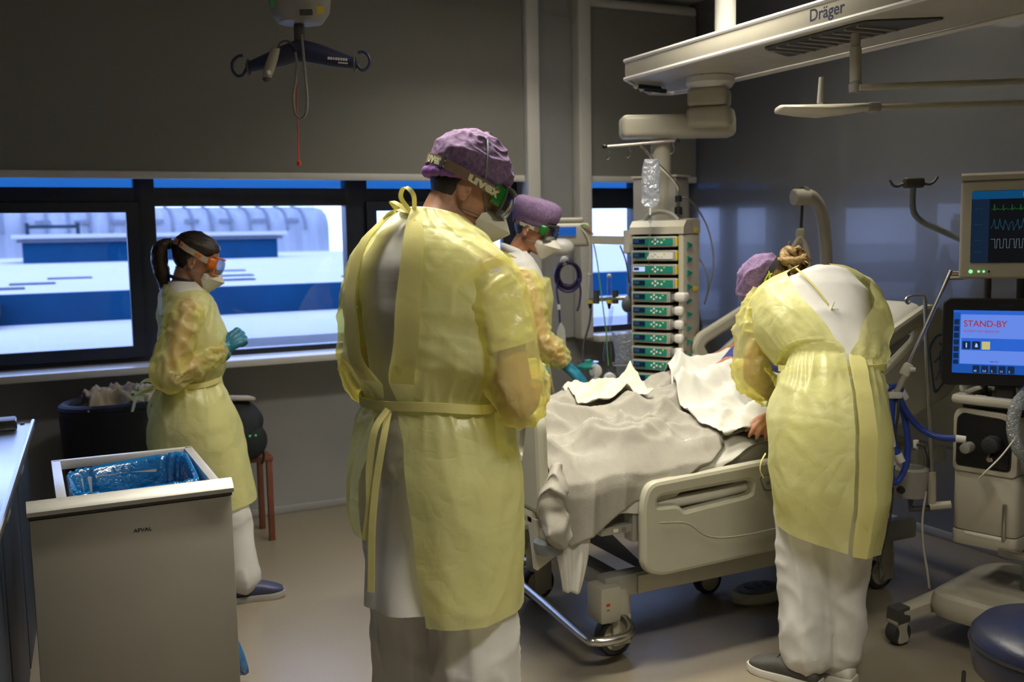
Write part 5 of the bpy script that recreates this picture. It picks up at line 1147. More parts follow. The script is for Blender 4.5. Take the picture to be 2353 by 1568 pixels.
def pump(i):
    z = 1.563-.0672*i; syr = i >= 4
    lab = ('syringe pump with plunger, ' if syr else 'infusion pump without syringe, ')
    lab += {0: 'topmost in the pump rack', 10: 'lowest in the pump rack'}.get(i, '%s from the top of pump rack' % ORD[i])
    t = thing('syringe_pump' if syr else 'infusion_pump', lab, 'pump', (2.865, 4.125, z-.028), R_(-60), 'pumps in the rack')
    w1 = .118 if not syr else .085
    f = MB(); f.bb(-.119, w1, -.125, .045, .002, .054, .006, 2); f.build('body', 'pump_body', t)
    f = MB(); f.ring_loft([[(x, y, zz) for y, zz in ((-.130,.006), (-.127,.005), (-.127,.050), (-.133,.049))] for x in (-.117, w1-.006)]); f.build('bezel', 'pump_body', t, 0)
    gx0, gx1 = (-.110, w1-.014)
    if i != 1:
        f = MB(); f.plate([rpoly([(gx0,.011), (gx1,.013), (gx1,.044), (gx0,.046)], .004)], .004, frame_m((0,-.1335,0), (1,0,0), (0,.06,1)), .001); f.build('face', 'pump_green', t)
    else:
        f = MB(); f.plate([rpoly([(gx0,.011), (-.035,.012), (-.02,.044), (gx0,.046)], .004)], .004, frame_m((0,-.1335,0), (1,0,0), (0,.06,1)), .001); f.build('face', 'pump_green', t)
        f = MB(); f.plate([rpoly([(-.033,.012), (gx1,.013), (gx1,.044), (-.018,.044)], .004)], .004, frame_m((0,-.1335,0), (1,0,0), (0,.06,1)), .001); f.build('key_plate', 'white_plastic', t)
    f = MB(); f.plate([rrect(.062,.022,.002,3,-.075,.030)], .003, frame_m((0,-.1365,0), (1,0,0), (0,.06,1)), .0006); so = f.build('screen', 'pump_lcd_lit' if i == 2 else 'pump_lcd', t)
    f = MB(); f.plate([rrect(.028,.014,.001,2,-.088,.031)], .001, frame_m((0,-.139,0), (1,0,0), (0,.06,1)), .0003); f.build('screen_readout', 'print_blue', so)
    f = MB(); c = .005 if syr else .012
    for dx, dz in ((-.014,0), (.014,0), (0,.010), (0,-.010), (.034,-.004)): f.plate([[(c+dx-.006,.0285+dz), (c+dx,.0285+dz-.0055), (c+dx+.006,.0285+dz), (c+dx,.0285+dz+.0055)]], .003, frame_m((0,-.1365,0), (1,0,0), (0,.06,1)), .0006)
    o = f.build('keypad', 'white_plastic', t); o['kind'] = 'stuff'
    f = MB(); f.plate([rrect(.007,.007,.003,3,c+.048,.038)], .003, frame_m((0,-.1365,0), (1,0,0), (0,.06,1)), .0006); f.build('status_key', 'yellow_label', t)
    f = MB(); f.plate([rrect(.007,.006,.002,3,-.10,.013)], .003, frame_m((0,-.1365,0), (1,0,0), (0,.06,1)), .0006); f.build('stop_key', 'cord_red', t)
    if syr:
        f = MB(); f.bb(w1, .104, -.112, -.03, .012, .047, .008, 2); f.build('plunger_guide', 'grey_plastic', t)
        f = MB(); f.bb(.104, .150+(.012 if i == 4 else 0), -.128, -.06, .008, .052, .014, 3); f.build('plunger_head', 'white_plastic', t)
    else:
        f = MB(); f.bb(w1-.004, .121, -.124, -.02, .006, .050, .002, 1); f.build('door_edge', 'yellow_label', t)
for i in range(11): pump(i)
# ------------------------------------------------------------------ drip stand on the column, bag, lines
t = thing('drip_stand', 'chrome T-shaped drip stand with small hooks above pump rack', 'drip stand', (2.95, 4.12, 1.66))
f = MB(); f.tube([(2.536,4.138,2.021), (2.838,3.993,2.044)], .007, 10); f.build('crossbar', 'chrome', t, world=True)
for p in ((2.532,4.140,2.021), (2.844,3.991,2.044)): f = MB(); f.ell(p, (.014,.014,.011), None, 14, 10); f.build('end_cap', 'black', t, world=True)
f = MB(); f.tube(cat([(2.677,4.071,2.034), (2.703,4.054,2.001), (2.734,4.034,1.957), (2.809,4.035,1.898), (2.868,4.046,1.851), (2.900,4.058,1.806), (2.897,4.054,1.668)], 6), .0065, 10); f.build('stem', 'chrome', t, world=True)
for (x, y) in ((1400,337), (1447,333), (1498,328), (1547,324)):
    f = MB()
    a = V((2.551,4.131,2.020)).lerp(V((2.827,3.999,2.042)), (x-1400)/147); f.tube(cat([a, a+V((0,0,-.02)), a+V((.006,-.003,-.035)), a+V((.002,0,-.052)), a+V((-.010,.003,-.060)), a+V((-.014,.004,-.048))], 5), .0026, 6); f.build('hook', 'chrome', t, world=True)
for (y0, y1, r) in ((450,462,.017), (478,492,.020)): f = MB(); f.cyl((2.901,4.060,1.783) if y0 == 450 else (2.901,4.060,1.728), (2.899,4.058,1.755) if y0 == 450 else (2.898,4.056,1.692), r, n=16); f.build('clamp', 'black', t, world=True)
t = thing('drip_bag', 'clear fluid bag hanging on the drip stand in front of column', 'drip bag', (2.689,3.984,1.724))
f = MB(); rows = []
c0, c1 = V((2.705,4.003,1.954)), V((2.685,3.985,1.724)); rx = V((.9,-.44,0))
for i in range(25):
    q = i/24; c = c0.lerp(c1, q); w = .044*min(1, .75+q*1.2) if q < .9 else .044*(1-.55*(q-.9)/.1); d = .022*sin(min(1, q*1.1+.12)*pi)**.6+.002
    rows.append([c+rx*w*cos(2*pi*j/24)+V((.44,.9,0))*d*sin(2*pi*j/24)*(1+.25*NZ.noise(V((q*9, j*.7, 0))))+rx*.004*NZ.noise(V((q*7, 3, j))) for j in range(24)])
f.ring_loft(rows); f.build('bag', 'bag_film', t, 180, world=True)
f = MB(); f.cyl((2.685,3.985,1.724), (2.683,3.982,1.691), .006, .004, 10); f.build('spike', 'white_plastic', t, world=True)
f = MB(); f.cyl((2.683,3.982,1.691), (2.681,3.979,1.655), .009, .009, 14); f.build('drip_chamber', 'clear_plastic', t, world=True)
f = MB(); f.tube(cat([(2.681,3.979,1.655), (2.697,4.008,1.587), (2.711,4.037,1.514), (2.728,4.059,1.387), (2.756,4.082,1.325), (2.798,4.057,1.286), (2.847,4.035,1.302)], 6), .0022, 6); f.build('drip_line', 'clear_plastic', t, world=True)
def cable(name, label, pts, r, m, cat_='cable', n=8):
    f = MB(); f.tube(cat(pts, 7), r, n); o = f.build(name, m, None, 60); return tag(o, label, cat_)
cable('gas_hose', 'pale grey hose looping down right of the pump rack', [(2.909,4.061,1.772), (2.956,4.060,1.772), (3.079,4.127,1.705), (3.134,4.121,1.602), (3.145,4.099,1.459), (3.117,4.097,1.328), (3.088,4.101,1.240)], .004, 'cable_grey')
cable('pump_cable', 'short dark ended cable plugged into the side of pump rack', [(3.018,4.087,1.493), (3.040,4.060,1.458), (3.062,4.042,1.393), (3.080,4.058,1.320), (3.078,4.084,1.246)], .004, 'cable_grey')
f = MB(); cc = [V((3.070,4.143,1.239)).lerp(V((3.088,4.114,1.073)), i/160)+V((.010*cos(i*.9),.010*sin(i*.9),0)) for i in range(161)]; f.tube(cc, .0022, 6); tag(f.build('coiled_cable', 'cable_dark', None, 60), 'thin dark coiled cable hanging right of the pump rack', 'cable')
cable('syringe_line', 'thin clear line curling from the fifth pump plunger', [(2.921,4.026,1.338), (2.945,4.017,1.359), (2.957,4.016,1.401), (2.953,4.020,1.418)], .003, 'cable_white')
# ------------------------------------------------------------------ monitor module on a side arm
t = thing('module_arm', 'horizontal cream arm reaching from the column towards the window', 'arm', (2.852,4.412,1.485))
f = MB(); a, b = V((2.730,4.651,1.576)), V((2.840,4.372,1.568)); f.ring_loft([[p+V((0,0,dz))+V((.44,.9,0))*dy for dz, dy in ((.022,-.02),(.022,.02),(-.022,.02),(-.022,-.02))] for p in (a, b)]); f.build('arm_bar', 'cream', t, 0, world=True)
f = MB(); f.cyl((2.825,4.386,1.620), (2.818,4.375,1.504), .030, n=20); f.build('arm_joint', 'cream', t, world=True)
f = MB(); f.box((2.837,4.335,1.526), (.07,.07,.075), M.Rotation(R_(-26), 4, 'Z'), .008); f.build('column_clamp', 'grey_plastic', t, world=True)
t = thing('monitor_module', 'small cream monitor module with blue screen beside the purple cap', 'monitor', (2.647,4.742,1.528))
rm = M.Rotation(R_(-26), 4, 'Z')
f = MB(); f.box((2.662,4.743,1.603), (.235,.13,.125), rm, .02, 3); f.build('housing', 'cream', t, world=True)
f = MB(); f.box((2.609,4.685,1.622), (.125,.008,.050), rm, .003); f.build('screen', 'module_screen', t, world=True)
f = MB(); f.box((2.544,4.708,1.575), (.02,.004,.016), rm, .002); f.build('alarm_mark', 'cord_red', t, world=True)
f = MB(); f.ell((2.603,4.720,1.539), (.075,.05,.05), rm, 20, 12); f.build('module_foot', 'white_plastic', t, world=True)
f = MB(); f.box((2.657,4.755,1.681), (.19,.10,.03), rm, .014, 3); f.build('top_tray', 'cream_dark', t, world=True)
for k, (m_, pts) in enumerate((('cable_green', [(2.700,4.652,1.648), (2.722,4.627,1.625), (2.737,4.615,1.590), (2.759,4.601,1.462), (2.779,4.591,1.275), (2.804,4.590,1.085), (2.815,4.584,0.895)]), ('cable_redwire', [(2.708,4.647,1.644), (2.729,4.611,1.620), (2.736,4.595,1.601)]), ('cable_white', [(2.695,4.653,1.634), (2.716,4.626,1.590), (2.729,4.621,1.509), (2.731,4.637,1.368), (2.734,4.663,1.226)]), ('cable_green', [(2.692,4.656,1.653), (2.708,4.638,1.657), (2.726,4.615,1.638)]))):
    cable('sensor_cable', ['green sensor cable running down from module towards suction jars', 'short red sensor lead at the side of monitor module', 'white sensor cable hanging in front of the narrow window', 'short green sensor lead on top of monitor module'][k], pts, .0034, m_)
# ------------------------------------------------------------------ wall rail with hose coil, flow meters, suction
t = thing('hose_coil', 'coiled dark purple hose hanging on a hook beside narrow window', 'hose', (2.722,4.855,1.374))
f = MB(); c = V((2.722,4.855,1.379)); pts = []
for i in range(150):
    a = i/150*2*pi*4.6; rr = .062+.010*sin(a*.37)+.008*sin(i*.11); pts.append(c+V((.9,-.44,0))*rr*.95*sin(a)+V((0,0,1))*rr*1.15*cos(a)+V((.44,.9,0))*(-.02+.006*(i/30)))
f.tube(pts, .0075, 8); f.build('coil', 'hose_purple', t, world=True)
f = MB(); f.tube(cat([(2.663,4.859,1.364), (2.651,4.858,1.304), (2.656,4.846,1.220), (2.656,4.837,1.147), (2.654,4.826,1.039)], 6), .006, 8); f.build('hose_tail', 'hose_purple', t, world=True)
f = MB(); f.tube(cat([(2.763,4.810,1.362), (2.770,4.799,1.289), (2.758,4.796,1.218), (2.745,4.798,1.182)], 6), .006, 8); f.build('hose_tail', 'hose_purple', t, world=True)
f = MB(); f.cyl((2.656,4.846,1.220), (2.657,4.842,1.191), .009, n=12); f.build('connector', 'white_plastic', t, world=True)
f = MB(); f.box((2.759,4.884,1.494), (.03,.02,.12), rm, .006); f.build('hook', 'cream_dark', t, world=True)
f = MB(); f.ell((2.705,4.862,1.459), (.025,.02,.03), None, 16, 10); f.build('hook_pad', 'white_plastic', t, world=True)
t = thing('gas_rail', 'chrome rail with dark clamps across the narrow window', 'rail', (2.905,4.693,1.240))
f = MB(); f.tube([(2.811,4.795,1.239), (3.001,4.592,1.256)], .011, 12); f.build('bar', 'chrome', t, world=True)
for (p, q) in (((2.843,4.752,1.293), (2.838,4.746,1.221)), ((2.927,4.689,1.293), (2.923,4.682,1.221)), ((2.983,4.608,1.313), (2.977,4.599,1.218))): f = MB(); f.cyl(p, q, .018, n=16); f.build('clamp', 'grey_dark', t, world=True)
f = MB(); f.ell((2.961,4.618,1.218), (.035,.03,.045), None, 18, 12); f.build('regulator', 'slate', t, world=True)
for k, px in enumerate((0, 1)):
    P = (((2.805,4.758,1.372), (2.799,4.745,1.242), (2.798,4.744,1.223)), ((2.891,4.693,1.366), (2.883,4.682,1.242), (2.882,4.680,1.223)))[k]
    t = thing('flow_meter', ['clear tube flow meter left on the gas rail', 'clear tube flow meter right on the gas rail'][k], 'flow meter', P[2], 0, 'flow meters')
    f = MB(); f.cyl(P[0], P[1], .013, .013, 16); f.build('tube', 'clear_plastic', t, world=True)
    f = MB(); f.lathe([(.012,0), (.014,.012), (.006,.02)], M.Translation(V(P[0])), 14); f.build('cap', 'white_plastic', t, world=True)
    f = MB(); f.cyl(P[1], P[2], .016, n=16); f.build('collar', 'yellow_label', t, world=True)
    f = MB(); f.cyl(P[2], V(P[2])+V((0,0,-.03)), .012, .006, 14); f.build('outlet', 'black', t, world=True)
cable('oxygen_tube', 'dark tube dropping from left flow meter to the suction jars', [(2.800,4.739,1.190), (2.776,4.719,1.113), (2.734,4.705,1.009), (2.714,4.682,0.928), (2.715,4.656,0.895)], .006, 'cable_dark', 'tube')
cable('suction_tube', 'clear tube hanging below the right flow meter', [(2.884,4.675,1.189), (2.858,4.652,1.077), (2.830,4.644,0.984), (2.816,4.631,0.914), (2.829,4.608,0.868)], .007, 'clear_plastic', 'tube')
cable('suction_tube', 'second clear tube crossing to the film bag', [(2.893,4.662,1.207), (2.864,4.638,1.078), (2.853,4.618,0.961), (2.832,4.604,0.844)], .006, 'clear_plastic', 'tube')
cable('rail_tube', 'grey tube curving up to the module arm', [(2.859,4.528,1.541), (2.913,4.558,1.458), (2.956,4.591,1.338)], .004, 'cable_grey', 'tube')
t = thing('suction_jar', 'suction jar with bright teal lid behind the blue glove', 'jar', (2.709,4.620,0.757))
f = MB(); f.lathe([(.03,0), (.05,.01), (.058,.16), (.058,.17)], M.Translation(V((2.708,4.619,0.750))), 24); f.build('jar', 'clear_plastic', t, world=True)
f = MB(); f.lathe([(.062,0), (.064,.012), (.05,.022), (.02,.028), (.018,.045)], M.Translation(V((2.716,4.631,0.883))), 24); f.build('lid', 'teal', t, world=True)
def gauge(label, c, r=.034):
    t = thing('vacuum_gauge', label, 'gauge', c, 0, 'vacuum gauges'); mt = frame_m(c, (.9,-.44,0), (0,0,1))
    f = MB(); f.lathe([(.01,-.05), (r,-.045), (r*1.08,0), (r,.016), (r*.9,.018)], mt, 28); f.build('case', 'white_plastic', t, world=True)
    f = MB(); f.lathe([(.002,.012), (r*.88,.0125), (r*.88,.014), (.002,.0145)], mt, 28); f.build('dial', 'cream_dark', t, world=True)
    f = MB(); f.cyl(V(c)+V((0,0,-r)), V(c)+V((0,0,-r-.07)), .022, .024, 16); f.build('body', 'white_plastic', t, world=True)
    f = MB(); f.lathe([(.02,0), (.022,.03), (.012,.04)], frame_m(V(c)+V((-.045,-.02,-r-.03)), (.9,-.44,0), (0,0,1)), 18); f.build('knob', 'black', t, world=True)
gauge('vacuum gauge on the left with beige dial', (2.729,4.579,0.872)); gauge('vacuum gauge on the right with darker dial', (2.787,4.523,0.829), .032)
t = thing('wire_basket', 'clear plastic basket with film bag under the narrow window', 'basket', (2.905,4.526,0.776))
a = V((2.906,4.524,0.764)); f = MB(); f.box(a+V((0,0,.06)), (.16,.11,.15), rm, .012, 2); f.build('tub', 'clear_plastic', t, world=True)
f = MB(); f.tube([a+rm.to_3x3() @ V((sx*.085, sy*.06, .138)) for sx, sy in ((-1,-1), (1,-1), (1,1), (-1,1))], .004, 8, True); f.build('rim', 'grey_plastic', t, world=True)
t = thing('film_bag', 'crumpled translucent film bag standing in the clear basket', 'bag', (2.913,4.556,0.867))
f = MB(); c = V((2.914,4.557,0.879)); f.ring_loft([[c+V((.9,-.44,0))*(r*(1+.18*NZ.noise(V((j*.9, z*20, 2)))))*cos(2*pi*j/30)+V((.44,.9,0))*r*.6*sin(2*pi*j/30)+V((0,0,z+.02*NZ.noise(V((j*.7, 5, z)))*(z > .12))) for j in range(30)] for z, r in ((-.04,.05), (.02,.065), (.08,.06), (.14,.068), (.19,.075))], True, (True, False)); f.build('film', 'plastic_film', t, 180, world=True)
t = thing('paper_sleeve', 'pale blue paper sleeve hanging below the hose coil', 'sleeve', (2.633,4.790,0.935))
f = MB(); f.plate([rpoly([(-.03,-.11), (.03,-.10), (.022,.07), (.0,.11), (-.02,.06)], .01)], .004, frame_m((2.640,4.796,1.018), (.9,-.44,0), (0,0,1)), .001); f.build('sleeve', 'paper', t, world=True)
f = MB(); f.tube([(2.654,4.826,1.039), (2.644,4.801,1.078)], .002, 6); f.build('loop', 'cable_grey', t, world=True)

# ------------------------------------------------------------------ examination lamp on its ceiling arm
t = thing('examination_lamp', 'slim cream examination lamp head on thin arms below the beam', 'lamp', (2.65, 2.79, 2.04))
a, b = V((2.481,2.869,2.043)), V((2.771,2.728,2.045)); d = (b-a).normalized()
f = MB(); f.ring_loft([[a.lerp(b, q)+V((.44,.9,0))*w*cos(2*pi*j/20)+V((0,0,1))*h*sin(2*pi*j/20)+V((0,0,-dz)) for j in range(20)] for q, w, h, dz in ((0,.03,.008,0), (.03,.07,.014,0), (.25,.10,.018,.006), (.5,.11,.021,.010), (.75,.09,.018,.006), (.97,.05,.015,0), (1,.04,.014,0))]); f.build('lamp_head', 'cream', t, 60, world=True)
f = MB(); f.box((2.793,2.718,2.044), (.05,.05,.035), M.Rotation(R_(-26), 4, 'Z'), .008); f.build('head_joint', 'grey_plastic', t, world=True)
f = MB(); f.cyl((2.623,2.803,2.063), (2.636,2.808,2.155), .011, n=14); f.build('grip', 'grey_plastic', t, world=True)
f = MB(); f.tube([(2.814,2.708,2.045), (3.445,2.344,2.048)], .011, 12); f.build('lower_arm', 'cream_dark', t, world=True)
f = MB(); f.tube([(2.870,2.859,2.138), (3.498,2.384,2.135)], .012, 12); f.build('upper_arm', 'cream_dark', t, world=True)
f = MB(); f.cyl((2.904,2.917,2.296), (2.896,2.906,2.164), .022, n=18); f.build('arm_post', 'cream', t, world=True)
f = MB(); f.lathe([(.024,0), (.026,.03), (.012,.05)], M.Translation(V((2.893,2.902,2.126))), 18); f.build('post_cap', 'grey_plastic', t, world=True)
f = MB(); f.cyl((2.904,2.917,2.292), V((2.904,2.917,2.292))+V((0,0,.10)), .018, n=16); f.build('ceiling_stem', 'cream_dark', t, world=True)
# ------------------------------------------------------------------ lifting pole over the bed head
t = thing('lifting_pole', 'beige curved lifting pole with triangular grab handle over bed head', 'lifting pole', (3.72, 3.86, .6))
f = MB(); f.tube(cat([(3.72,3.86,.60), (3.70,3.85,1.0), (3.64,3.82,1.38), (3.60,3.80,1.58), (3.56,3.785,1.70), (3.49,3.77,1.765), (3.43,3.755,1.775), (3.385,3.745,1.765)], 8), .030, 16); f.build('pole', 'cream_dark', t, world=True)
f = MB(); f.lathe([(.02,-.05), (.038,-.045), (.040,.03), (.032,.036)], frame_m((3.385,3.745,1.765), (0,0,1), (.2,.98,0)), 20); f.build('pole_end', 'cream_dark', t, world=True)
f = MB(); f.lathe([(.040,-.012), (.043,-.01), (.043,.012), (.040,.014)], frame_m((3.42,3.752,1.775), (0,0,1), (.2,.98,0)), 20); f.build('strap_loop', 'grey_dark', t, world=True)
f = MB(); ribbon(f, [(3.405,3.748,1.735), (3.40,3.747,1.66), (3.395,3.745,1.60)], .014, V((.9,-.44,0)), .004); f.build('strap', 'cable_dark', t, 0, world=True)
f = MB(); f.box((3.392,3.744,1.575), (.045,.03,.085), M.Rotation(R_(-26), 4, 'Z'), .014, 3); f.build('buckle', 'cream_dark', t, world=True)
hx = lambda u, z: V((3.385,3.742,z))+V((.9,-.44,0))*u
f = MB(); f.tube(cat([hx(-.005,1.565), hx(-.038,1.50), hx(-.045,1.43), hx(-.02,1.385), hx(.03,1.385), hx(.045,1.43), hx(.04,1.50), hx(.012,1.565)], 6, True), .012, 12, True); f.build('grab_handle', 'cream', t, world=True)
# ------------------------------------------------------------------ patient monitor
TH = R_(-51)
def screenframe(c): return M.Translation(V(c)) @ M.Rotation(TH, 4, 'Z')      # local x right, -y towards viewer
emis('monitor_dark', (.010,.012,.016), .35, .12); emis('monitor_bar', (.004,.075,.21), .7, .12); emis('trace_green', (.02,.22,.03), .6); emis('trace_cyan', (.02,.13,.22), .6); emis('trace_grey', (.22,.30,.36), .6); emis('led_green', (.2,1.,.25), 1.6); emis('monitor_side', (.012,.03,.07), .5, .12)
emis('vent_blue', (.025,.125,.62), .95, .12); emis('vent_sky', (.13,.25,.80), .95, .12); emis('vent_bar', (.012,.085,.40), .95, .12); emis('vent_navy', (.006,.02,.07), .9); emis('vent_red', (.42,.035,.05), .8); emis('vent_text', (.45,.60,.95), .9); emis('vent_yellow', (.60,.58,.25), .8)
def patient_monitor():
    c = V((3.286,2.737,1.408)); dx = V((cos(TH), sin(TH), 0)); W_, Hh = .50, .40
    ctr = c+dx*(W_/2)+V((0,0,Hh/2)); t = thing('patient_monitor', 'cream patient monitor with dark vital signs screen above ventilator', 'monitor', ctr-V((0,0,Hh/2)), TH)
    o = V((0,0,Hh/2))
    f = MB(); f.bb(-W_/2, W_/2, -.02, .05, 0, Hh-.025, .012, 3); f.build('housing', 'cream', t)
    f = MB(); f.ring_loft([[(x, y, z) for y, z in ((-.024,Hh-.022), (-.022,Hh-.004), (0,Hh+.006), (.05,Hh+.004), (.055,Hh-.022))] for x in (-W_/2, W_/2)]); f.build('top_cap', 'cream', t, 40)
    f = MB(); f.bb(-.17, .17, .05, .12, .06, .34, .02, 3); f.build('back_housing', 'cream_dark', t)
    sx0, sx1, sz0, sz1 = -W_/2+.040, W_/2-.04, .062, Hh-.065; y = -.0215
    f = MB(); f.plate([rrect(sx1-sx0, sz1-sz0, .004, 3, (sx0+sx1)/2, (sz0+sz1)/2)], .003, frame_m((0,y,0), (1,0,0), (0,0,1)), .001); so = f.build('screen', 'monitor_dark', t)
    f = MB(); f.plate([rrect(sx1-sx0, .030, .002, 2, (sx0+sx1)/2, sz1-.015)], .001, frame_m((0,y-.002,0), (1,0,0), (0,0,1)), .0002); f.build('title_bar', 'monitor_bar', so)
    f = MB(); f.plate([rrect(.060, sz1-sz0-.032, .002, 2, sx0+.031, (sz0+sz1)/2-.015)], .001, frame_m((0,y-.002,0), (1,0,0), (0,0,1)), .0002); f.build('side_column', 'monitor_side', so)
    f = MB(); f.text('11:00', .026, frame_m((sx0+.17, y-.003, sz1-.024), (1,0,0), (0,0,1)), .0003); f.build('clock', 'trace_grey', so, 0)
    f = MB(); f.text('Dräger', .020, frame_m((.028, -.0205, Hh-.046), (1,0,0), (0,0,1)), .0004, 'LEFT', None, .0006); f.build('lettering', 'logo_navy', t, 0)
    X = lambda u: sx0+.068+u
    L = sx1-sx0-.075
    def trace(n, m, fn, nn=260, r=.0006):
        f = MB(); pts = [(X(L*i/nn), y-.0035, fn(L*i/nn)) for i in range(nn+1)]; f.tube(pts, r, 4); f.build(n, m, so, 0)
    def ecg(u):
        p = (u/.030) % 1; return sz1-.070+(.018 if .30 < p < .36 else (-.005 if .36 <= p < .42 else (.004 if .6 < p < .75 else 0)))
    trace('heart_trace', 'trace_green', ecg)
    trace('pulse_trace', 'trace_cyan', lambda u: sz1-.135+.030*max(0, sin(((u/.020) % 1)*pi*1.0))**3+.008*sin(u*700)-.008)
    trace('pressure_trace', 'trace_grey', lambda u: sz1-.205+(.034 if ((u/.022) % 1) < (.5 if int(u/.022) % 3 else .72) else 0)-.012)
    f = MB()
    for z in (sz1-.070, sz1-.13, sz1-.19, sz1-.235): f.text('— —', .012, frame_m((sx0+.010, y-.003, z), (1,0,0), (0,0,1)), .0002)
    f.build('readouts', 'trace_cyan', so, 0)
    for i, m in enumerate(('led_green', 'led_green', 'led_green', 'black')):
        f = MB(); f.lathe([(.001,-.004), (.0075 if i == 0 else .0045,-.003), (.0065 if i == 0 else .004,.002), (.001,.003)], frame_m((-W_/2+.042+(.0, .028, .046, .064)[i], -.0205, .028), (1,0,0), (0,0,1)), 14); f.build('indicator', m, t)
    f = MB(); f.tube([(-.03,.09,.1), (-.03,.09,-.42)], .016, 14); f.build('support_pole', 'grey_dark', t)
    f = MB(); f.cyl((-W_/2-.035,.01,.012), (-W_/2+.02,.01,.012), .018, n=18); f.build('swivel_knob', 'chrome', t)
patient_monitor()
# bent arm with a double hook behind the monitor
t = thing('hook_arm', 'dark bent metal arm with winged double hook left of the monitor', 'arm', (3.609,2.930,1.534))
f = MB(); f.tube(cat([(3.473,3.139,1.793), (3.465,3.134,1.718), (3.470,3.126,1.668), (3.499,3.108,1.633), (3.531,3.066,1.606), (3.587,3.000,1.562), (3.590,2.893,1.523), (3.563,2.749,1.512)], 7), .013, 12); f.build('arm', 'slate', t, world=True)
f = MB(); f.tube([(3.529,3.074,1.610), (3.547,3.052,1.596)], .0145, 12); f.build('arm_sleeve', 'grey_plastic', t, world=True)
f = MB(); f.box((3.474,3.140,1.802), (.09,.04,.045), M.Rotation(R_(-26), 4, 'Z'), .012, 3); f.build('hook_head', 'grey_dark', t, world=True)
for s, P in ((-1, [(3.442,3.156,1.803), (3.414,3.168,1.788), (3.394,3.178,1.793), (3.383,3.186,1.815)]), (1, [(3.506,3.124,1.802), (3.532,3.110,1.794), (3.553,3.101,1.804), (3.570,3.096,1.826)])): f = MB(); f.tube(cat(P, 6), .006, 8); f.build('hook', 'grey_dark', t, world=True)
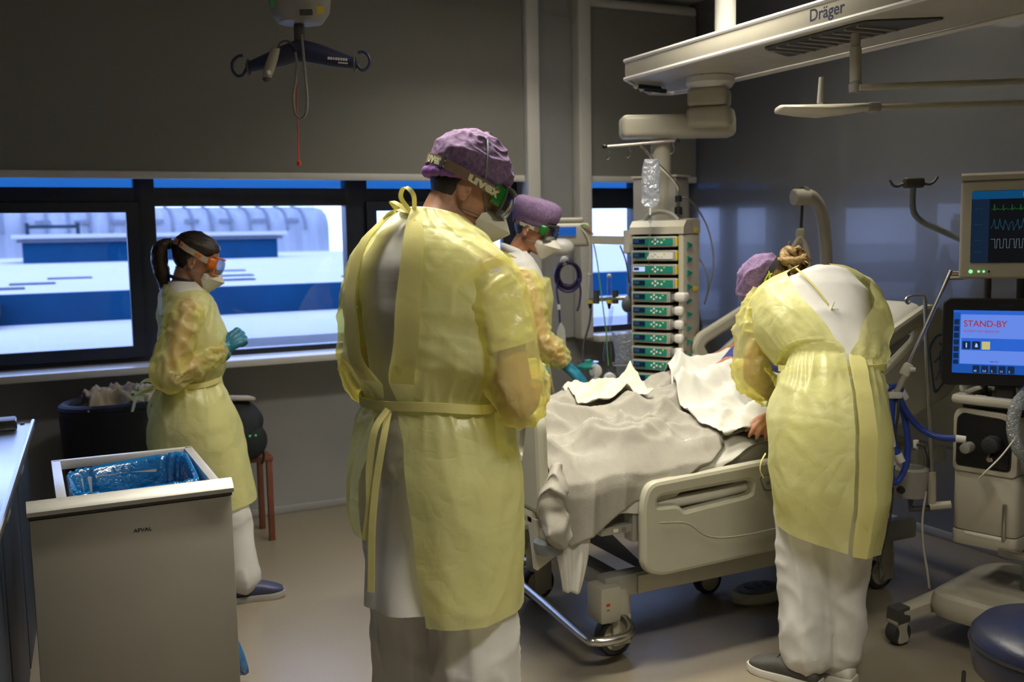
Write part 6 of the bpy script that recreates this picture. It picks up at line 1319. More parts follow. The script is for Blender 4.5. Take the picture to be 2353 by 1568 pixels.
# ------------------------------------------------------------------ ventilator on its trolley
VT = R_(-73)
def ventilator():
    r0 = V((3.375, 2.585, 0)); t = thing('ventilator', 'cream ventilator with blue stand-by touchscreen and black front on trolley', 'ventilator', r0, VT)
    def B(mb, n, m, p=t, sm=35): return mb.build(n, m, p, sm)
    # body
    f = MB(); f.plate([rpoly([(-.115,-.16,.02), (.115,-.16,.02), (.125,.14,.03), (-.125,.14,.03)], .02)], .055, M.Translation((0,0,.415)), .006); B(f, 'bottom_skirt', 'cream')
    f = MB(); f.plate([rpoly([(-.113,-.155,.025), (.113,-.155,.025), (.125,.14,.03), (-.125,.14,.03)], .02)], .235, M.Translation((0,0,.562)), .008); bo = B(f, 'body', 'cream')
    f = MB(); f.ring_loft([[(x, y, z) for x in (-.112, .112) for y in ((-.15, .135) if x < 0 else (.135, -.15))] for z in (.68, .90)]); B(f, 'upper_body', 'cream', sm=0)
    f = MB(); f.plate([rpoly([(-.108,.695,.02), (.095,.695,.02), (.10,.86,.03), (.07,.895,.03), (-.09,.905,.03), (-.108,.88,.02)], .02, 6)], .03, frame_m((0,-.155,0), (1,0,0), (0,0,1)), .006); fp = B(f, 'front_panel', 'black')
    f = MB(); f.plate([rpoly([(-.115,.68,.02), (.112,.68,.02), (.116,.87,.03), (.08,.91,.03), (-.10,.918,.03), (-.116,.89,.02)], .02, 6), rpoly([(-.105,.697,.02), (.093,.697,.02), (.098,.86,.03), (.07,.892,.03), (-.088,.902,.03), (-.105,.88,.02)], .02, 6)], .036, frame_m((0,-.152,0), (1,0,0), (0,0,1)), .005); B(f, 'front_frame', 'cream')
    f = MB(); f.lathe([(.03,0), (.034,.02), (.03,.05), (.018,.055)], frame_m((.035,-.17,.80), (1,0,0), (0,0,1)), 22); B(f, 'valve_knob', 'black_soft', fp)
    f = MB(); f.lathe([(.012,0), (.013,.03), (.009,.034)], frame_m((.028,-.172,.755), (1,0,0), (0,-.5,1)), 16); B(f, 'outlet_stub', 'chrome', fp)
    f = MB(); f.lathe([(.02,0), (.022,.03), (.019,.05), (.012,.052)], frame_m((-.055,-.17,.775), (1,0,0), (0,0,1)), 20); B(f, 'inlet_port', 'grey_plastic', fp)
    f = MB(); f.plate([rrect(.06,.055,.006,4,.055,.735)], .004, frame_m((0,-.1715,0), (1,0,0), (0,0,1)), .001); B(f, 'panel_hatch', 'black_soft', fp)
    # lower front: number tag, labels, cassette bay
    yf = -.156
    f = MB(); f.plate([rrect(.034,.032,.002,2,-.005,.655)], .002, frame_m((0,yf,0), (1,0,0), (0,0,1)), .0005); nt_ = B(f, 'number_tag', 'print_dark')
    f = MB(); f.plate([rrect(.030,.028,.002,2,-.005,.655)], .002, frame_m((0,yf-.0008,0), (1,0,0), (0,0,1)), .0005); B(f, 'tag_paper', 'paper', nt_)
    f = MB(); f.text('4', .030, frame_m((-.005,yf-.0022,.645), (1,0,0), (0,0,1)), .0003, 'CENTER', None, .0008); B(f, 'tag_number', 'print_dark', nt_, 0)
    for (x, z, w, h, m) in ((.02,.607,.13,.014,'yellow_label'), (.03,.588,.10,.026,'yellow_label'), (.066,.588,.022,.022,'green_label')): f = MB(); f.plate([rrect(w,h,.001,2,x,z)], .002, frame_m((0,yf-(.0012 if m == 'green_label' else 0),0), (1,0,0), (0,0,1)), .0004); B(f, 'service_label', m)
    f = MB(); f.plate([rrect(.09,.0035,.001,2,.02,.608)], .001, frame_m((0,yf-.0014,0), (1,0,0), (0,0,1)), .0002); B(f, 'label_print', 'print_dark')
    f = MB(); f.plate([rrect(.15,.125,.008,4,.005,.505)], .004, frame_m((0,yf+.001,0), (1,0,0), (0,0,1)), .001); B(f, 'cassette_bay', 'cream_dark')
    for i, (z, h, m) in enumerate(((.560,.016,'grey_dark'), (.537,.022,'cream'), (.508,.026,'cream'), (.473,.014,'grey_dark'), (.455,.014,'grey_dark'))): f = MB(); f.plate([rrect(.12 if i < 3 else .075,h,.003,3,-.005 if i < 3 else -.025,z)], .004, frame_m((0,yf-.001,0), (1,0,0), (0,0,1)), .001); B(f, 'cassette' if i in (1, 2) else 'cassette_label', m)
    f = MB()
    for z in (.467, .449): f.text('CE', .014, frame_m((.03,yf-.0035,z), (1,0,0), (0,0,1)), .0002)
    B(f, 'marking', 'print_dark', t, 0)
    f = MB(); f.bb(.072,.084,yf-.02,yf+.01,.435,.575,.003); B(f, 'latch_bar', 'steel')
    f = MB(); f.bb(-.07,.075,yf-.012,yf+.01,.428,.442,.005); B(f, 'bay_lip', 'white_plastic')
    # carrying ring / tray on top
    out = rpoly([(-.12,-.18,.03), (.14,-.18,.03), (.16,.16,.06), (-.14,.16,.06)], .04, 6); inn = [(x*.84, y*.84) for x, y in out]
    f = MB(); f.plate([out, inn], .034, M.Translation((0,0,.955)), .013); B(f, 'carry_ring', 'cream')
    f = MB(); f.plate([inn], .006, M.Translation((0,0,.925)), .001); B(f, 'tray', 'black')
    for (x, y) in ((-.10,-.1), (.12,.12), (-.11,.13)): f = MB(); f.cyl((x,y,.90), (x,y,.945), .016, n=14); B(f, 'ring_post', 'cream_dark')
    f = MB(); f.cyl((-.06,-.12,.955), (-.02,-.12,.955), .014, n=14); B(f, 'ring_clip', 'cream')
    f = MB(); f.cyl((0,.05,.92), (0,.05,1.02), .022, n=16); f.cyl((-.10,.06,.90), (-.10,.06,1.42), .014, n=14); B(f, 'screen_mast', 'grey_dark')
    # mast, foot and legs
    f = MB(); f.bb(.10,.19,-.05,.06,.14,.40,.015,2); B(f, 'mast', 'slate'); f = MB(); f.bb(.135,.15,-.056,-.049,.18,.36,.002); B(f, 'mast_slot', 'black')
    f = MB(); f.bb(.06,.30,-.18,-.15,.375,.405,.008); B(f, 'rear_handle', 'steel')
    f = MB(); f.plate([rpoly([(-.16,-.30,.08), (.20,-.33,.08), (.30,-.05,.1), (.26,.25,.1), (-.14,.22,.1)], .08, 8)], .10, M.Translation((.03,.03,.165)), .035); B(f, 'base', 'cream')
    for i, (p, q) in enumerate((((-.16,-.15,.145), (-.23,-.36,.125)), ((.22,-.15,.145), (.30,-.38,.125)), ((-.08,.2,.145), (-.14,.36,.125)), ((.24,.2,.145), (.32,.34,.125)))):
        f = MB(); P, Q = V(p), V(q); d = (Q-P).normalized(); x = d.cross(V((0,0,1))); f.ring_loft([[c+x*w*sx+V((0,0,h*sz)) for sx, sz in ((-1,-1),(-1,.6),(-.6,1),(.6,1),(1,.6),(1,-1))] for c, w, h in ((P,.040,.030), (P.lerp(Q,.5),.034,.024), (Q,.030,.018))]); B(f, 'leg', 'cream', t, 40)
        f = MB(); f.ring_loft([[Q+x*w*sx+d*.030*sy+V((0,0,z)) for sx, sy in ((-1,-1),(1,-1),(1,1),(-1,1))] for z, w in ((.025,.028), (-.02,.032), (-.035,.030))]); B(f, 'leg_cap', 'grey_dark', t, 40)
        f = MB(); f.lathe([(.012,-.026), (.043,-.024), (.047,-.012), (.047,.012), (.043,.024), (.012,.026)], frame_m(Q+V((0,0,-.078)), d, (0,0,1)), 26); B(f, 'castor', 'rubber')
        f = MB(); f.plate([rpoly([(-.026,.04), (.026,.04), (.012,0), (.024,-.045), (-.024,-.045), (-.012,0)], .012)], .060, frame_m(Q+V((0,0,-.065)), d, (0,0,1)), .006); B(f, 'castor_fork', 'cream_dark')
    return t
ventilator()
def vent_screen():
    c = V((3.186,2.716,1.006)); dx = V((cos(TH), sin(TH), 0)); W_, Hh = .44, .325
    t = thing('ventilator_screen', 'black framed blue touchscreen reading stand-by on ventilator', 'screen', c+dx*W_/2, TH)
    T = M.Rotation(R_(-7), 4, 'X'); fr = lambda y, tx=0: T @ frame_m((0,y,0), (1,0,0), (0,0,1))
    def B(mb, n, m, p=t, sm=35): return mb.build(n, m, p, sm)
    f = MB(); f.plate([rrect(W_,Hh,.025,6,0,Hh/2)], .030, fr(0), .006); B(f, 'bezel', 'black')
    f = MB(); f.plate([rrect(W_*.98,Hh*.98,.025,6,0,Hh/2)], .02, fr(.02), .006); B(f, 'rear_shell', 'cream')
    f = MB(); f.box((0,.06,.10), (.14,.09,.14), None, .02, 3); f.box((0,.04,-.01), (.07,.06,.10), None, .012, 3); B(f, 'mount', 'grey_dark')
    x0, x1, z0, z1 = -W_/2+.034, W_/2-.034, .042, Hh-.042; y = -.0158
    def pl(n, m, xa, xb, za, zb_, k=1, p=None):
        f = MB(); f.plate([rrect(xb-xa, zb_-za, .0015, 2, (xa+xb)/2, (za+zb_)/2)], .0008, fr(y-.0006*k), .0002); return B(f, n, m, p)
    so = pl('screen', 'vent_blue', x0, x1, z0, z1, 0, t)
    pl('screen_field', 'vent_sky', x0+.026, x1, z0+.036, z1-.016, 1, so); pl('menu_column', 'vent_bar', x0, x0+.024, z0+.016, z1-.008, 1, so); pl('status_strip', 'vent_blue', x0+.03, x1, z0+.088, z0+.134, 2, so); pl('bottom_bar', 'vent_bar', x0, x1, z0, z0+.034, 2, so)
    def tx(n, s, size, x, z, m, bold=.0, sx=1.): f = MB(); f.text(s, size, fr(y-.0028) @ M.Translation((x, z, 0)), .0002, 'LEFT', None, bold, sx); B(f, n, m, so, 0)
    tx('headline', 'STAND-BY', .034, x0+.036, z1-.062, 'vent_red', .0004, .93); tx('subtitle', 'PATIËNT NIET BEADEMD', .0118, x0+.036, z1-.084, 'vent_red', .0, .95)
    tx('brand_lettering', 'MAQUET', .013, -.03, Hh-.026, 'logo_navy')
    for i, m in enumerate(('vent_navy', 'vent_navy', 'vent_yellow')): pl('tile', m, x0+.034+i*.034, x0+.062+i*.034, z0+.092, z0+.122, 3, so)
    f = MB(); f.plate([[(x0+.078,z0+.100), (x0+.088,z0+.100), (x0+.086,z0+.112), (x0+.081,z0+.116)]], .0006, fr(y-.0032), .0001); B(f, 'tile_icon', 'vent_text', so, 0)
    f = MB(); f.plate([[(x0+.046,z0+.098), (x0+.050,z0+.098), (x0+.050,z0+.116), (x0+.046,z0+.116)]], .0006, fr(y-.0032), .0001); B(f, 'tile_icon', 'vent_text', so, 0)
    for z in (z1-.060, z1-.084): pl('check_button', 'vent_navy', x1-.115, x1-.005, z, z+.019, 3, so)
    pl('start_button', 'vent_navy', x1-.12, x1-.005, z0+.092, z0+.118, 3, so)
    for za in (z1-.049, z1-.056, z1-.073, z1-.080): pl('text_line', 'led_green' if za in (z1-.056, z1-.080) else 'vent_text', x1-.090, x1-.03, za, za+.003, 4, so)
    for za in (z0+.107, z0+.099): pl('text_line', 'vent_text', x1-.098, x1-.03, za, za+.003, 4, so)
    for i, s in enumerate(('40', '5.0', '5', '15', '5')):
        pl('value_tile', 'vent_navy', x0+.072+i*.030, x0+.096+i*.030, z0+.002, z0+.030, 3, so); tx('value', s, .0105, x0+.076+i*.030, z0+.006, 'vent_text')
    for i in range(7): pl('menu_tile', 'vent_navy', x0+.003, x0+.021, z0+.03+i*.026, z0+.05+i*.026, 2, so)
    tx('mode_text', 'NIV PC', .010, x0+.13, z0+.042, 'logo_navy')
vent_screen()
# silver support arm, hose holder
t = thing('hose_support', 'polished diagonal rod arm holding the blue breathing hoses', 'arm', (2.947,2.640,1.084))
f = MB(); f.tube([(3.093,2.612,1.448), (2.927,2.651,1.092)], .0075, 12); f.build('rod', 'chrome', t, world=True)
f = MB(); f.box((2.922,2.652,1.085), (.034,.03,.05), M.Rotation(R_(-26), 4, 'Z') @ M.Rotation(.5, 4, 'Y'), .008); f.build('elbow', 'white_plastic', t, world=True)
f = MB(); f.cyl((2.917,2.633,1.087), (2.935,2.624,1.087), .008, n=12); f.build('elbow_knob', 'white_plastic', t, world=True)
f = MB(); f.tube([(2.917,2.653,1.065), (2.877,2.663,0.989)], .011, 12); f.build('lower_link', 'cream', t, world=True)
f = MB(); f.box((2.877,2.663,0.992), (.05,.03,.025), M.Rotation(R_(-26), 4, 'Z'), .006); f.build('hose_clip', 'white_plastic', t, world=True)
t = thing('drip_pole', 'thin chrome pole with curled hook beside the ventilator', 'pole', (3.134,2.707,0.529))
f = MB(); f.tube(cat([(3.137,2.705,0.529), (3.147,2.733,0.800), (3.152,2.760,1.055), (3.163,2.787,1.326)], 6), .008, 12); f.build('pole', 'steel', t, world=True)
f = MB(); f.tube(cat([(3.163,2.787,1.326), (3.159,2.791,1.341), (3.140,2.801,1.345), (3.106,2.817,1.341), (3.094,2.821,1.327), (3.101,2.816,1.314), (3.111,2.812,1.322)], 5), .005, 8); f.build('hook', 'steel', t, world=True)
f = MB(); f.tube([(3.144,2.717,0.656), (3.137,2.705,0.529)], .016, 14); f.build('socket', 'cream_dark', t, world=True)
f = MB(); f.tube([(3.128,2.709,0.522), (3.187,2.659,0.533)], .016, 12); f.build('socket_arm', 'cream', t, world=True)
def hose(name, label, pts, r, m='hose_blue', ribs=True, ends=('white_plastic',)*2, group=None):
    t = thing(name, label, 'hose', pts[-1], 0, group); C = cat(pts, 14); f = MB()
    rr = [r*(1+.10*(i % 2)) if ribs else r for i in range(len(C))]
    f.tube(C, rr, 14); f.build('tube', m, t, 180 if not ribs else 50, world=True)
    for k, e in ((0, ends[0]), (-1, ends[1])):
        if e: d = (C[k]-C[1 if k == 0 else -2]).normalized(); f = MB(); f.cyl(C[k]-d*.012, C[k]+d*.022, r*1.25, r*1.15, 16); f.build('connector', e, t, world=True)
hose('breathing_hose', 'blue corrugated breathing hose plugged into the black ventilator front', [(2.902,2.674,0.993), (2.943,2.668,0.924), (2.996,2.657,0.863), (3.036,2.611,0.828), (3.083,2.543,0.825)], .0115)
hose('breathing_hose', 'blue corrugated hose hanging straight down with white connector end', [(2.887,2.681,0.994), (2.877,2.677,0.921), (2.872,2.670,0.840), (2.880,2.661,0.795), (2.893,2.650,0.759)], .0125)
hose('breathing_hose', 'blue corrugated hose looping low beside the humidifier', [(2.931,2.705,0.995), (2.967,2.697,0.893), (2.972,2.683,0.794), (2.958,2.679,0.704), (2.924,2.689,0.647), (2.893,2.686,0.685), (2.895,2.680,0.736)], .011)
hose('breathing_hose', 'short blue hose end resting in the white hose clip', [(2.841,2.684,1.022), (2.866,2.683,1.017), (2.903,2.676,1.021), (2.927,2.672,0.991)], .012)
cable('sensor_lead', 'black sensor lead among the blue hoses', [(2.892,2.657,0.997), (2.877,2.645,0.926), (2.864,2.643,0.862), (2.854,2.640,0.798)], .005, 'cable_dark')
t = thing('humidifier', 'grey humidifier base with clear water chamber behind the blue hoses', 'humidifier', (3.102,2.781,0.551))
f = MB(); f.lathe([(.03,0), (.058,.006), (.062,.02), (.066,.10), (.066,.115), (.058,.122), (.01,.124)], M.Translation(V((3.103,2.780,0.546))), 28); f.build('base', 'grey_plastic', t, world=True)
f = MB(); f.lathe([(.05,.124), (.052,.13), (.050,.16), (.040,.20), (.02,.21)], M.Translation(V((3.103,2.780,0.546))), 28); f.build('chamber', 'clear_plastic', t, world=True)
f = MB(); f.cyl((3.118,2.773,0.744), (3.120,2.776,0.775), .011, n=14); f.build('spout', 'white_plastic', t, world=True)
f = MB(); f.lathe([(.01,0), (.016,.006), (.014,.02)], frame_m((3.012,2.752,0.596), (.9,-.44,0), (0,0,1)), 16); f.build('knob', 'black', t, world=True)
f = MB(); f.tube(cat([(3.114,2.766,0.760), (3.121,2.740,0.758), (3.131,2.731,0.719), (3.131,2.725,0.673)], 6), .005, 8); f.build('feed_line', 'cable_dark', t, world=True)
f = MB(); f.tube([(3.103,2.780,0.546), (3.101,2.776,0.499), (3.149,2.719,0.510)], .012, 10); f.build('bracket', 'grey_dark', t, world=True)
cable('power_cable', 'dark cable hanging behind the yellow gown towards the bed castor', [(2.914,2.715,0.642), (2.912,2.725,0.521), (2.906,2.737,0.416), (2.901,2.752,0.326), (2.888,2.752,0.279)], .004, 'cable_dark')
cable('power_cable', 'second dark cable curving past the bed castor', [(2.928,2.707,0.625), (2.926,2.716,0.504), (2.925,2.739,0.412), (2.920,2.753,0.322), (2.907,2.722,0.285), (2.894,2.724,0.257)], .004, 'cable_dark')
cable('mains_cable', 'pale cable dropping from the drip pole to the floor', [(3.119,2.720,0.580), (3.116,2.731,0.473), (3.135,2.742,0.361), (3.167,2.747,0.248), (3.187,2.750,0.168)], .0045, 'cable_white')
cable('thin_cable', 'thin cream cord lying across the ventilator front corner', [(3.159,2.374,0.843), (3.095,2.376,0.789), (3.042,2.386,0.746), (3.038,2.417,0.708)], .003, 'cable_white')
hose('clear_hose', 'milky wide hose curving at the right edge beside ventilator', [(3.247,2.395,1.002), (3.191,2.394,0.959), (3.176,2.392,0.881), (3.189,2.378,0.810), (3.239,2.370,0.765)], .022, 'plastic_film', True, ('clear_plastic', 'clear_plastic'))
# ------------------------------------------------------------------ stool in the right foreground
t = thing('stool', 'dark blue padded stool at the lower right corner', 'stool', (2.478, 1.70, 0))
f = MB(); f.lathe([(.06,.35), (.19,.355), (.215,.38), (.225,.44), (.222,.485), (.20,.51), (.10,.522), (.01,.525)], M.Translation((2.478,1.70,0)), 48); f.build('seat', 'stool_vinyl', t, 60, world=True)
f = MB(); f.tube([(2.478+.226*cos(a), 1.70+.226*sin(a), .462) for a in [2*pi*i/48 for i in range(48)]], .004, 6, True); f.build('seam', 'black', t, world=True)
f = MB(); f.cyl((2.478,1.70,.12), (2.478,1.70,.41), .022, n=18); f.build('gas_spring', 'chrome', t, world=True)
for k in range(5):
    a = 2*pi*k/5+.3; P = V((2.478,1.70,.11)); Q = P+V((.24*cos(a), .24*sin(a), -.03)); f = MB(); f.tube([P, P.lerp(Q, .5)+V((0,0,.005)), Q], [.022,.017,.013], 10); f.build('base_leg', 'black', t, world=True)
    f = MB(); f.lathe([(.008,-.018), (.026,-.016), (.028,0), (.026,.016), (.008,.018)], frame_m(Q+V((0,0,-.052)), (cos(a),sin(a),0), (0,0,1)), 18); f.build('castor', 'rubber', t, world=True)
cable('floor_cable', 'black cable curling on the floor beside the stool', [(2.961,2.393,0.008), (2.861,2.309,0.008), (2.784,2.203,0.008), (2.807,2.121,0.008)], .007, 'cable_dark')

# ------------------------------------------------------------------ ceiling hoist with spreader bar
def hoist():
    t = thing('ceiling_hoist', 'ceiling patient hoist with navy spreader bar and grey motor', 'hoist', (1.054,4.052,2.372))
    B = lambda mb, n, m, sm=35, p=t: mb.build(n, m, p, sm, world=(p is t))
    rt = V((.9,-.44,0)); fw = V((.44,.9,0)); mc = V((1.063,4.071,2.572))
    f = MB(); f.ring_loft([[mc+rt*w*cos(2*pi*j/28)*abs(cos(2*pi*j/28))**-.25+fw*d*sin(2*pi*j/28)+V((0,0,z)) for j in range(28)] for z, w, d in ((-.105,.065,.05), (-.10,.09,.07), (-.06,.118,.085), (.0,.125,.09), (.06,.128,.09), (.12,.12,.085), (.125,.08,.06))]); B(f, 'motor_housing', 'grey_plastic', 50)
    f = MB(); f.plate([rrect(.05,.022,.003,3)], .003, frame_m(V((1.058,3.959,2.492)), rt, (0,0,1)), .001); B(f, 'motor_display', 'grey_dark')
    f = MB(); f.plate([rrect(.024,.026,.003,3)], .003, frame_m(V((1.107,3.935,2.501)), rt, (0,0,1)), .001); B(f, 'motor_label', 'yellow_label')
    f = MB(); f.plate([rrect(.014,.03,.004,3)], .003, frame_m(V((0.943,4.030,2.531)), rt, (0,0,1)), .001); B(f, 'motor_key', 'green_label')
    f = MB(); f.cyl(mc+V((0,0,.12)), (mc.x, mc.y, ZC-.05), .02, n=14); B(f, 'trolley_stem', 'grey_plastic')
    f = MB(); f.bb(mc.x-1.6, mc.x+1.2, mc.y-.035, mc.y+.035, ZC-.08, ZC, .006); B(f, 'ceiling_track', 'alu')
    f = MB(); f.box(V((1.054,4.059,2.427)), (.042,.03,.085), M.Rotation(R_(-26), 4, 'Z'), .01, 2); B(f, 'bar_coupling', 'grey_dark')
    f = MB(); ribbon(f, [mc+V((0,0,-.10)), V((1.054,4.062,2.455))], .024, rt, .004); B(f, 'lift_strap', 'grey_dark')
    # spreader bar: shallow chevron with curled hooks
    pts = [V((0.854,4.141,2.296)), V((0.941,4.102,2.325)), V((0.997,4.077,2.345)), V((1.050,4.053,2.360)), V((1.115,4.019,2.346)), V((1.177,3.987,2.327)), V((1.254,3.947,2.305))]
    C = cat(pts, 6); f = MB(); n = len(C)
    rings = []
    for i, c in enumerate(C):
        h = .018+.026*sin(pi*i/(n-1))**.7; d = .014+.010*sin(pi*i/(n-1)); rings.append([c+V((0,0,1))*h*sin(2*pi*j/16)+fw*d*cos(2*pi*j/16) for j in range(16)])
    f.ring_loft(rings); B(f, 'spreader_bar', 'hoist_blue', 60)
    for s, P in ((-1, [(0.854,4.140,2.292), (0.840,4.144,2.268), (0.819,4.154,2.265), (0.804,4.165,2.290), (0.807,4.167,2.321), (0.826,4.160,2.341), (0.845,4.151,2.346)]), (1, [(1.254,3.946,2.301), (1.268,3.937,2.280), (1.287,3.928,2.283), (1.301,3.924,2.306), (1.297,3.930,2.335), (1.279,3.940,2.351), (1.260,3.949,2.348)])): f = MB(); f.tube(cat(P, 6), .0065, 10); B(f, 'sling_hook', 'hoist_blue')
    for p in ((0.858,4.116,2.294), (1.240,3.931,2.302)): f = MB(); f.tube([V(p)+V((0,0,1))*.030*sin(2*pi*j/16)+fw*.026*cos(2*pi*j/16) for j in range(16)], .004, 6, True); B(f, 'end_band', 'grey_dark')
    fm = frame_m(V((1.174,3.944,2.312)), rt, (0,0,1)) @ M.Rotation(-.10, 4, 'Z')
    f = MB()
    for k, (x, w) in enumerate(((-.036,.008), (-.026,.008), (-.016,.006), (-.006,.008), (.004,.008), (.014,.007), (.024,.008), (.034,.008))): f.plate([rrect(w, .010, .002, 2, x, .006)], .001, fm, .0003)
    for k in range(5): f.plate([rrect(.006, .005, .001, 2, .006+k*.008, -.008)], .001, fm, .0003)
    o = B(f, 'bar_print', 'trim_white', 0); o['kind'] = 'stuff'
hoist()
t = thing('hoist_handset', 'grey handset clipped over the hoist bar with looped coiled cord', 'handset', (0.927,4.047,2.278))
f = MB(); a, b = V((0.950,4.034,2.359)), V((0.912,4.040,2.246)); rings = []
for i in range(9):
    q = i/8; c = a.lerp(b, q); w = .018*(1+.25*sin(q*pi)); rings.append([c+V((.9,-.44,0))*w*cos(2*pi*j/14)+V((.44,.9,0))*.012*sin(2*pi*j/14) for j in range(14)])
f.ring_loft(rings); f.build('case', 'cream_dark', t, 50, world=True)
f = MB(); f.ell((0.916,4.023,2.264), (.010,.006,.010), None, 12, 8); f.build('button', 'white_plastic', t, world=True)
f = MB(); f.ell((0.910,4.040,2.239), (.016,.012,.012), None, 14, 10); f.build('cord_boot', 'grey_dark', t, world=True)
f = MB(); f.tube(cat([(0.956,4.031,2.358), (0.972,4.038,2.384), (0.998,4.037,2.392), (1.019,4.037,2.377), (1.033,4.027,2.352)], 6), .004, 8); f.build('strap_cord', 'cable_dark', t, world=True)
C = cat([(1.051,4.014,2.416), (1.050,3.995,2.345), (1.051,3.984,2.259), (1.052,3.971,2.156), (1.043,3.970,2.101), (1.023,3.977,2.084), (1.006,3.988,2.105), (1.003,3.996,2.165), (1.018,3.999,2.242), (1.027,4.012,2.295), (1.025,4.019,2.347)], 26); f = MB(); f.tube(C, [.0062 if i % 2 else .0048 for i in range(len(C))], 8); f.build('coiled_cord', 'cable_grey', t, world=True)
t = thing('pull_cord', 'thin red emergency pull cord with small ball below the hoist', 'cord', (1.020,4.013,1.902))
f = MB(); f.tube(cat([(1.049,4.088,2.463), (1.037,4.069,2.253), (1.028,4.041,2.077), (1.020,4.014,1.913)], 5), .0026, 6); f.build('cord', 'cord_red', t, world=True)
f = MB(); f.lathe([(.003,.014), (.008,.010), (.009,0), (.006,-.008), (.001,-.009)], M.Translation(V((1.020,4.014,1.908))), 14); f.build('ball', 'cord_red', t, world=True)
# ------------------------------------------------------------------ steel worktop along the left wall (a few degrees off the room's axis)
WR = R_(-3.3); WO = (0, 4.386, 0)
t = thing('steel_worktop', 'blue-gleaming stainless steel worktop at the left edge', 'worktop', WO, WR)
f = MB(); f.bb(-1.02, 0, -2.6, 0, .865, .90, .006, 2); f.build('top', 'worktop_steel', t)
f = MB(); f.tube([(-.004,-2.6,.902), (-.004,-.004,.902), (-1.02,-.004,.902)], .008, 8); f.build('raised_edge', 'steel', t)
f = MB(); f.cyl((-.04,-.05,.900), (-.04,-.05,.905), .008, n=12); f.build('screw', 'grey_dark', t)
for k, y in enumerate((-2.55, -1.90, -1.25, -.60)):
    t = thing('base_cabinet', ['base cabinet under steel worktop nearest the camera', 'second base cabinet under the steel worktop', 'third base cabinet under the steel worktop', 'base cabinet under far end of steel worktop'][k], 'cabinet', WO, WR, 'cabinets under the worktop')
    y1 = y+.62 if k < 3 else -.02
    f = MB(); f.bb(-1.0, -.05, y, y1, .10, .862, .004); f.build('carcass', 'cabinet_navy', t)
    f = MB(); f.bb(-.05, -.03, y+.006, y1-.006, .11, .85, .004); d = f.build('door', 'cabinet_navy', t)
    f = MB(); f.bb(-.03, -.018, y+.05, y+.17, .80, .815, .003); f.build('handle', 'alu', d)
    f = MB(); f.bb(-.96, -.09, y+.004, y1-.004, .0, .10); f.build('plinth', 'grey_dark', t, 0)
t = thing('dark_tray', 'small black box standing on the steel worktop', 'box', (-.09, 4.27, .90))
f = MB(); f.bb(-.22, -.06, 4.20, 4.32, .903, .935, .006); f.build('box', 'black', t, world=True); f = MB(); f.bb(-.215, -.065, 4.205, 4.315, .935, .939, .002); f.build('lid', 'grey_dark', t, world=True)
# ------------------------------------------------------------------ pull-out waste unit
def waste():
    t = thing('waste_unit', 'pulled-out waste drawer with tall cream front marked AFVAL', 'waste unit', (.24, 3.2, 0))
    B = lambda mb, n, m, sm=35, p=t: mb.build(n, m, p, sm, world=(p is t))
    f = MB(); f.bb(-.03, .515, 2.985, 3.005, .03, .850, .003); B(f, 'front_panel', 'cabinet_white')
    f = MB(); f.ring_loft([[(x, y, z) for y, z in ((2.970,.864), (2.970,.876), (2.978,.886), (3.002,.902), (3.006,.898), (2.988,.876), (2.986,.864))] for x in (-.035, .52)]); B(f, 'grip_profile', 'alu', 30)
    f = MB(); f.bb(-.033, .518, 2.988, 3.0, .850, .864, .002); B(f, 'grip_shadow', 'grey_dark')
    f = MB(); f.text('AFVAL', .0150, frame_m((.236,2.9845,.778), (1,0,0), (0,0,1)), .0006, 'LEFT', None, .0004, 1.15); B(f, 'lettering', 'print_dark', 0)
    for x in (.055, .475): f = MB(); f.bb(x-.014, x+.014, 3.005, 3.565, .865, .895, .003); B(f, 'side_rail', 'drawer_metal')
    f = MB(); f.bb(.041, .489, 3.55, 3.575, .865, .895, .003); B(f, 'back_rail', 'drawer_metal')
    for x in (.055, .475): f = MB(); f.bb(x-.008, x+.008, 3.005, 3.565, .74, .865, .002); B(f, 'side_sheet', 'drawer_metal')
    for x in (.055, .475):
        for y in (3.03, 3.55): f = MB(); f.bb(x-.012, x+.012, y-.012, y+.012, .05, .865, .002); B(f, 'post', 'drawer_metal')
    f = MB(); f.bb(.03, .50, 3.0, 3.575, .03, .06, .004); B(f, 'base_plate', 'drawer_metal')
    for x in (.07, .46):
        for y in (3.06, 3.52): f = MB(); f.lathe([(.006,-.012), (.016,-.010), (.016,.010), (.006,.012)], frame_m((x, y, .016), (0,1,0), (0,0,1)), 14); B(f, 'roller', 'rubber')
waste()
def rr3(w, d, r, z, cx, cy, n=8): return [V((x, y, z)) for x, y in rrect(w, d, r, n, cx, cy)]
t = thing('waste_bin', 'grey rectangular waste bin inside the pulled-out drawer', 'bin', (.265, 3.27, .06))
f = MB(); f.ring_loft([rr3(.28+.06*q, .30+.06*q, .07, .065+.79*q, .265, 3.27) for q in (0, .5, .98, 1.0)]+[rr3(.33, .35, .068, .855, .265, 3.27), rr3(.26, .28, .06, .08, .265, 3.27)]); f.build('tub', 'drawer_metal', t, 50, world=True)
f = MB(); f.tube(rr3(.348, .368, .072, .857, .265, 3.27), .004, 6, True); f.build('rim_wire', 'chrome', t, world=True)
t = thing('waste_bag', 'shiny blue plastic bag lining the waste bin', 'bag', (.265, 3.27, .1))
rings = []
prof = [(.372,.60,0), (.376,.70,0), (.372,.80,.5), (.366,.855,1), (.358,.880,1), (.346,.886,1), (.334,.872,1), (.322,.82,1), (.305,.72,1), (.285,.58,1), (.25,.45,.6)]
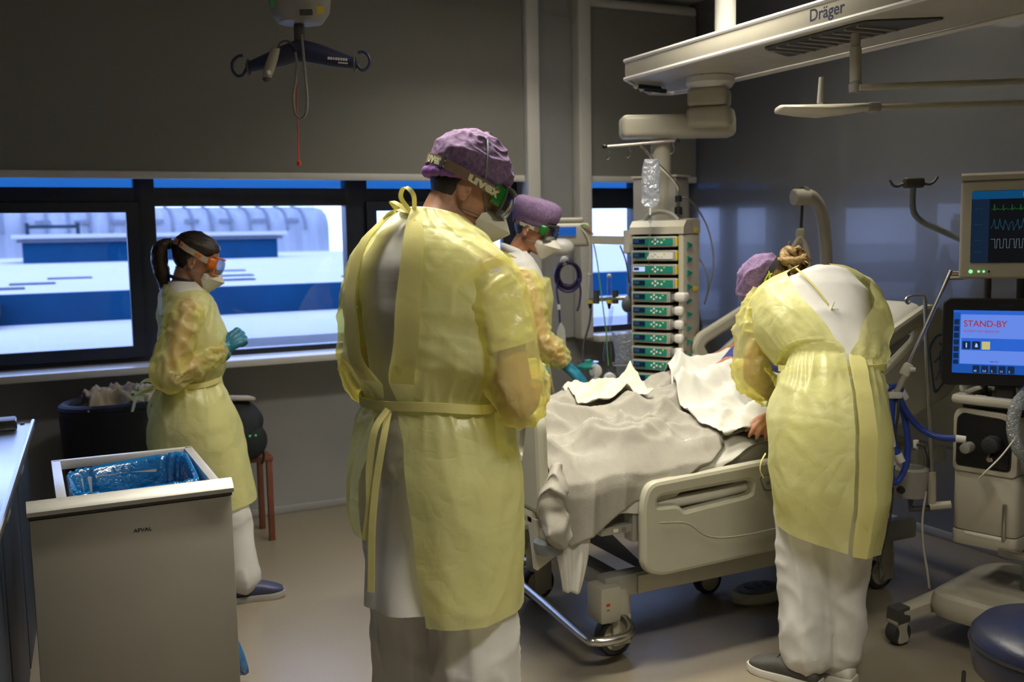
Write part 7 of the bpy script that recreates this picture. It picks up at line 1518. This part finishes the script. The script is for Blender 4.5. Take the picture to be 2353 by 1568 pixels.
for k, (w, z, a) in enumerate(prof):
    base = rr3(w, w+.02, .075, z, .265, 3.27, 14); row = []
    for j, p in enumerate(base):
        c = V((.265, 3.27, p.z)); d = (p-c).normalized(); wr = NZ.noise(V((j*.55, k*.35, 1)))*.010+.006*sin(j*1.7+k*.4)*a
        dip = .045*math.exp(-((p.x-.27)/.05)**2)*(1 if p.y > 3.27 else 0)*(1 if k in (3,4,5,6) else .4)
        lift = .028*max(0, (p.x-.28)/.17)*(1 if p.y > 3.3 else 0)*(a if k > 2 else 0)
        row.append(p+d*wr+V((0,0,-dip+lift+.008*NZ.noise(V((j*.4, 3, k*.2))))))
    rings.append(row)
f = MB(); f.ring_loft(rings, True, (False, True)); f.build('bag', 'bag_blue', t, 180, world=True)
# blue bag corner hanging down behind the drawer
f = MB(); rows = []
for i in range(13):
    q = i/12; rows.append([V((.545+.02*q+.075*q*(j/8)-.01*sin(j+q*4), 3.55+.02*sin(j*1.3+q*3), .36-.33*q+.02*(j/8)*q)) for j in range(9)])
f.ring_loft(rows, False); tag(f.build('blue_bag_corner', 'bag_blue', None, 180, solid=.002), 'tapering blue plastic sack end hanging beside the waste drawer', 'bag')
# ------------------------------------------------------------------ chair by the window with clothes and a backpack
def chair():
    t = thing('office_chair', 'dark upholstered chair by the window wall behind walking person', 'chair', (.48, 5.28, 0))
    B = lambda mb, n, m, sm=35: mb.build(n, m, t, sm, world=True)
    rows = []   # wrap-around back: curved shell facing +x/-y
    for i in range(13):
        z = .42+.40*i/12; rows.append([V((.48+(.33+.02*i/12)*cos(a), 5.28+(.26)*sin(a), z-.02*abs(cos(a))*(i/12))) for a in [R_(60)+R_(215)*j/30 for j in range(31)]])
    f = MB(); f.ring_loft(rows, False); o = B(f, 'backrest', 'chair_black', 180); md = o.modifiers.new('solid', 'SOLIDIFY'); md.thickness = .05; md.offset = 0; bv = o.modifiers.new('b', 'BEVEL'); bv.width = .02; bv.segments = 3; bv.limit_method = 'ANGLE'
    f = MB(); f.tube([r for r in rows[-1]], .027, 10); B(f, 'back_roll', 'jacket_dark')
    f = MB(); f.lathe([(.05,.36), (.27,.365), (.30,.40), (.29,.45), (.20,.475), (.01,.48)], M.Translation((.50,5.28,0)) @ M.Diagonal((1,.82,1,1)), 40); B(f, 'seat', 'chair_black', 60)
    for (x, y) in ((.27,5.10), (.72,5.10), (.27,5.46), (.72,5.46)): f = MB(); f.cyl((x,y,0), (x*.9+.05,y*.97+.158,.40), .014, .018, 12); B(f, 'leg', 'grey_dark')
chair()
# crumpled garment over the chair back
rows = []
for i in range(46):
    row = []
    for j in range(36):
        u, v = i/45, j/35; x = .23+.36*u+.02*sin(v*6); y = 5.06+.24*v+.03*sin(u*7)
        z = .80+.055*sin(v*pi)+.05*(ridged((u*3.2+v*1.4, v*3, .7), 1.6)-.2)+.022*(ridged((u*8, v*7+u*3, 4.2), 1.8)-.3)+.02*sin(u*pi)-(.03*max(0, .22-v)/.22*(.6+.4*sin(u*9)))
        row.append(V((x, y, z)))
    rows.append(row)
f = MB(); f.ring_loft(rows, False); tag(f.build('crumpled_garment', 'garment', None, 180, solid=.008), 'crumpled beige and white garment thrown over the chair back', 'clothes')
t = thing('backpack', 'black backpack bulging out behind the walking person', 'backpack', (.95, 5.32, .46))
f = MB(); f.ell((.945,5.30,.62), (.15,.12,.165), None, 30, 20); f.v = [v+V((NZ.noise(v*9), NZ.noise(v*9+V((4,0,0))), NZ.noise(v*9+V((0,5,0)))))*.03 for v in f.v]; f.build('bag', 'backpack_cloth', t, 180, world=True)
f = MB(); f.ell((1.0,5.22,.56), (.10,.05,.10), None, 24, 14); f.build('pocket', 'backpack_cloth', t, 180, world=True)
for x in (1.0, 1.03): f = MB(); f.ell((x,5.172,.595), (.006,.004,.006), None, 10, 8); f.build('badge_dot', 'led_dim', t, world=True)
f = MB(); ribbon(f, cat([(1.06,5.24,.52), (1.075,5.22,.49), (1.07,5.21,.45), (1.06,5.21,.43)], 5), .012, V((.9,-.44,0)), .003); f.build('strap_end', 'black', t, 60, world=True)
f = MB(); f.box((.965,5.26,.785), (.16,.09,.022), (0,.12,.2), .01, 3); tag(f.build('folded_cloth', 'garment', None, 60), 'small folded beige cloth on top of the backpack', 'cloth')
t = thing('side_table', 'small reddish brown table under the black backpack', 'table', (.96, 5.36, 0))
f = MB(); f.bb(.80,1.13,5.24,5.52,.435,.46,.004); f.build('top', 'crate_wood', t, world=True)
for (x, y) in ((.82,5.26), (1.11,5.26), (.82,5.50), (1.11,5.50)): f = MB(); f.bb(x-.015,x+.015,y-.015,y+.015,0,.436,.002); f.build('leg', 'crate_wood', t, world=True)
